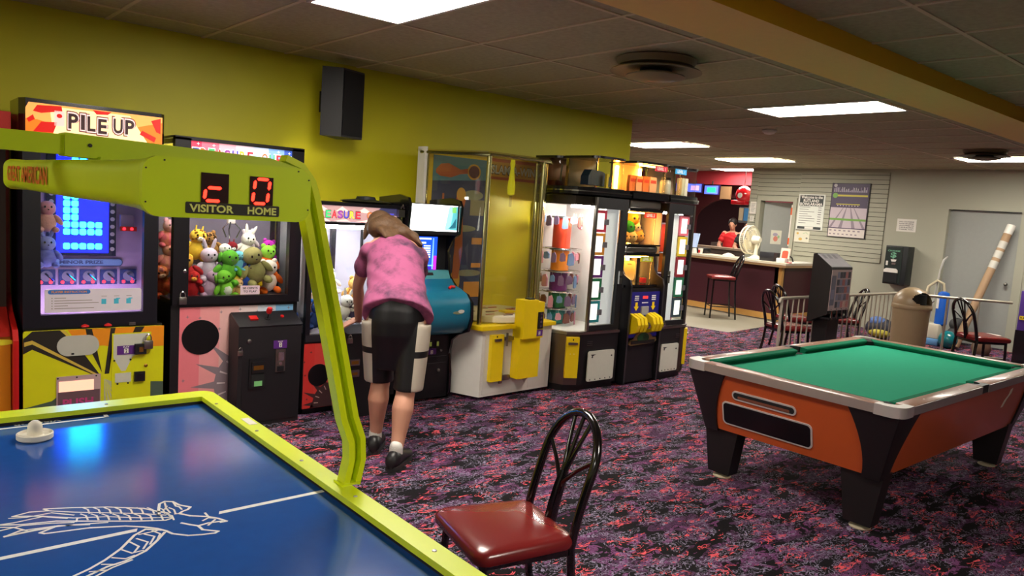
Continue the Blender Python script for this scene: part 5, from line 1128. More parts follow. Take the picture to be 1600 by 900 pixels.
prize_unit(RIGHT, 5.90, 1, 'right glass prize case with a pink and yellow prize door, beside the bar stool', 'right prize case')
# centre coin unit
t = thing('prize_coin_unit', 'narrow centre unit between the two prize cases, with lit boxes and yellow coin chutes', 'prize machine', (5.62, 5.0, 0))
mb = MB(); mb.box(5.42, 5.87, 4.60, 5.5, 0.03, 0.93); mb.box(5.45, 5.84, 4.64, 5.5, 0, 0.03); obj('base_cabinet', mb, black, t, 0)
sp = [(4.56, 0.02), (5.45, 0.02), (5.45, 1.30), (4.72, 1.30), (4.70, 1.12), (4.66, 1.06), (4.58, 1.02), (4.56, 0.96)]
for x in (5.385, 5.865):
    mb = MB(); mb.poly(Fr((x, 0, 0), (0, 1, 0), (0, 0, 1)), sp, 0, 0.022, 0, 1); obj('side_panel', mb, [black, mat('edge_grey', (90, 88, 92), 0.3, 0.8)], t, 0)
F = FY(0, 4.596, 0)
mb = MB(); mb.fbox(F, 5.43, 5.86, 0.46, 0.90, 0, 0.004, 0)
for u, s_ in ((5.49, 0), (5.74, 1)):
    for k in range(3): mb.fbox(F, u, u+0.06, 0.855-0.018*k, 0.865-0.018*k, 0.004, 0.006, 1)
    mb.poly(F, [(u+0.015, 0.80), (u+0.045, 0.80), (u+0.045, 0.76), (u+0.065, 0.76), (u+0.03, 0.72), (u-0.005, 0.76), (u+0.015, 0.76)], 0.004, 0.007, 2)
mb.fbox(F, 5.61, 5.68, 0.835, 0.86, 0.004, 0.006, 3); mb.fbox(F, 5.60, 5.69, 0.79, 0.80, 0.004, 0.006, 1); mb.fbox(F, 5.59, 5.69, 0.68, 0.76, 0.004, 0.02, 4)
obj('blue_panel', mb, [mat('panel_navy_purple', (30, 26, 96), 0.4, emit=(30, 26, 110), es=0.25), white, yellowp, lit((255, 50, 40), 1.4), mat('grey_label', (150, 150, 150), 0.4)], t, 0)
for u in (5.44, 5.67):
    for k in range(3):
        mb = MB(); mb.poly(Fr((u+0.052*k, 0, 0), (0, 1, 0), (0, 0, 1)), [(4.60, 0.70), (4.50, 0.66), (4.48, 0.60), (4.50, 0.53), (4.60, 0.49)], 0, 0.038, 0); obj('coin_chute', mb, yellowp, t, 0)
    mb = MB(); mb.cyl((u+0.158, 4.52, 0.585), (u+0.19, 4.52, 0.585), 0.035); obj('coin_knob', mb, chrome, t)
F = FY(0, 4.59, 0)
mb = MB(); mb.poly(F, [(5.44, 0.40), (5.47, 0.385), (5.82, 0.40), (5.85, 0.42), (5.84, 0.45), (5.79, 0.455), (5.76, 0.485), (5.70, 0.515), (5.64, 0.525), (5.58, 0.515), (5.53, 0.48), (5.51, 0.445), (5.46, 0.435)], 0, 0.012, 0)
mb.disc(F, 5.645, 0.455, 0.085, 0.05, 0.012, 0.016, 1); mb.fbox(F, 5.47, 5.82, 0.40, 0.43, 0.012, 0.017, 2); obj('emblem', mb, [mat('emblem_gold', (170, 156, 100), 0.35, 0.8), mat('emblem_green', (40, 84, 50), 0.4), mat('emblem_black', (30, 30, 26), 0.4)], t, 0)
def case(cx, cy, w, d, z0, z1, lid, liner, glow, par, sign=None, round_=0.09):
    """clear display box with rounded front corners"""
    out = [(cx+w/2, cy+d/2)]+[(cx+w/2, cy+d/2)][:0]
    pts = []
    for ccx, ccy, a0 in ((cx-w/2+round_, cy-d/2+round_, PI), (cx+w/2-round_, cy-d/2+round_, 1.5*PI)):
        for i in range(8):
            a = a0+PI/2*i/7; pts.append((ccx+round_*math.cos(a), ccy+round_*math.sin(a)))
    full = pts+[(cx+w/2, cy+d/2), (cx-w/2, cy+d/2)]
    big = [(cx+(a-cx)*1.06, cy+(b_-cy)*1.06) for a, b_ in full]
    mb = MB(); mb.loft([[(a, b_, z0) for a, b_ in pts], [(a, b_, z1) for a, b_ in pts]], 0, False, False); obj('clear_shell', mb, plex, par, 60)
    if lid:
        mb = MB(); mb.loft([[(a, b_, z1) for a, b_ in big], [(a, b_, z1+0.022) for a, b_ in big]]); obj('lid', mb, blackgl, par, 30)
    mb = MB(); mb.box(cx-w/2+0.02, cx+w/2-0.02, cy+d/2-0.02, cy+d/2-0.01, z0, z1, 0); obj('liner', mb, liner, par, 0)
    if glow:
        for s_ in (-1, 1):
            mb = MB(); mb.box(cx+s_*(w/2-0.05)-0.012, cx+s_*(w/2-0.05)+0.012, cy+d/2-0.05, cy+d/2-0.03, z0+0.02, z1-0.02); obj('lamp_fill_strip', mb, glow, par, 0)
    if glow:
        mb = MB(); mb.box(cx-w/2+0.06, cx+w/2-0.06, cy-d/2+0.05, cy-d/2+0.07, z1-0.02, z1-0.008); obj('lamp_fill_strip', mb, glow, par, 0)  # extra strip added under the top to warm the box
    if sign:
        m, m2, txt_ = sign; F = FY(0, cy-d/2-0.002, 0)
        mb = MB(); mb.fbox(F, cx+w/2-0.24, cx+w/2-0.06, z1-0.055, z1-0.005, 0, 0.004, 0); mb.text(F, txt_, cx+w/2-0.21, cx+w/2-0.09, z1-0.045, z1-0.015, 0.005, 1); obj('level_sign', mb, [m, m2], par, 0)
warm = mat('warm_liner', (244, 206, 130), 0.5)
glow = lit((255, 190, 96), 45.0)
case(5.60, 4.83, 0.46, 0.36, 0.97, 1.24, False, warm, glow, t, (mat('sign_yellow_green', (190, 200, 40), 0.4), white, 'LEVEL 3'))
case(5.60, 4.83, 0.46, 0.36, 1.35, 1.66, False, warm, glow, t, (mat('sign_red', (220, 50, 30), 0.4, emit=(220, 50, 30), es=0.4), white, 'LEVEL 2'))
for z in (0.94, 1.24, 1.66):
    mb = MB(); mb.box(5.36, 5.85, 4.63, 5.30, z, z+0.025, 0); obj('case_shelf', mb, blackgl, t, 0)
for z0, z1 in ((1.265, 1.335), (1.685, 1.775)):
    mb = MB(); mb.box(5.375, 5.835, 4.645, 5.30, z0, z1, 0, 0.02); obj('steel_band', mb, steel, t, 20)
mb = MB(); mb.box(5.36, 5.85, 4.63, 5.30, 1.335, 1.35, 0); obj('case_shelf', mb, blackgl, t, 0); mb = MB(); mb.box(5.352, 5.878, 4.60, 5.4, 1.775, 1.835, 0); obj('case_shelf', mb, blackgl, t, 0)
mb = MB(); mb.box(5.36, 5.375, 4.9, 5.4, 0.93, 1.84); mb.box(5.84, 5.855, 4.9, 5.4, 0.93, 1.84); mb.box(5.36, 5.855, 5.3, 5.4, 0.93, 1.84); obj('upper_cabinet', mb, black, t, 0)
mb = MB(); mb.poly(FY(0, 4.80, 0), rrect(5.50, 5.68, 0.985, 1.18, 0.04, 5), -0.02, 0.02, 0); mb.text(FY(0, 4.78, 0), 'WIN', 5.56, 5.62, 1.14, 1.155, 0.001, 1)
solo('prize_box', mb, [mat('cream_box', (244, 216, 150), 0.4), redp], 'cream rounded box standing in the lowest lit case of the centre unit', 'box', smooth=0)
mb = MB(); mb.box(5.72, 5.77, 4.70, 4.75, 0.97, 1.02, 0, 0.006); solo('prize_cube', mb, redp, 'small red cube at the right corner of the lowest lit case', 'cube')
for i, (x, y, z, r_, c, lb) in enumerate(((5.62, 4.84, 1.58, .085, (240, 160, 50), 'orange round plush at the top of the middle lit case'), (5.54, 4.80, 1.50, .075, (60, 150, 40), 'green round plush in the middle lit case'), (5.48, 4.78, 1.41, .06, (240, 170, 80), 'small orange plush at the lower left of the middle lit case'), (5.56, 4.76, 1.41, .06, (244, 190, 110), 'pale orange plush at the lower middle of the lit case'), (5.68, 4.78, 1.42, .065, (240, 160, 60), 'orange plush at the lower right of the middle lit case'), (5.66, 4.80, 1.50, .055, (236, 210, 170), 'cream plush at the right of the middle lit case'))):
    tt = thing('plush_ball', lb, 'plush toy', (x, y, z-r_), 'plush toys in the middle lit case')
    mb = MB(); mb.ball((x, y, z), (r_, r_, r_*0.95)); obj('body', mb, pm(c), tt, 60)
    mb = MB()
    for s_ in (-1, 1): mb.ball((x+s_*r_*0.35, y-r_*0.88, z+r_*0.15), r_*0.14, n=8)
    obj('eye', mb, blackgl, tt)
    mb = MB()
    for s_ in (-1, 1): mb.ball((x+s_*r_*0.7, y, z+r_*0.75), (r_*0.3, r_*0.15, r_*0.3), n=8)
    obj('ear', mb, pm(c), tt, 60)
# top tier display boxes: each one lifts off
TOP = [(5.08, 5.26, 0.42, 0.32, mat('brown_liner', (150, 106, 70), 0.5), None, None, 'first rounded display box on top of the prize machines, with a tan liner'),
       (5.11, 4.86, 0.40, 0.40, mat('grey_green_liner', (104, 112, 90), 0.4), None, None, 'second display box on top of the prize machines, holding a dark blue item'),
       (5.66, 4.80, 0.44, 0.38, warm, glow, (mat('sign_crimson', (200, 30, 60), 0.4), white, 'LEVEL 1'), 'third display box on top of the prize machines, glowing orange with snack bags'),
       (6.07, 4.80, 0.28, 0.34, mat('pale_liner', (170, 160, 130), 0.5), None, (mat('sign_blue', (40, 140, 200), 0.4), white, 'LEVEL 1'), 'fourth display box on top of the prize machines, holding a jar'),
       (6.36, 4.86, 0.22, 0.34, mat('pale_liner2', (190, 160, 140), 0.5), None, None, 'last display box on top of the prize machines, holding a white carton')]
for cx, cy, w, d, ln, gl_, sg, lb in TOP:
    tt = thing('display_box', lb, 'display box', (cx, cy, 1.841), 'display boxes on top of the prize machines')
    case(cx, cy, w, d, 1.845, 2.105, True, ln, gl_, tt, sg)
    mb = MB(); mb.box(cx-w/2, cx+w/2, cy-d/2+0.02, cy+d/2, 1.841, 1.848); obj('base_plate', mb, black, tt, 0)
    for xa in (cx-w/2, cx+w/2-0.012):
        mb = MB(); mb.box(xa, xa+0.012, cy+d/2-0.03, cy+d/2, 1.845, 2.105); obj('corner_strip', mb, gold, tt, 0)
mb = MB(); mb.tube([(5.03, 5.25, 1.85), (5.04, 5.25, 2.06)], [0.012, 0.006], 8, 0); solo('prize_stick', mb, pale, 'pale upright stick in the first display box on top', 'stick')
mb = MB(); mb.box(5.12, 5.15, 5.20, 5.22, 1.85, 2.03); solo('prize_tube', mb, yellowp, 'yellow upright tube in the first display box on top', 'tube', smooth=0)
mb = MB(); mb.box(4.90, 5.0, 5.18, 5.28, 1.85, 1.90, 0, 0.005); solo('prize_carton', mb, mat('dark_red_carton', (110, 24, 24), 0.5), 'flat dark red carton in the first display box on top', 'box')
mb = MB(); mb.poly(FY(0, 4.86, 0), [(4.96, 1.87), (5.28, 1.87), (5.26, 1.95), (5.14, 2.0), (5.0, 2.01), (4.96, 1.95)], -0.05, 0.05, 0); solo('dark_visor', mb, mat('dark_blue_vinyl', (34, 52, 70), 0.4), 'dark blue angular item in the second display box on top', 'prize', smooth=0)
mb = MB(); mb.box(5.15, 5.175, 4.76, 4.785, 1.85, 1.98); solo('prize_tube', mb, yellowp, 'yellow upright tube in the second display box on top', 'tube', smooth=0)
for k in range(4):
    mb = MB(); a = 5.50+0.085*k; zt = 1.85; mb.poly(FY(0, 4.80-0.012*k, 0), [(a, zt), (a+0.10, zt), (a+0.105, zt+0.08), (a+0.095, zt+0.15), (a+0.005, zt+0.15), (a-0.005, zt+0.07)], -0.02, 0.015, 0)
    mb.fbox(FY(0, 4.80-0.012*k, 0), a+0.01, a+0.09, zt+0.09, zt+0.12, 0.015, 0.017, 1)
    solo('snack_bag', mb, [mat('snack_orange_%d' % (k % 2), ((214, 120, 60), (226, 170, 130))[k % 2], 0.35), mat('snack_red', (190, 60, 40), 0.4)], 'orange and cream snack bag in the glowing display box on top', 'snack bag', 'snack bags in the glowing display box', 0)
tt = thing('candy_jar', 'small glass jar with black lid in the fourth display box on top', 'jar', (6.03, 4.78, 1.85))
mb = MB(); mb.lathe([(0.05, 0), (0.055, 0.01), (0.055, 0.12), (0.045, 0.14)], (6.03, 4.78, 1.85)); obj('glass', mb, mat('jar_contents', (180, 180, 170), 0.3), tt)
mb = MB(); mb.lathe([(0.05, 0.14), (0.05, 0.165), (0.001, 0.166)], (6.03, 4.78, 1.85)); obj('lid', mb, black, tt)
mb = MB(); mb.box(6.30, 6.40, 4.78, 4.85, 1.85, 2.03, 0, 0.004); solo('prize_carton', mb, white, 'white upright carton in the last display box on top', 'box')
# ================================================================== POOL TABLE
t = thing('pool_table', 'wood sided bar pool table with green cloth and black corners on the carpet', 'pool table', (5.13, 2.16, 0))
PX0, PX1, PY0, PY1, PZ = 3.93, 6.33, 1.50, 2.82, 0.745
wood = mat('cherry_laminate', (176, 76, 30), 0.35, coat=0.15, mottle=0.12, mscale=4)
railt = mat('rail_speckled_brown', (150, 112, 92), 0.3, coat=0.3, mottle=0.2, mscale=70)
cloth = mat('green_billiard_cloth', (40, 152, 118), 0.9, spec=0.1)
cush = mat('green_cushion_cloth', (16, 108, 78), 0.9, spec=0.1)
silver = mat('silver_trim', (196, 190, 182), 0.3, 0.8)
mb = MB()
def rectr(i, z): return [(PX0+i, PY0+i, z), (PX1-i, PY0+i, z), (PX1-i, PY1-i, z), (PX0+i, PY1-i, z)]
mb.loft([rectr(0.115, 0.325), rectr(0.02, 0.695)], 0); obj('apron', mb, wood, t, 0)
def apr(z, out=0.012):      # inset of the apron surface at a height
    s = (z-0.325)/0.37; return 0.115-0.095*s-out
def cornerpiece(cx, cy, sx, sy):
    mb = MB(); rings = []
    for k in range(9):
        s = k/8; z = 0.31+0.385*s; i = apr(z); w = 0.10+0.17*s**1.7
        x, y = cx+sx*i, cy+sy*i; q = 0.03
        rings.append([(x+sx*w, y, z), (x+sx*0.02, y, z), (x+sx*0.004, y+sy*0.004, z), (x, y+sy*0.02, z), (x, y+sy*w, z), (x+sx*0.02, y+sy*w, z), (x+sx*0.04, y+sy*0.04, z), (x+sx*w, y+sy*0.02, z)])
    mb.loft(rings, 0); return mb
for cx, sx in ((PX0, 1), (PX1, -1)):
    for cy, sy in ((PY0, 1), (PY1, -1)): obj('corner_cover', cornerpiece(cx, cy, sx, sy), mat('pool_black', (20, 17, 18), 0.4), t, 40)
for x, sx in ((4.13, 1), (6.13, -1)):
    for y, sy in ((1.72, 1), (2.61, -1)):
        mb = MB(); mb.loft([[(x-0.05, y-0.075, 0.03), (x+0.05, y-0.075, 0.03), (x+0.05, y+0.075, 0.03), (x-0.05, y+0.075, 0.03)],
                            [(x-0.06, y-0.12, 0.34), (x+0.045, y-0.12, 0.34), (x+0.045, y+0.12, 0.34), (x-0.06, y+0.12, 0.34)]], 0)
        lg = obj('leg', mb, MATS['pool_black'], t, 0)
        mb = MB(); mb.lathe([(0.055, 0), (0.058, 0.006), (0.045, 0.012), (0.018, 0.016), (0.018, 0.035)], (x, y, 0.0), 20); obj('foot_leveler', mb, mat('cream_foot', (190, 178, 150), 0.5), lg)
# bed
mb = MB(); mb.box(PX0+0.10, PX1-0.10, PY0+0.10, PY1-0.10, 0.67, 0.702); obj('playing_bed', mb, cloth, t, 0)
# rails with cushions
RW = 0.085
def rail(x0, x1, y0, y1, side, a0, a1):
    """side: direction of the inside, as (dx,dy)"""
    mb = MB(); mb.box(x0, x1, y0, y1, 0.70, PZ, 0, 0.004); r_ = obj('rail', mb, railt, t, 30)
    mb = MB()
    o = 0.004
    if side[0]:
        xx = x0-o if side[0] > 0 else x1+o; mb.box(min(xx, xx+side[0]*o), max(xx, xx+side[0]*o), y0, y1, 0.695, PZ-0.003, 0)
        xi = x1 if side[0] > 0 else x0
        pr = [(xi, PZ-0.001), (xi+side[0]*0.045, PZ-0.008), (xi+side[0]*0.05, PZ-0.016), (xi+side[0]*0.030, 0.703), (xi, 0.703)]
        cm = MB(); L_ = []
        for yy, dd in ((y0, 1), (y1, -1)):
            L_.append([(p[0], yy+dd*(a0 if dd > 0 else a1)*abs(p[0]-xi)/0.05, p[1]) for p in pr])
        cm.loft(L_)
    else:
        yy = y0-o if side[1] > 0 else y1+o; mb.box(x0, x1, min(yy, yy+side[1]*o), max(yy, yy+side[1]*o), 0.695, PZ-0.003, 0)
        yi = y1 if side[1] > 0 else y0
        pr = [(yi, PZ-0.001), (yi+side[1]*0.045, PZ-0.008), (yi+side[1]*0.05, PZ-0.016), (yi+side[1]*0.030, 0.703), (yi, 0.703)]
        cm = MB(); L_ = []
        for xx, dd in ((x0, 1), (x1, -1)):
            L_.append([(xx+dd*(a0 if dd > 0 else a1)*abs(p[0]-yi)/0.05, p[0], p[1]) for p in pr])
        cm.loft(L_)
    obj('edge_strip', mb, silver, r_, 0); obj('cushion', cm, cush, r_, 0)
    mb = MB()
    n = 3
    for k in range(n):
        u = (k+1)/(n+1)
        x = x0+(x1-x0)*(u if side[1] else 0.5); y = y0+(y1-y0)*(u if side[0] else 0.5)
        mb.lathe([(0.006, 0.0), (0.005, 0.0008), (0.001, 0.001)], (x, y, PZ), 8)
    obj('sight_dot', mb, white, r_)
xm = (PX0+PX1)/2; cg = 0.125; castm = mat('cast_chrome', (222, 220, 216), 0.38, 0.8); sg = 0.055
rail(PX0, PX0+RW, PY0+cg, PY1-cg, (1, 0), 0.04, 0.04); rail(PX1-RW, PX1, PY0+cg, PY1-cg, (-1, 0), 0.04, 0.04)
for y0, y1, s_ in ((PY0, PY0+RW, (0, 1)), (PY1-RW, PY1, (0, -1))):
    rail(PX0+cg, xm-sg, y0, y1, s_, 0.04, 0.015); rail(xm+sg, PX1-cg, y0, y1, s_, 0.015, 0.04)
for cx, sx in ((PX0, 1), (PX1, -1)):
    for cy, sy in ((PY0, 1), (PY1, -1)):
        # chrome corner casting: rounded outside corner with the pocket bite taken out
        pts = [(cg+0.012, -0.006)]
        for k in range(13):
            a = math.radians(-67.7-k*134.6/12); pts.append((0.112+0.066*math.cos(a), 0.112+0.066*math.sin(a)))
        pts += [(-0.006, cg+0.012)]
        for k in range(6):
            a = PI+k*PI/2/5; pts.append((0.06+0.068*math.cos(a), 0.06+0.068*math.sin(a)))
        mb = MB(); P = [(cx+sx*a, cy+sy*b_) for a, b_ in pts]
        mb.loft([[(a, b_, 0.69) for a, b_ in P], [(a, b_, PZ+0.002) for a, b_ in P]]); obj('corner_casting', mb, castm, t, 20)
        mb = MB(); mb.lathe([(0.062, PZ-0.012), (0.062, 0.60), (0.001, 0.60)], (cx+sx*0.112, cy+sy*0.112, 0), 20, axis=(0, 0, 1)); obj('pocket', mb, dark, t)
        mb = MB(); mb.disc(FZ(cx+sx*0.112, cy+sy*0.112, 0), 0, 0, 0.066, 0.066, 0.703, 0.7045); obj('pocket_mouth', mb, dark, t, 0)
for yc, s_ in ((PY0, 1), (PY1, -1)):
    mb = MB(); mb.disc(FZ(xm, yc+s_*0.078, 0), 0, 0, 0.052, 0.052, 0.703, 0.7046); obj('pocket_mouth', mb, dark, t, 0)
    mb = MB(); P = [(xm-sg-0.004, yc), (xm+sg+0.004, yc), (xm+sg+0.004, yc+s_*RW)]+[(xm+0.045*math.cos(a), yc+s_*(RW-0.005-0.045*math.sin(a))) for a in [PI*k/8 for k in range(9)]]+[(xm-sg-0.004, yc+s_*RW)]
    mb.loft([[(a, b_, 0.697) for a, b_ in P], [(a, b_, PZ+0.001) for a, b_ in P]]); obj('side_casting', mb, black, t, 30)
# ball return on the near end: frames follow the sloping apron
dz = V((0.0, 0, 0)); nrm = V((-0.37, 0, -0.095)).normalized(); up_ = V((-0.095, 0, 0.37)).normalized()
FE = Fr((PX0+0.115, 0, 0.325), (0, -1, 0), up_)
mb = MB(); mb.poly(FE, rrect(-2.50, -2.08, 0.232, 0.292, 0.028, 6), 0.0, 0.006, 0); r1 = obj('slot_trim', mb, mat('bright_trim', (216, 212, 206), 0.35, 0.5), t, 20)
mb = MB(); mb.poly(FE, rrect(-2.49, -2.09, 0.242, 0.282, 0.019, 6), 0.006, 0.0068, 0); mb.poly(FE, rrect(-2.46, -2.12, 0.245, 0.262, 0.006, 3), 0.0068, 0.0074, 1); obj('slot_recess', mb, [dark, mat('slot_brown', (120, 70, 50), 0.5)], r1, 0)
mb = MB(); mb.poly(FE, rrect(-2.575, -1.985, 0.052, 0.205, 0.03, 6), 0.0, 0.006, 0); r1 = obj('return_trim', mb, MATS['bright_trim'], t, 20)
mb = MB(); mb.poly(FE, rrect(-2.565, -1.995, 0.061, 0.196, 0.024, 6), 0.006, 0.0068, 0); obj('return_recess', mb, mat('return_black', (6, 6, 7), 0.25), r1, 0)
FS2 = Fr((0, PY0+0.115, 0.325), (1, 0, 0), V((0, -0.095, 0.37)))
mb = MB(); mb.poly(FS2, [(5.70, 0.20), (5.74, 0.20), (5.76, 0.26), (5.80, 0.30), (5.78, 0.34), (5.745, 0.33), (5.75, 0.29), (5.71, 0.25)], 0.0, 0.001, 0); obj('worn_patch', mb, mat('bare_chip', (226, 214, 196), 0.6), t, 0)

# ================================================================== SNACK COUNTER
ctop = mat('counter_cream', (216, 206, 184), 0.35); cmar = mat('counter_maroon', (70, 18, 34), 0.5); oak = mat('oak_trim', (206, 156, 84), 0.45)
t = thing('snack_counter', 'long maroon counter with cream worktop and oak trim below the grey slat wall', 'counter', (12.0, 7.6, 0))
mb = MB(); mb.box(11.60, 11.72, 6.60, 9.6, 0.09, 0.94); mb.box(11.60, 12.72, 6.60, 6.72, 0.09, 0.94); obj('front_panel', mb, cmar, t, 0)
mb = MB(); mb.box(11.585, 11.60, 6.60, 9.6, 0.02, 0.12); mb.box(11.60, 12.72, 6.585, 6.60, 0.02, 0.12); obj('oak_plinth', mb, oak, t, 0)
mb = MB(); mb.box(11.575, 11.64, 6.57, 6.635, 0, 0.945); obj('corner_post', mb, oak, t, 0)
mb = MB(); mb.box(11.45, 12.05, 6.45, 9.6, 0.965, 1.0); mb.box(12.05, 12.72, 6.45, 7.0, 0.965, 1.0); wt = obj('worktop', mb, ctop, t, 0)
mb = MB(); mb.box(11.46, 11.50, 6.46, 9.6, 0.925, 0.965); mb.box(11.50, 12.72, 6.46, 6.50, 0.925, 0.965); obj('worktop_edge', mb, mat('edge_tan', (176, 140, 100), 0.5), t, 0)
# desk fan
t = thing('desk_fan', 'white oscillating desk fan standing on the snack counter', 'fan', (11.80, 7.24, 1.0))
fw = mat('fan_ivory', (226, 220, 196), 0.35)
c0 = V((11.80, 7.30, 1.40)); ax = V((-0.62, -0.30, 0.12)).normalized()
mb = MB(); mb.lathe([(0.15, 0), (0.155, 0.012), (0.10, 0.03), (0.04, 0.07), (0.03, 0.14), (0.028, 0.30)], (11.80, 7.24, 1.0), 28); obj('stand', mb, fw, t)
ax = V((0.35, -0.80, 0.05)).normalized(); hub = V((11.85, 7.22, 1.27))
gc = V((11.80, 7.32, 1.33))
ax = V((-0.04, -0.99, 0.06)).normalized()
mb = MB(); mb.lathe([(0.03, -0.02), (0.075, 0.02), (0.07, 0.10), (0.045, 0.15), (0.01, 0.155)], gc, 20, axis=ax); obj('motor_housing', mb, fw, t)
a1 = ax.orthogonal().normalized(); b1 = ax.cross(a1)
mb = MB(); Rr = 0.245
for off in (-0.02, -0.10):
    for q in (0.25, 0.5, 0.75, 1.0):
        mb.tube([gc+ax*(off+(0.02 if off > -0.05 else -0.02)*(1-q))+(a1*math.cos(2*PI*i/36)+b1*math.sin(2*PI*i/36))*Rr*q for i in range(36)], 0.004 if q < 1 else 0.012, 5, loop=True)
for i in range(40):
    a = 2*PI*i/40; d = a1*math.cos(a)+b1*math.sin(a)
    mb.tube([gc+ax*0.0+d*0.05, gc+ax*-0.005+d*Rr*0.7, gc+ax*-0.03+d*Rr, gc+ax*-0.09+d*Rr, gc+ax*-0.12+d*Rr*0.7, gc+ax*-0.13+d*0.03], 0.0035, 4)
obj('guard', mb, fw, t)
mb = MB()
for k in range(4):
    a = PI/2*k; rings = []
    for j in range(5):
        r_ = 0.03+0.18*j/4; w = 0.03+0.05*math.sin(PI*(j+0.6)/5); d = a1*math.cos(a)+b1*math.sin(a); e = ax.cross(d)
        rings.append([gc+ax*(-0.06+w*0.35)+d*r_+e*w, gc+ax*(-0.06-w*0.35)+d*r_-e*w, gc+ax*(-0.064-w*0.35)+d*r_-e*w, gc+ax*(-0.064+w*0.35)+d*r_+e*w])
    mb.loft(rings)
obj('blade', mb, mat('fan_blade_cream', (220, 208, 160), 0.4), t)
# things on the counter
mb = MB(); mb.box(11.62, 11.90, 6.78, 7.05, 1.0, 1.15, 0, 0.008); solo('card_terminal_box', mb, mat('charcoal_plastic', (34, 34, 40), 0.4), 'charcoal box standing on the counter to the right of the fan', 'box')
mb = MB(); mb.box(11.60, 11.72, 6.56, 6.72, 1.0, 1.07, 0, 0.004); solo('napkin_box', mb, white, 'low white napkin box at the corner of the snack counter', 'box')
mb = MB(); F = Fr((11.74, 6.74, 1.0), (0, -1, 0), (0.15, 0, 1)); mb.fbox(F, 0.0, 0.17, 0, 0.24, 0, 0.006, 0); mb.poly(F, rrect(0.03, 0.14, 0.06, 0.20, 0.03, 4), 0.006, 0.008, 1); solo('table_card', mb, [mat('card_pale_pink', (226, 196, 180), 0.5), mat('card_brick', (190, 80, 56), 0.5)], 'standing card with brick red print behind the napkin box', 'card', smooth=0)
mb = MB(); mb.box(11.62, 11.78, 6.50, 6.54, 1.0, 1.012); solo('red_leaflet', mb, mat('leaflet_red', (206, 40, 70), 0.5), 'red leaflet lying at the counter corner', 'paper', smooth=0)
mb = MB(); mb.hexa(((11.72, 6.46, 1.0), (12.4, 6.48, 1.0), (12.4, 6.66, 1.0), (11.72, 6.64, 1.0), (11.74, 6.47, 1.012), (12.35, 6.5, 1.02), (12.35, 6.64, 1.02), (11.74, 6.62, 1.012))); solo('paper_stack', mb, white, 'loose white papers lying on the right arm of the snack counter', 'paper', smooth=0)
mb = MB(); mb.tube([(11.95, 6.60, 1.0), (11.93, 6.62, 1.08), (11.90, 6.68, 1.12)], 0.012); solo('pen_on_chain', mb, black, 'black curved handset standing on the right arm of the counter', 'handset')
for i, (x, y, r_) in enumerate(((11.62, 8.40, 0.04), (11.60, 8.25, 0.042))):
    tt = thing('paper_cup', ('white upside down paper cup on the far end of the counter', 'white and red paper cup on the counter beside an upturned cup')[i], 'cup', (x, y, 1.0))
    mb = MB(); pr = [(r_*1.2, 0), (r_*0.85, 0.09), (0.001, 0.09)] if i == 0 else [(r_*0.8, 0), (r_*1.15, 0.10), (r_*1.05, 0.10), (r_*0.75, 0.01)]
    mb.lathe(pr, (x, y, 1.0), 18); obj('cup_wall', mb, white, tt)
    if i: mb = MB(); mb.box(x-0.043, x-0.040, y-0.02, y+0.02, 1.02, 1.07); obj('logo', mb, redp, tt, 0)
mb = MB(); mb.box(11.75, 12.0, 8.3, 8.75, 1.0, 1.10, 0, 0.01); solo('cash_drawer', mb, black, 'low black till at the far end of the snack counter', 'till')
mb = MB(); mb.hexa(((11.75, 8.48, 1.10), (11.80, 8.48, 1.10), (11.80, 8.78, 1.10), (11.75, 8.78, 1.10), (11.83, 8.48, 1.36), (11.87, 8.48, 1.36), (11.87, 8.78, 1.36), (11.83, 8.78, 1.36))); solo('till_screen', mb, mat('screen_pale_blue', (160, 180, 215), 0.3, emit=(160, 180, 215), es=0.4), 'tilted pale blue till screen at the far end of the counter', 'monitor', smooth=0)
mb = MB(); mb.lathe([(0.001, 0), (0.12, 0.0), (0.10, 0.03), (0.03, 0.06), (0.001, 0.065)], (11.75, 7.75, 1.0), 12); solo('crumpled_bag', mb, mat('white_bag', (206, 200, 190), 0.6), 'crumpled white bag lying on the counter left of the fan', 'bag')

# ================================================================== WALL ITEMS ON THE GREY WALL
F = FX(BX-0.021, 0, 0)
ink2 = mat('printed_text_grey', (96, 96, 96), 0.6)
t = thing('menu_poster', 'tall white poster headed Welcome to the RUTLAND BOWLARAMA on the slat wall', 'poster', (BX-0.03, 6.80, 1.57))
mb = MB(); mb.fbox(F, -7.045, -6.55, 1.575, 2.205, 0, 0.008, 0); obj('board', mb, mat('poster_white', (216, 220, 212), 0.5), t, 0)
mb = MB(); mb.fbox(F, -7.02, -6.58, 1.995, 2.185, 0.008, 0.010, 0); mb.text(F, 'Welcome to the', -7.0, -6.60, 2.125, 2.18, 0.0105, 1); mb.text(F, 'RUTLAND', -6.95, -6.66, 2.062, 2.115, 0.0105, 1); mb.text(F, 'BOWLARAMA', -7.01, -6.59, 2.003, 2.055, 0.0105, 1)
obj('heading', mb, [mat('poster_dark_slate', (56, 62, 62), 0.5), white], t, 0)
mb = MB()
for k in range(8):
    v = 1.97-0.04*k; mb.fbox(F, -7.01, -7.01+(0.2, 0.17, 0.28, 0.16, 0.24, 0.3, 0.3, 0.14)[k], v, v+0.008, 0.008, 0.009, 0); mb.fbox(F, -6.66, -6.60, v-0.005, v+0.006, 0.008, 0.009, 0)
mb.fbox(F, -7.02, -6.58, 1.585, 1.63, 0.008, 0.0088, 1); mb.fbox(F, -6.88, -6.72, 1.59, 1.625, 0.0088, 0.0092, 2)
obj('price_lines', mb, [ink2, MATS['poster_dark_slate'], white], t, 0)
t = thing('bowling_poster', 'large framed purple and white bowling lane poster on the slat wall', 'poster', (BX-0.03, 6.11, 1.48))
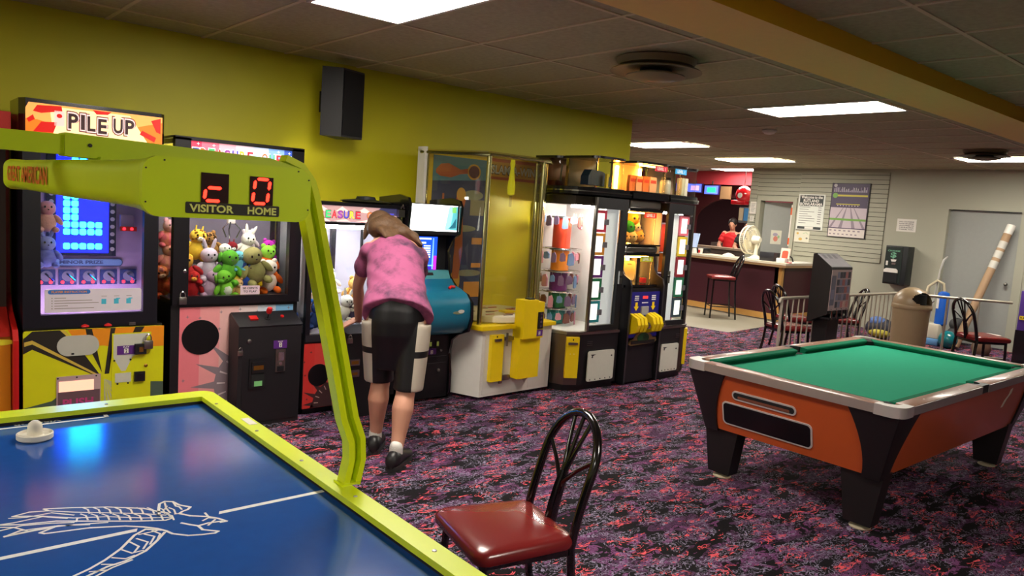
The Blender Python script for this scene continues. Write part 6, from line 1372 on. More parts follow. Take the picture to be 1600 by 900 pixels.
mb = MB(); mb.fbox(F, -6.445, -5.785, 1.482, 2.412, 0, 0.02, 0); obj('frame', mb, mat('poster_frame_dark', (40, 34, 44), 0.5), t, 0)
mb = MB(); mb.fbox(F, -6.43, -5.80, 1.495, 2.40, 0.02, 0.022, 0)
mb.fbox(F, -6.43, -5.80, 1.995, 2.40, 0.022, 0.0225, 1)
rr = random.Random(5)
for k in range(34): u = -6.40+0.58*k/34; h = rr.uniform(0.02, 0.09); mb.fbox(F, u, u+0.012, 2.26, 2.26+h, 0.0225, 0.023, 2 if k % 2 else 3)
mb.fbox(F, -6.39, -5.81, 2.185, 2.215, 0.023, 0.0235, 4); mb.disc(F, -6.37, 2.20, 0.045, 0.045, 0.0235, 0.0245, 5); mb.disc(F, -6.38, 2.37, 0.03, 0.028, 0.0235, 0.0245, 3)
mb.fbox(F, -6.34, -5.93, 2.045, 2.06, 0.0225, 0.0235, 4)
for k in range(8): mb.fbox(F, -6.32+0.05*k, -6.30+0.05*k, 2.02, 2.035, 0.0225, 0.0235, 0)
cx = -6.115
for k, (a, b_) in enumerate(((-0.30, -0.16), (-0.09, 0.0), (0.10, 0.20))):
    pass
for a in (-0.26, -0.10, 0.10, 0.26): mb.flat(F, [(max(-6.43, min(-5.80, cx+a*0.35-0.006)), 1.995), (max(-6.43, min(-5.80, cx+a*0.35+0.006)), 1.995), (max(-6.43, min(-5.80, cx+a*1.15+0.03)), 1.65), (max(-6.43, min(-5.80, cx+a*1.15-0.03)), 1.65)], 0.0226, 6)
mb.fbox(F, -6.43, -5.80, 1.775, 1.81, 0.0228, 0.0235, 5)
mb.fbox(F, -6.43, -5.80, 1.635, 1.65, 0.0228, 0.0235, 1); mb.fbox(F, -6.43, -5.80, 1.495, 1.635, 0.0228, 0.0232, 7)
for k in range(7): mb.fbox(F, -6.41+0.082*k, -6.37+0.082*k, 1.59, 1.612, 0.0232, 0.0236, 6); mb.fbox(F, -6.41+0.075*k, -6.375+0.075*k, 1.53, 1.55, 0.0232, 0.0236, 6)
obj('print', mb, [mat('lane_lilac', (190, 176, 186), 0.45), mat('stadium_dark_purple', (70, 56, 84), 0.45), mat('crowd_lilac', (130, 112, 150), 0.45), mat('crowd_pale', (176, 170, 176), 0.45), mat('stripe_yellow', (196, 184, 60), 0.45), mat('stripe_green', (112, 160, 72), 0.45), mat('lane_grey', (140, 128, 140), 0.45), mat('sponsor_white', (214, 206, 200), 0.45)], t, 0)
def sheet(y0, y1, z0, z1, name, label, lines, cat='paper', base=white, x=BX-0.021, extra=None):
    F = FX(x, 0, 0); tt = thing(name, label, cat, (x, (y0+y1)/2, z0))
    mb = MB(); mb.fbox(F, -y1, -y0, z0, z1, 0, 0.003, 0); obj('sheet', mb, base, tt, 0)
    mb = MB(); W = y1-y0; H = z1-z0
    if lines:
        n = len(lines)
        for k, s_ in enumerate(lines):
            v = z1-H*(0.15+0.75*(k+0.5)/n); mb.text(F, s_, -y1+W*0.12, -y0-W*0.12, v-H*0.04, v+H*0.05, 0.0035, 0)
    else:
        for k in range(6): mb.fbox(F, -y1+W*0.15, -y0-W*(0.15+0.1*(k % 3)), z1-H*(0.2+0.12*k), z1-H*(0.2+0.12*k)+H*0.03, 0.003, 0.0035, 0)
    obj('print', mb, ink2, tt, 0)
sheet(5.005, 5.305, 1.655, 1.86, 'wall_notice', 'white printed notice above the black change machine', ['NO OUTSIDE', 'FOOD OR DRINK', 'ALLOWED IN', 'THE BUILDING', 'THANK YOU'], 'notice', x=BX-0.001)
sheet(7.89, 8.02, 1.80, 2.03, 'wall_notice', 'small white notice left of the office doorway, the upper of two', None, 'notice')
sheet(7.92, 8.0, 1.66, 1.76, 'wall_notice', 'tiny white card left of the office doorway, below a larger notice', None, 'notice')
t = thing('child_drawing', 'crayon drawing on white paper directly below the menu poster', 'drawing', (BX-0.022, 6.92, 1.345))
mb = MB(); mb.fbox(F, -7.06, -6.775, 1.35, 1.545, 0, 0.003, 0); obj('sheet', mb, mat('drawing_cream', (216, 214, 196), 0.5), t, 0)
mb = MB(); mb.disc(F, -7.0, 1.50, 0.022, 0.02, 0.003, 0.004, 0); mb.disc(F, -6.94, 1.40, 0.035, 0.025, 0.003, 0.004, 0); mb.disc(F, -6.82, 1.42, 0.02, 0.015, 0.003, 0.004, 1); mb.tube([F.p(-6.90, 1.50, 0.004), F.p(-6.84, 1.52, 0.004), F.p(-6.80, 1.49, 0.004)], 0.003, 4, 2)
obj('crayon_marks', mb, [mat('crayon_orange', (206, 170, 90), 0.6), mat('crayon_grey', (120, 120, 110), 0.6), mat('crayon_green', (150, 190, 140), 0.6)], t, 0)
Fd = Fr((BX+0.135, 7.715, 0), (0.28, -0.57, 0), (0, 0, 1))
t = thing('child_drawing', 'crayon drawing taped on the half open office door', 'drawing', (BX+0.18, 7.6, 1.30))
mb = MB(); mb.fbox(Fd, 0.08, 0.27, 1.26, 1.52, 0.001, 0.004, 0); obj('sheet', mb, MATS['drawing_cream'], t, 0)
mb = MB(); mb.disc(Fd, 0.17, 1.36, 0.04, 0.05, 0.004, 0.005, 0); mb.disc(Fd, 0.16, 1.44, 0.045, 0.03, 0.004, 0.005, 1); mb.disc(Fd, 0.22, 1.40, 0.02, 0.03, 0.004, 0.005, 2); obj('crayon_marks', mb, [mat('crayon_coral', (210, 130, 110), 0.6), mat('crayon_lilac', (170, 160, 180), 0.6), MATS['crayon_green']], t, 0)
# change machine
t = thing('change_machine', 'black wall mounted change machine with a dollar sign below the notice', 'change machine', (12.55, 5.2, 0.78))
F = FX(12.50, 0, 0)
mb = MB(); mb.box(12.50, BX, 4.98, 5.33, 0.80, 1.42, 0, 0.01); obj('housing', mb, mat('machine_dark_slate', (30, 34, 36), 0.45), t)
mb = MB(); mb.fbox(F, -5.32, -5.06, 0.82, 1.40, 0, 0.006, 0); mb.text(F, 'CHANGE', -5.29, -5.10, 1.325, 1.35, 0.007, 1); mb.text(F, '$', -5.24, -5.15, 1.215, 1.315, 0.007, 1); mb.poly(F, [(-5.23, 1.20), (-5.14, 1.20), (-5.155, 1.165), (-5.215, 1.165)], 0.006, 0.012, 2)
mb.fbox(F, -5.30, -5.27, 1.10, 1.17, 0.006, 0.012, 2); mb.fbox(F, -5.21, -5.15, 1.115, 1.15, 0.006, 0.012, 3); mb.fbox(F, -5.315, -5.10, 0.83, 0.98, 0.006, 0.02, 4); mb.poly(F, [(-5.315, 0.99), (-5.10, 0.99), (-5.10, 1.03), (-5.13, 1.055), (-5.28, 1.055), (-5.315, 1.03)], 0.006, 0.03, 2)
obj('front_plate', mb, [mat('plate_green_black', (24, 38, 34), 0.4), mat('sign_mint', (110, 170, 140), 0.5), white, steel, dark], t, 0)
# cardboard tube, vacuum etc. by the closed door
t = thing('cardboard_tube', 'long cardboard tube with white end cap leaning against the grey door', 'tube', (12.25, 4.02, 0))
p0, p1 = V((12.15, 4.02, 0.02)), V((12.66, 3.66, 1.84)); d = (p1-p0).normalized()
mb = MB(); mb.cyl(p0, p1, 0.055, n=24); obj('tube', mb, mat('kraft_cardboard', (170, 140, 108), 0.7), t)
mb = MB(); mb.cyl(p1-d*0.13, p1+d*0.01, 0.059, n=24); obj('end_cap', mb, white, t)
mb = MB()
for k in (0.25, 0.40, 0.56): mb.cyl(p1-d*(k+0.11), p1-d*k, 0.0565, n=24)
obj('white_labels', mb, mat('label_white', (200, 198, 188), 0.5), t)
t = thing('vacuum_cleaner', 'blue upright vacuum cleaner with white hose standing in front of the grey door frame', 'vacuum cleaner', (12.15, 4.30, 0))
bl = mat('vacuum_blue', (20, 90, 190), 0.35)
mb = MB(); mb.lathe([(0.07, 0.30), (0.085, 0.32), (0.085, 0.74), (0.07, 0.79), (0.03, 0.81), (0.001, 0.81)], (12.15, 4.26, 0), 20); mb.box(12.07, 12.10, 4.26, 4.32, 0.55, 0.70, 1); obj('canister', mb, [bl, white], t)
mb = MB(); mb.box(11.98, 12.32, 4.20, 4.50, 0.0, 0.10, 0, 0.02); obj('floor_head', mb, mat('vacuum_pale_blue', (90, 140, 190), 0.4), t)
mb = MB(); mb.box(12.0, 12.30, 4.22, 4.46, 0.10, 0.32, 0, 0.02); obj('base_box', mb, mat('vacuum_cream', (206, 200, 180), 0.4), t)
mb = MB(); mb.tube([(12.1, 4.46, 0.25), (12.08, 4.50, 0.6), (12.08, 4.46, 0.86), (12.12, 4.36, 0.96), (12.14, 4.28, 0.92), (12.15, 4.26, 0.80)], 0.022, 10); obj('hose', mb, mat('hose_cream', (200, 190, 160), 0.5), t)
mb = MB(); mb.tube([(12.14, 4.42, 0.30), (12.16, 4.36, 1.12), (12.17, 4.33, 1.27), (12.17, 4.28, 1.33)], [0.012, 0.012, 0.018, 0.012], 8); obj('handle', mb, mat('handle_grey_white', (190, 190, 186), 0.4), t)
t = thing('playground_ball', 'shiny teal ball on the floor behind the railing', 'ball', (11.95, 4.06, 0))
mb = MB(); mb.ball((11.95, 4.06, 0.13), 0.13, n=24); obj('shell', mb, mat('teal_rubber', (10, 110, 116), 0.25, coat=0.4), t, 60)
mb = MB(); mb.lathe([(0.012, 0), (0.01, 0.004), (0.001, 0.005)], (11.95, 4.06, 0.2585), 8); obj('valve', mb, black, t)
mb = MB(); mb.ball((12.52, 4.16, 0.31), (0.12, 0.10, 0.10)); mb.ball((12.52, 4.16, 0.14), (0.15, 0.12, 0.14)); solo('sack', mb, mat('sack_dark_grey', (60, 60, 62), 0.7), 'dark grey sack beside the blue vacuum cleaner', 'bag', smooth=60)
mb = MB(); mb.lathe([(0.001, 0), (0.10, 0.0), (0.13, 0.08), (0.10, 0.20), (0.05, 0.26), (0.001, 0.27)], (11.95, 3.62, 0), 14); solo('brown_sack', mb, mat('sack_brown', (110, 80, 62), 0.8), 'brown sack on the floor at the foot of the cardboard tube', 'bag', smooth=60)
t = thing('gym_bag', 'navy and yellow bag on the floor behind the railing, left of the trash can', 'bag', (11.75, 4.95, 0))
mb = MB(); mb.ball((11.75, 4.95, 0.16), (0.17, 0.22, 0.16)); obj('body', mb, mat('bag_navy', (30, 34, 50), 0.6), t, 60)
mb = MB(); mb.ball((11.67, 4.92, 0.10), (0.12, 0.16, 0.08)); obj('yellow_pocket', mb, mat('bag_yellow', (180, 170, 50), 0.6), t, 60)
mb = MB(); mb.ball((11.70, 4.98, 0.26), (0.10, 0.13, 0.08)); obj('blue_top', mb, mat('bag_blue', (80, 110, 170), 0.6), t, 60)

# ================================================================== RAILING, TICKET BOX, TRASH CAN
galv = mat('painted_rail_grey', (176, 168, 152), 0.4, 0.3)
t = thing('railing', 'grey metal railing with thin balusters running behind the pool table', 'railing', (9.4, 4.2, 0))
RP = [V((7.67, 4.32, 0.82)), V((10.55, 4.28, 0.82)), V((10.85, 3.75, 0.82)), V((11.35, 3.15, 0.82))]
mb = MB(); mb.tube([RP[0]+V((-0.04, 0, -0.05)), RP[0]+V((-0.03, 0, -0.01)), RP[0]], 0.018, 8); mb.tube(RP, 0.018, 10); obj('handrail', mb, galv, t)
mb = MB(); mb.tube([(p.x, p.y, 0.07) for p in RP], 0.012, 8); obj('bottom_rail', mb, galv, t)
for a, b_, st_ in ((0, 1, 0.118), (1, 2, 0.30), (2, 3, 0.30)):
    L_ = (RP[b_]-RP[a]).length; n = int(L_/st_)
    for k in range(n):
        p = RP[a]+(RP[b_]-RP[a])*(k+0.0)/n; w = 0.016 if k == 0 else 0.0085
        mb = MB(); mb.cyl((p.x, p.y, 0), (p.x, p.y, 0.82), w, n=8); obj('post' if k == 0 else 'baluster', mb, galv, t)
mb = MB(); mb.tube([(10.95, 3.95, 0.74), (11.6, 4.55, 0.30)], 0.006); solo('drop_cord', mb, mat('grey_cord', (90, 84, 76), 0.6), 'thin grey cord slanting down behind the railing', 'cord')
t = thing('vending_rack', 'black sloped top vending box on a pedestal at the railing behind the pool table', 'vending box', (8.42, 4.15, 0))
F = FY(0, 4.05, 0)
mb = MB(); mb.poly(Fr((8.18, 0, 0), (0, 1, 0), (0, 0, 1)), [(4.05, 0.66), (4.28, 0.54), (4.28, 1.33), (4.25, 1.335), (4.05, 1.19)], 0, 0.50, 0); obj('cabinet', mb, mat('vend_dark_brown', (26, 22, 22), 0.5), t, 0)
FT2 = Fr((8.18, 4.05, 1.19), (1, 0, 0), (0, 0.20, 0.145))
mb = MB(); mb.fbox(FT2, 0.02, 0.48, 0.01, 0.235, 0.0, 0.006, 0)
for k in range(3): mb.fbox(FT2, 0.06+0.12*k, 0.13+0.12*k, 0.15, 0.22, 0.006, 0.007, 1)
obj('top_sign', mb, [mat('sign_silver_white', (200, 200, 206), 0.2), mat('sign_grey_print', (130, 130, 136), 0.4)], t, 0)
mb = MB(); mb.fbox(F, 0+8.195, 8.665, 0.70, 1.165, 0, 0.006, 0)
cc = [(150, 90, 90), (96, 96, 110), (180, 150, 140), (60, 60, 70), (120, 120, 140), (170, 110, 110)]
rr = random.Random(11)
mb.fbox(F, 8.20, 8.30, 0.76, 1.10, 0.006, 0.007, 2); mb.fbox(F, 8.215, 8.285, 0.83, 0.94, 0.007, 0.008, 5)
for i in range(5):
    for j in range(5): mb.fbox(F, 8.33+0.064*i, 8.385+0.064*i, 0.73+0.085*j, 0.80+0.085*j, 0.006, 0.008, 1+rr.randrange(6))
for k in range(4): mb.disc(F, 8.26+0.12*k, 0.712, 0.008, 0.008, 0.006, 0.009, 4, 8)
obj('toy_display', mb, [mat('display_pink_grey', (160, 140, 140), 0.4)]+[mat('disp_%d' % i, c, 0.4) for i, c in enumerate(cc)], t, 0)
mb = MB(); mb.box(8.20, 8.66, 4.02, 4.20, 0.60, 0.62, 0)
for k in range(4): mb.cyl((8.25+0.12*k, 4.03, 0.60), (8.25+0.12*k, 4.03, 0.70), 0.016, n=10, m=1)
obj('coin_mechanism_shelf', mb, [black, chrome], t, 30)
mb = MB(); mb.box(8.30, 8.56, 4.09, 4.26, 0.03, 0.60); mb.box(8.24, 8.62, 4.04, 4.27, 0.0, 0.03); obj('pedestal', mb, black, t, 0)
t = thing('trash_can', 'tan domed trash can with a swing opening between the pool table and railing', 'trash can', (10.0, 3.86, 0))
bei = mat('tan_plastic', (164, 142, 110), 0.35)
mb = MB(); mb.lathe([(0.19, 0), (0.20, 0.02), (0.215, 0.68), (0.215, 0.70)], (10.0, 3.86, 0), 36); obj('bin', mb, bei, t)
mb = MB(); mb.lathe([(0.228, 0.69), (0.232, 0.70), (0.232, 0.735), (0.225, 0.745)], (10.0, 3.86, 0), 36); obj('rim_band', mb, bei, t)
# dome with an opening towards the camera
mb = MB(); c_ = V((10.0, 3.86, 0.745)); od = V((-0.35, -0.94, 0.0)).normalized()
nn = 90; rings = []
for j in range(25):
    e = PI/2*j/24; rings.append([c_+V((0.225*math.cos(e)*math.cos(2*PI*i/nn), 0.225*math.cos(e)*math.sin(2*PI*i/nn), 0.215*math.sin(e))) for i in range(nn)])
V_ = [[mb.bm.verts.new(p) for p in r] for r in rings]
for j in range(24):
    for i in range(nn):
        q = (V_[j][i], V_[j][(i+1) % nn], V_[j+1][(i+1) % nn], V_[j+1][i])
        ce = sum((v.co for v in q), V())/4 - c_
        h = V((ce.x, ce.y, 0)).normalized().dot(od)
        if h > 0 and (math.acos(min(1, h))/0.85)**2+((ce.z-0.085)/0.075)**2 < 1: continue
        try: mb.bm.faces.new(q)
        except ValueError: pass
obj('dome_lid', mb, bei, t, 60)
mb = MB(); mb.lathe([(0.16, 0.75), (0.16, 0.88), (0.02, 0.90)], (10.0, 3.86, 0), 20); obj('liner', mb, dark, t)
# purple machine at the right edge
t = thing('toddler_ride', 'purple and yellow coin machine at the right edge beside the grey door', 'arcade machine', (12.0, 2.80, 0))
pu = mat('purple_cabinet', (66, 34, 120), 0.4)
mb = MB(); mb.box(11.55, 12.35, 2.50, 3.12, 0.0, 0.98, 0, 0.01); obj('cabinet', mb, pu, t)
F = FX(11.545, 0, 0)
mb = MB(); mb.poly(F, [(-3.10, 0.60), (-3.03, 0.60), (-3.03, 0.57), (-2.965, 0.625), (-3.03, 0.68), (-3.03, 0.65), (-3.10, 0.65)], 0, 0.006, 0); mb.text(F, 'PLAY', -3.09, -3.02, 0.61, 0.64, 0.007, 1); obj('arrow_sign', mb, [yellowp, black], t, 0)
mb = MB(); mb.fbox(F, -2.95, -2.5, 0.50, 0.88, 0, 0.01, 0); mb.text(F, 'LOVE', -2.93, -2.7, 0.76, 0.84, 0.011, 1); mb.fbox(F, -2.94, -2.6, 0.56, 0.66, 0.01, 0.012, 2); mb.fbox(F, -2.96, -2.5, 0.54, 0.555, 0.01, 0.03, 3); mb.fbox(F, -3.0, -2.5, 0.885, 0.90, 0.0, 0.03, 3); obj('front_panel', mb, [mat('dark_purple', (34, 18, 62), 0.4), yellowp, mat('lime_print', (150, 180, 40), 0.4), white], t, 0)
mb = MB(); mb.box(11.56, 11.62, 2.96, 3.08, 0.98, 1.12, 0, 0.01); mb.box(11.60, 11.66, 2.78, 2.93, 0.98, 1.06, 1, 0.01); obj('top_ornament', mb, [yellowp, mat('slate_blue', (70, 80, 110), 0.5)], t)
mb = MB(); mb.fbox(F, -3.12, -2.5, 0.0, 0.46, 0, 0.02, 0); obj('lower_panel', mb, blackgl, t, 0)
mb = MB(); mb.poly(Fr((10.28, 3.08, 0.388), (0.5, -0.2, 0), (0.2, 0.5, 0)), [(0, 0), (0.28, 0.02), (0.27, 0.20), (0.02, 0.18)], 0, 0.004, 0); 
p_ = solo('paper_stack', mb, white, 'open sheets of white paper lying on the seat of the chair by the grey door', 'paper', smooth=0); p_.location.z = 0.457
# far room: monitors, red lamp, display rack, low wall
for i, (y0, z0, c, lb) in enumerate(((10.05, 2.20, (120, 90, 220), 'leftmost purple score monitor hanging in the dark bowling room'), (9.72, 2.19, (200, 160, 230), 'pale purple score monitor next to the green one in the bowling room'), (9.30, 2.16, (40, 200, 130), 'green score monitor hanging in the dark bowling room'))):
    tt = thing('score_monitor', lb, 'monitor', (13.5, y0, z0), 'score monitors in the bowling room')
    mb = MB(); mb.box(13.50, 13.56, y0, y0+0.36, z0, z0+0.20, 0, 0.005); obj('bezel', mb, mat('monitor_bezel', (50, 40, 110), 0.4), tt)
    F = FX(13.498, 0, 0); mb = MB(); mb.fbox(F, -y0-0.345, -y0-0.015, z0+0.015, z0+0.185, 0, 0.002, 1); mb.fbox(F, -y0-0.28, -y0-0.07, z0+0.05, z0+0.15, 0.002, 0.003, 0); obj('screen', mb, [lit(c, 1.6), lit((90, 110, 240), 1.4)], tt, 0)
    mb = MB(); mb.cyl((13.53, y0+0.18, z0+0.2), (13.53, y0+0.18, 2.45), 0.012); obj('hanger', mb, black, tt)
mb = MB(); mb.box(13.50, 13.53, 9.0, 9.25, 2.08, 2.34); solo('wall_sign', mb, mat('tan_sign', (120, 90, 60), 0.6), 'tan board hanging right of the green score monitor', 'sign', smooth=0)
t = thing('hanging_helmet', 'glossy red helmet shaped sign hanging left of the slat wall', 'sign', (12.9, 8.3, 1.95))
mb = MB(); mb.ball((12.9, 8.30, 2.16), (0.13, 0.17, 0.17)); mb.box(12.80, 12.96, 8.20, 8.52, 1.96, 2.05, 0, 0.02); obj('shell', mb, mat('helmet_red', (190, 20, 30), 0.2, coat=0.5), t, 60)
mb = MB(); mb.cyl((12.9, 8.30, 2.30), (12.9, 8.30, 2.66), 0.006, n=8); mb.disc(FX(12.77, 0, 0), -8.30, 2.14, 0.05, 0.05, 0, 0.006, 1); obj('hanger_and_badge', mb, [black, white], t)
mb = MB(); mb.box(12.85, 13.0, 8.10, 8.34, 1.62, 1.92, 0, 0.01); mb.box(12.84, 12.852, 8.12, 8.22, 1.66, 1.90, 1); mb.box(12.84, 12.852, 8.24, 8.33, 1.66, 1.90, 2); solo('brochure_rack', mb, [mat('rack_grey', (90, 90, 94), 0.5), mat('rack_blue', (60, 130, 190), 0.4), mat('rack_tan', (190, 170, 140), 0.5)], 'blue and tan brochure rack under the red helmet sign', 'rack')
mb = MB(); mb.box(13.2, 13.5, 8.06, 10.6, 0.0, 1.05, 0); mb.box(13.15, 13.55, 8.06, 10.6, 1.05, 1.09, 1); solo('low_divider_wall', mb, [mat('divider_grey', (90, 74, 66), 0.6), mat('divider_cap', (150, 130, 112), 0.5)], 'low grey divider with a tan ledge behind the snack counter', 'divider', smooth=0)
mb = MB(); mb.box(15.0, 15.8, 8.2, 10.4, 0.0, 1.12, 0); solo('seating_console', mb, mat('console_grey', (84, 72, 66), 0.6), 'long grey console in the bowling room behind the divider', 'console', smooth=0)
# ================================================================== PEOPLE
skin = mat('skin', (206, 150, 124), 0.5, mottle=0.08, mscale=8)
hairm = mat('hair_light_brown', (88, 62, 38), 0.65, mottle=0.55, mscale=28, bump=0.8)
def voxel(o, size, smooth_it=6):
    m = o.modifiers.new('r', 'REMESH'); m.mode = 'VOXEL'; m.voxel_size = size; m.use_smooth_shade = True
    s = o.modifiers.new('s', 'SMOOTH'); s.factor = 0.5; s.iterations = smooth_it
    dg = bpy.context.evaluated_depsgraph_get(); me = bpy.data.meshes.new_from_object(o.evaluated_get(dg))
    o.modifiers.clear(); old = o.data; ms = list(old.materials); o.data = me; bpy.data.meshes.remove(old)
    if not me.materials:
        for k in ms: me.materials.append(k)
    me.shade_smooth(); return o
def ring(c, a, b_, ra, rb, n=20):
    return [c+a*ra*math.cos(2*PI*i/n)+b_*rb*math.sin(2*PI*i/n) for i in range(n)]
def limb(mb, pts, n=16):
    """closed capsule like limb through (point, radius[, flat]) stations, smoothly interpolated"""
    P = [V(p[0]) for p in pts]; R0 = [p[1] for p in pts]
    Q = []; RR = []
    for i in range(len(P)-1):
        p0 = P[max(i-1, 0)]; p1 = P[i]; p2 = P[i+1]; p3 = P[min(i+2, len(P)-1)]
        for k in range(6):
            t_ = k/6
            Q.append(0.5*((2*p1)+(p2-p0)*t_+(2*p0-5*p1+4*p2-p3)*t_*t_+(3*p1-p0-3*p2+p3)*t_**3)); RR.append(R0[i]*(1-t_)+R0[i+1]*t_)
    Q.append(P[-1]); RR.append(R0[-1])
    mb.tube(Q, RR, n)
    mb.ball(Q[0], RR[0]*0.98, n=12); mb.ball(Q[-1], RR[-1]*0.98, n=12)
def panel_shorts(c, r):
    """black sport shorts with a satin panel down each side, cut by a black band"""
    m = bpy.data.materials.new('black_shorts_with_satin_panels'); m.use_nodes = True; nt = m.node_tree; N = nt.nodes; L = nt.links; b_ = N['Principled BSDF']
    tc = N.new('ShaderNodeTexCoord')
    def mt(op, a, b2=None):
        k = N.new('ShaderNodeMath'); k.operation = op
        for i, x in enumerate((a, b2)):
            if x is None: continue
            if isinstance(x, (int, float)): k.inputs[i].default_value = x
            else: L.new(x, k.inputs[i])
        return k.outputs[0]
    sx = N.new('ShaderNodeSeparateXYZ'); L.new(tc.outputs['Object'], sx.inputs[0])
    s_ = mt('SUBTRACT', mt('ADD', mt('MULTIPLY', sx.outputs[0], r.x), mt('MULTIPLY', sx.outputs[1], r.y)), c.x*r.x+c.y*r.y)
    fdot = mt('SUBTRACT', mt('ADD', mt('MULTIPLY', sx.outputs[0], -r.y), mt('MULTIPLY', sx.outputs[1], r.x)), -c.x*r.y+c.y*r.x)
    side = mt('GREATER_THAN', mt('ABSOLUTE', s_), mt('ADD', 0.112, mt('MULTIPLY', sx.outputs[2], 0.035)))
    z = sx.outputs[2]
    band = mt('MULTIPLY', mt('LESS_THAN', z, 0.885), mt('SUBTRACT', 1.0, mt('LESS_THAN', mt('ABSOLUTE', mt('SUBTRACT', z, 0.685)), 0.02)))
    k = mt('MULTIPLY', side, band)
    mx = N.new('ShaderNodeMix'); mx.data_type = 'RGBA'; L.new(k, mx.inputs[0]); mx.inputs[6].default_value = (*lin((16, 16, 19)), 1); mx.inputs[7].default_value = (*lin((190, 180, 164)), 1)
    L.new(mx.outputs[2], b_.inputs['Base Color']); b_.inputs['Roughness'].default_value = 0.42
    return m
def human(J, label, cols, hair_long=True, silver_sides=False, name='person', vox=0.009, shorts=True):
    """J: joints in world space. facing f, side r (to the person's right)"""
    hip = V(J['hip']); nk = V(J['neck']); hd = V(J['head']); r = V(J['r']).normalized(); up = (nk-hip).normalized(); fr_ = up.cross(r).normalized()*1.0
    fr_ = r.cross(up)*-1 if r.cross(up).dot(V(J['f'])) < 0 else r.cross(up)
    S = J.get('s', 1.0)
    t = thing(name, label, 'person', (hip.x, hip.y, 0))
    mb = MB()
    sh = {k: V(J['sh'+k]) for k in 'LR'}; el = {k: V(J['el'+k]) for k in 'LR'}; wr = {k: V(J['wr'+k]) for k in 'LR'}
    hp = {k: V(J['hip'+k]) for k in 'LR'}; kn = {k: V(J['kn'+k]) for k in 'LR'}; an = {k: V(J['an'+k]) for k in 'LR'}
    # torso
    T = []
    for s_, w, d in ((-0.10, .13, .10), (0.0, .165, .115), (0.25, .15, .105), (0.5, .155, .11), (0.75, .175, .115), (0.92, .17, .095), (1.0, .10, .07)):
        T.append(ring(hip+(nk-hip)*s_, r, fr_, w*S, d*S))
    mb.loft(T)
    hv = (hd-nk).normalized()
    limb(mb, [(nk-up*0.05, .062*S), (nk+hv*0.05, .052*S), (hd-hv*0.04, .05*S)])
    # head with face
    hf = V(J.get('look', J['f'])).normalized(); hr = hf.cross(hv).normalized(); hf = hv.cross(hr)
    rot = Matrix((hr, hf, hv)).transposed()
    mb.ball(hd+hv*0.03*S, (.078*S, .098*S, .10*S), rot=rot, n=20); mb.ball(hd-hv*0.045*S+hf*0.02*S, (.058*S, .072*S, .07*S), rot=rot, n=16)
    mb.ball(hd+hf*0.10*S-hv*0.01*S, (.014*S, .018*S, .024*S), rot=rot, n=10)
    for s_ in (-1, 1): mb.ball(hd+hr*s_*0.08*S-hv*0.0*S, (.012*S, .022*S, .032*S), rot=rot, n=10)
    for k in 'LR':
        limb(mb, [(sh[k], .052*S), (sh[k]+(el[k]-sh[k])*0.5, .047*S), (el[k], .038*S), (el[k]+(wr[k]-el[k])*0.3, .040*S), (wr[k], .026*S)])
        limb(mb, [(hp[k], .085*S), (hp[k]+(kn[k]-hp[k])*0.4, .080*S), (kn[k], .060*S), (kn[k]+(an[k]-kn[k])*0.14-V(J['f']).normalized()*0.006, .060*S), (kn[k]+(an[k]-kn[k])*0.33-V(J['f']).normalized()*0.016, .067*S), (kn[k]+(an[k]-kn[k])*0.7, .046*S), (an[k], .034*S)])
        # hand: palm, four fingers and a thumb
        fd = V(J['fd'+k]).normalized(); pn = V(J['pn'+k]).normalized(); sd = fd.cross(pn).normalized()*(1 if k == 'L' else -1)
        pc = wr[k]+fd*0.045*S
        prot = Matrix((sd, fd, pn)).transposed()
        mb.ball(pc, (.040*S, .048*S, .016*S), rot=prot, n=14)
        for q, (o_, ln) in enumerate(((-.030, .060), (-.010, .074), (.010, .078), (.030, .070))):
            b0 = wr[k]+fd*0.070*S+sd*o_*S; spread = fd+sd*o_*6
            spread.normalize()
            p1 = b0+spread*ln*0.45*S-pn*0.004; p2 = b0+spread*ln*0.8*S-pn*0.014; p3 = b0+spread*ln*S-pn*0.026
            limb(mb, [(b0, .0100*S), (p1, .0092*S), (p2, .0085*S), (p3, .0075*S)], 8)
        b0 = wr[k]+fd*0.02*S+sd*0.030*S; limb(mb, [(b0, .013*S), (b0+fd*0.025*S+sd*0.025*S-pn*0.006, .0115*S), (b0+fd*0.052*S+sd*0.034*S-pn*0.016, .009*S)], 8)
        # foot inside the shoe
        ft = V(J['toe'+k]); limb(mb, [(an[k], .034*S), (an[k]+(ft-an[k])*0.4-V((0, 0, .02)), .032*S), (ft, .024*S)], 10)
    body = obj('body', mb, [cols['skin']], t, 0); voxel(body, 0.0062*S if vox < 0.01 else vox, 3)
    # eyes and mouth
    mb = MB()
    for s_ in (-1, 1): mb.ball(hd+hf*0.088*S+hr*s_*0.032*S+hv*0.018*S, (.011*S, .006*S, .007*S), rot=rot, n=8)
    mb.ball(hd+hf*0.092*S-hv*0.055*S, (.022*S, .006*S, .006*S), 1, rot=rot, n=8)
    obj('face_detail', mb, [black, mat('lips', (170, 90, 84), 0.5)], body)
    # hair
    mb = MB(); mb.ball(hd+hv*0.045*S-hf*0.018*S, (.092*S, .108*S, .100*S), rot=rot, n=20)
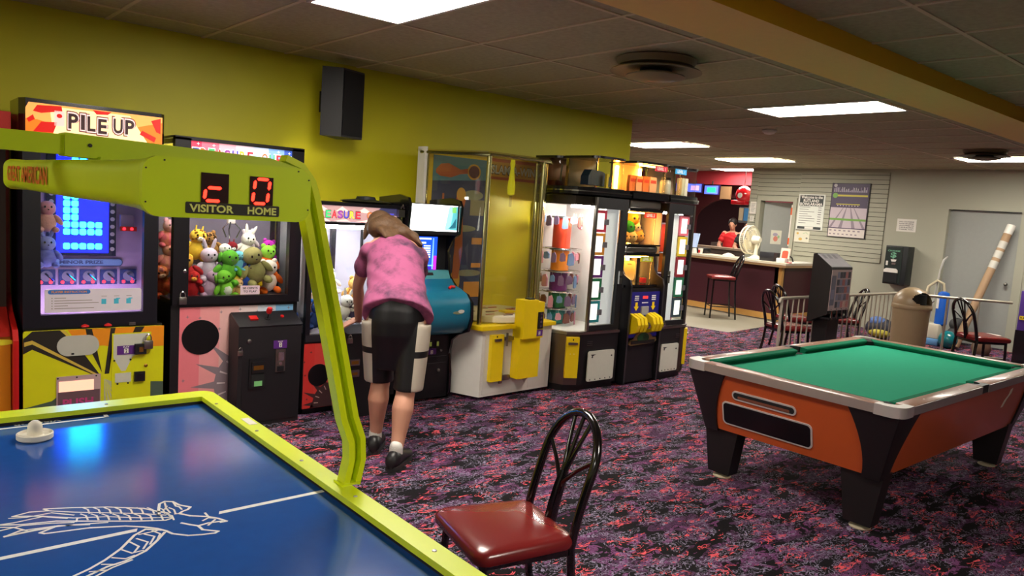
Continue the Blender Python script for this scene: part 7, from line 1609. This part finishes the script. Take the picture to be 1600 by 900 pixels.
    if hair_long:
        for p_, q_ in J.get('mass', []): mb.ball(V(p_), q_, n=16)
        for i in range(26):
            a = PI*(0.05+0.9*i/25); base = hd+hr*0.088*S*math.cos(a)-hf*0.085*S*math.sin(a)+hv*0.03
            side = math.cos(a)
            dn = V(J['hairfall'])*0.5
            end = base+dn*(0.12+0.05*math.sin(i*2.1))+hr*side*0.045+V((0, 0, -0.03-0.03*abs(math.sin(i*1.3))))
            limb(mb, [(base, .030), (base+(end-base)*0.5+(-hf)*0.022, .027), (end, .010)], 8)
        for x_ in J.get('locks', []):
            limb(mb, [(V(p), q) for p, q in x_], 8)
    h = obj('hair', mb, [cols['hair']], t, 0); voxel(h, 0.008*S, 7)
    # shirt
    mb = MB(); T = []
    hem = J.get('hem', -0.06)
    for s_, w, d in ((hem, .225, .170), (0.05, .218, .158), (0.25, .190, .135), (0.5, .190, .135), (0.72, .190, .134), (0.86, .172, .118), (0.95, .125, .095), (1.0, .085, .075)):
        T.append(ring(hip+(nk-hip)*s_, r, fr_, w*S, d*S, 28))
    mb.loft(T)
    for k in 'LR':
        u = (el[k]-sh[k]); limb(mb, [(sh[k]-up*0.02+u.normalized()*0.0, .060*S), (sh[k]+u*0.25, .062*S), (sh[k]+u*0.55, .066*S)])
    sr = obj('shirt', mb, [cols['shirt']], t, 0); voxel(sr, 0.010*S, 5)
    for v in sr.data.vertices:       # cloth creases
        p = v.co; q = (p.z*58+p.x*22-p.y*9); v.co += V(v.normal)*(0.0035*math.sin(q+2.0*math.sin(p.x*19+p.z*7)))*(0.4+0.6*math.sin(p.z*9+p.x*7)**2)
    # shorts
    mb = MB(); L0 = J.get('short_len', 1.05)
    T = []
    for z_, w, d in ((0.10, .155, .118), (0.05, .160, .125), (0.02, .172, .138), (-0.05, .180, .147), (-0.14, .180, .142), (-0.26, .160, .105), (-0.36, .140, .080)):
        T.append(ring(hip+V((0, 0, z_)), r, V(J['f']).normalized(), w*S, d*S, 28))
    mb.loft(T)
    for k in 'LR':
        u = kn[k]-hp[k]; nn_ = [(0.0, .098), (0.3, .100), (0.6, .097), (L0, .093)]
        rings = []
        for s_, q in nn_: rings.append(ring(hp[k]+u*s_+r*(0.012 if k == 'R' else -0.012), r, V(J['f']).normalized(), q*S, q*1.02*S, 20))
        mb.loft(rings)
    so = obj('shorts' if shorts else 'trousers', mb, [cols['shorts'], cols.get('panel', cols['shorts']), mat('spare_shorts_black', (20, 20, 24), 0.6)], t, 0); voxel(so, 0.010*S, 4)  # third slot is a spare near-black, no faces use it
    if silver_sides:
        hl = hip-V((so.parent.location)); me = so.data
        me.materials[0] = panel_shorts(hl, r)
    # socks and shoes
    for k in 'LR':
        ft = V(J['toe'+k]); d = (ft-an[k]); d.z = 0; d.normalize()
        mb = MB(); limb(mb, [(an[k]+V((0, 0, 0.045)), .041*S), (an[k]-V((0, 0, 0.02)), .042*S)]); sk_ = obj('sock', mb, [cols.get('sock', white)], t, 60)
        mb = MB(); hl = an[k]-d*0.05; hl.z = 0
        sd = V((0, 0, 1)).cross(d); rings = []
        zf = an[k].z-0.06 if an[k].z > 0.09 else 0.0
        for s_, w, h_, lift in ((-0.04, .020, .050, 0.0), (-0.028, .038, .092, 0), (0.03, .046, .108, 0), (0.09, .047, .094, 0), (0.15, .052, .072, 0), (0.21, .051, .058, 0), (0.25, .038, .042, 0.004), (0.275, .014, .024, 0.006)):
            c = hl+d*s_*S; rr_ = []
            for i in range(14):
                a = 2*PI*i/14; rr_.append(c+sd*w*S*math.cos(a)*1.0+V((0, 0, (h_*0.5+h_*0.5*math.sin(a))*S+0.012+lift)))
            rings.append(rr_)
        mb.loft(rings)
        shoe = obj('shoe', mb, [cols['shoe']], t, 60)
        mb = MB(); out = []
        for s_, w in ((-0.04, .012), (-0.03, .032), (0.03, .043), (0.09, .044), (0.15, .051), (0.21, .050), (0.255, .036), (0.28, .010)): out.append((s_, w))
        P = [hl+d*s_*S+sd*w*S for s_, w in out]+[hl+d*s_*S-sd*w*S for s_, w in out[::-1]]
        mb.loft([[(p.x, p.y, 0.001) for p in P], [(p.x, p.y, 0.028) for p in P]]); obj('sole', mb, [mat('sole_dark_grey', (46, 44, 46), 0.6)], shoe, 30)
        mb = MB()
        for q in range(4): c = hl+d*(0.07+0.03*q)*S; hh = (0.098-0.012*q)*S+0.010; mb.tube([c-sd*0.028*S+V((0, 0, hh-0.006)), c+V((0, 0, hh+0.008)), c+sd*0.028*S+V((0, 0, hh-0.006))], 0.003, 5)
        obj('laces', mb, [mat('laces_grey', (70, 70, 72), 0.7)], shoe)
    return t
# tie dyed pink shirt with dark blotches
def tie_dye():
    m = mat('pink_tie_dye_shirt', (206, 104, 156), 0.85); nt = m.node_tree; b_ = nt.nodes['Principled BSDF']
    tc = nt.nodes.new('ShaderNodeTexCoord'); n = nt.nodes.new('ShaderNodeTexNoise'); n.inputs['Scale'].default_value = 5.5; n.inputs['Detail'].default_value = 6; n.inputs['Roughness'].default_value = 0.65
    nt.links.new(tc.outputs['Object'], n.inputs['Vector'])
    cr = nt.nodes.new('ShaderNodeValToRGB'); cr.color_ramp.elements[0].position = 0.46; cr.color_ramp.elements[0].color = (*lin((160, 80, 120)), 1)
    cr.color_ramp.elements[1].position = 0.68; cr.color_ramp.elements[1].color = (*lin((74, 46, 72)), 1)
    nt.links.new(n.outputs['Fac'], cr.inputs[0]); nt.links.new(cr.outputs[0], b_.inputs['Base Color']); return m
sideR = V((0.76, -0.65, 0)); F_ = (0.65, 0.76, 0)
J = dict(hip=(2.475, 3.95, 0.93), neck=(2.70, 4.40, 1.335), head=(2.71, 4.57, 1.40), r=(0.76, -0.65, 0), f=F_, look=(0.25, 0.75, -0.65),
         shL=(2.535, 4.44, 1.275), shR=(2.795, 4.22, 1.265), elL=(2.555, 4.60, 1.02), elR=(2.92, 4.42, 1.03), wrL=(2.68, 4.80, 0.735), wrR=(2.90, 4.80, 0.73),
         hipL=(2.395, 4.03, 0.86), hipR=(2.555, 3.88, 0.86), knL=(2.445, 4.06, 0.485), knR=(2.505, 3.85, 0.47), anL=(2.445, 4.09, 0.085), anR=(2.40, 3.765, 0.085),
         toeL=(2.56, 4.24, 0.03), toeR=(2.55, 3.88, 0.03), fdL=(-0.75, 0.55, -0.42), pnL=(0.1, -0.35, 0.95), fdR=(0.1, 0.6, -0.35), pnR=(0, -0.3, 0.95),
         hairfall=(0.02, -0.10, -0.10), short_len=1.04, hem=-0.07,
         mass=[((2.68, 4.47, 1.425), (.125, .10, .085)), ((2.62, 4.48, 1.42), (.08, .08, .07)), ((2.74, 4.40, 1.40), (.075, .08, .06)), ((2.79, 4.33, 1.365), (.05, .075, .05))],
         locks=[[((2.76+0.012*q, 4.43-0.005*q, 1.42-0.012*q), .034), ((2.795+0.010*q, 4.33+0.01*q, 1.365-0.01*q), .028), ((2.815+0.012*q, 4.23+0.02*q, 1.305-0.008*q), .008)] for q in (-3, -2, -1, 0, 1, 2)]+[[((2.63+0.02*q, 4.43, 1.42), .034), ((2.625+0.02*q, 4.36, 1.40), .026), ((2.62+0.02*q, 4.31, 1.365), .008)] for q in (-2, -1, 0, 1, 2, 3)])
human(J, 'person in a pink tie dyed shirt and black shorts leaning over the bright claw machine', dict(skin=skin, hair=hairm, shirt=tie_dye(), shorts=mat('black_sport_shorts', (16, 16, 19), 0.45), panel=mat('silver_satin_panel', (196, 188, 176), 0.35, spec=0.6), shoe=mat('black_leather_shoe', (22, 20, 22), 0.4)), silver_sides=True)
def far_person(x, y, shirt, label, lean, bottoms, hair, mirror=1):
    """standing figure behind the counter, facing +Y, one hand on the hip"""
    f = V((-0.2, 0.0, 0))
    fdir = V((-0.9, -0.3, 0)).normalized(); r = fdir.cross(V((0, 0, 1))).normalized()
    H_ = V((x, y, 0.95)); N_ = H_+V((0, 0, 0.46))+fdir*lean
    def at(base, a, z, fo=0.0): return base+r*a+V((0, 0, z))+fdir*fo
    J = dict(hip=H_, neck=N_, head=N_+V((0, 0, 0.15))+fdir*0.05, r=r, f=fdir,
             shL=at(N_, -0.17, -0.04), shR=at(N_, 0.17, -0.04), elL=at(N_, -0.36*1, -0.26, -0.06), elR=at(N_, 0.26, -0.30, 0.04), wrL=at(N_, -0.20, -0.44, 0.02), wrR=at(N_, 0.14, -0.40, 0.20),
             hipL=at(H_, -0.09, -0.06), hipR=at(H_, 0.09, -0.06), knL=at(H_, -0.10, -0.47, 0.03), knR=at(H_, 0.10, -0.47, 0.03), anL=at(H_, -0.10, -0.865), anR=at(H_, 0.10, -0.865),
             toeL=at(H_, -0.11, -0.92, 0.16), toeR=at(H_, 0.11, -0.92, 0.16), fdL=r*0.8-V((0, 0, 0.6)), pnL=-fdir, fdR=fdir*0.8+V((0, 0, 0.1)), pnR=V((0, 0, 1)), hairfall=-fdir*0.05, short_len=1.04, hem=-0.05)
    human(J, label, dict(skin=skin, hair=hair, shirt=shirt, shorts=bottoms, shoe=black), hair_long=False, vox=0.014)
far_person(14.1, 9.24, mat('bright_red_shirt', (200, 22, 30), 0.7), 'person in a red shirt with hand on hip beyond the counter', 0.05, mat('dark_jeans', (30, 32, 44), 0.7), mat('dark_hair', (30, 20, 18), 0.6))
far_person(14.0, 8.80, mat('black_top', (18, 16, 20), 0.7), 'person in a black top standing beside the one in red', 0.0, mat('dark_jeans', (30, 32, 44), 0.7), mat('dark_hair', (30, 20, 18), 0.6))
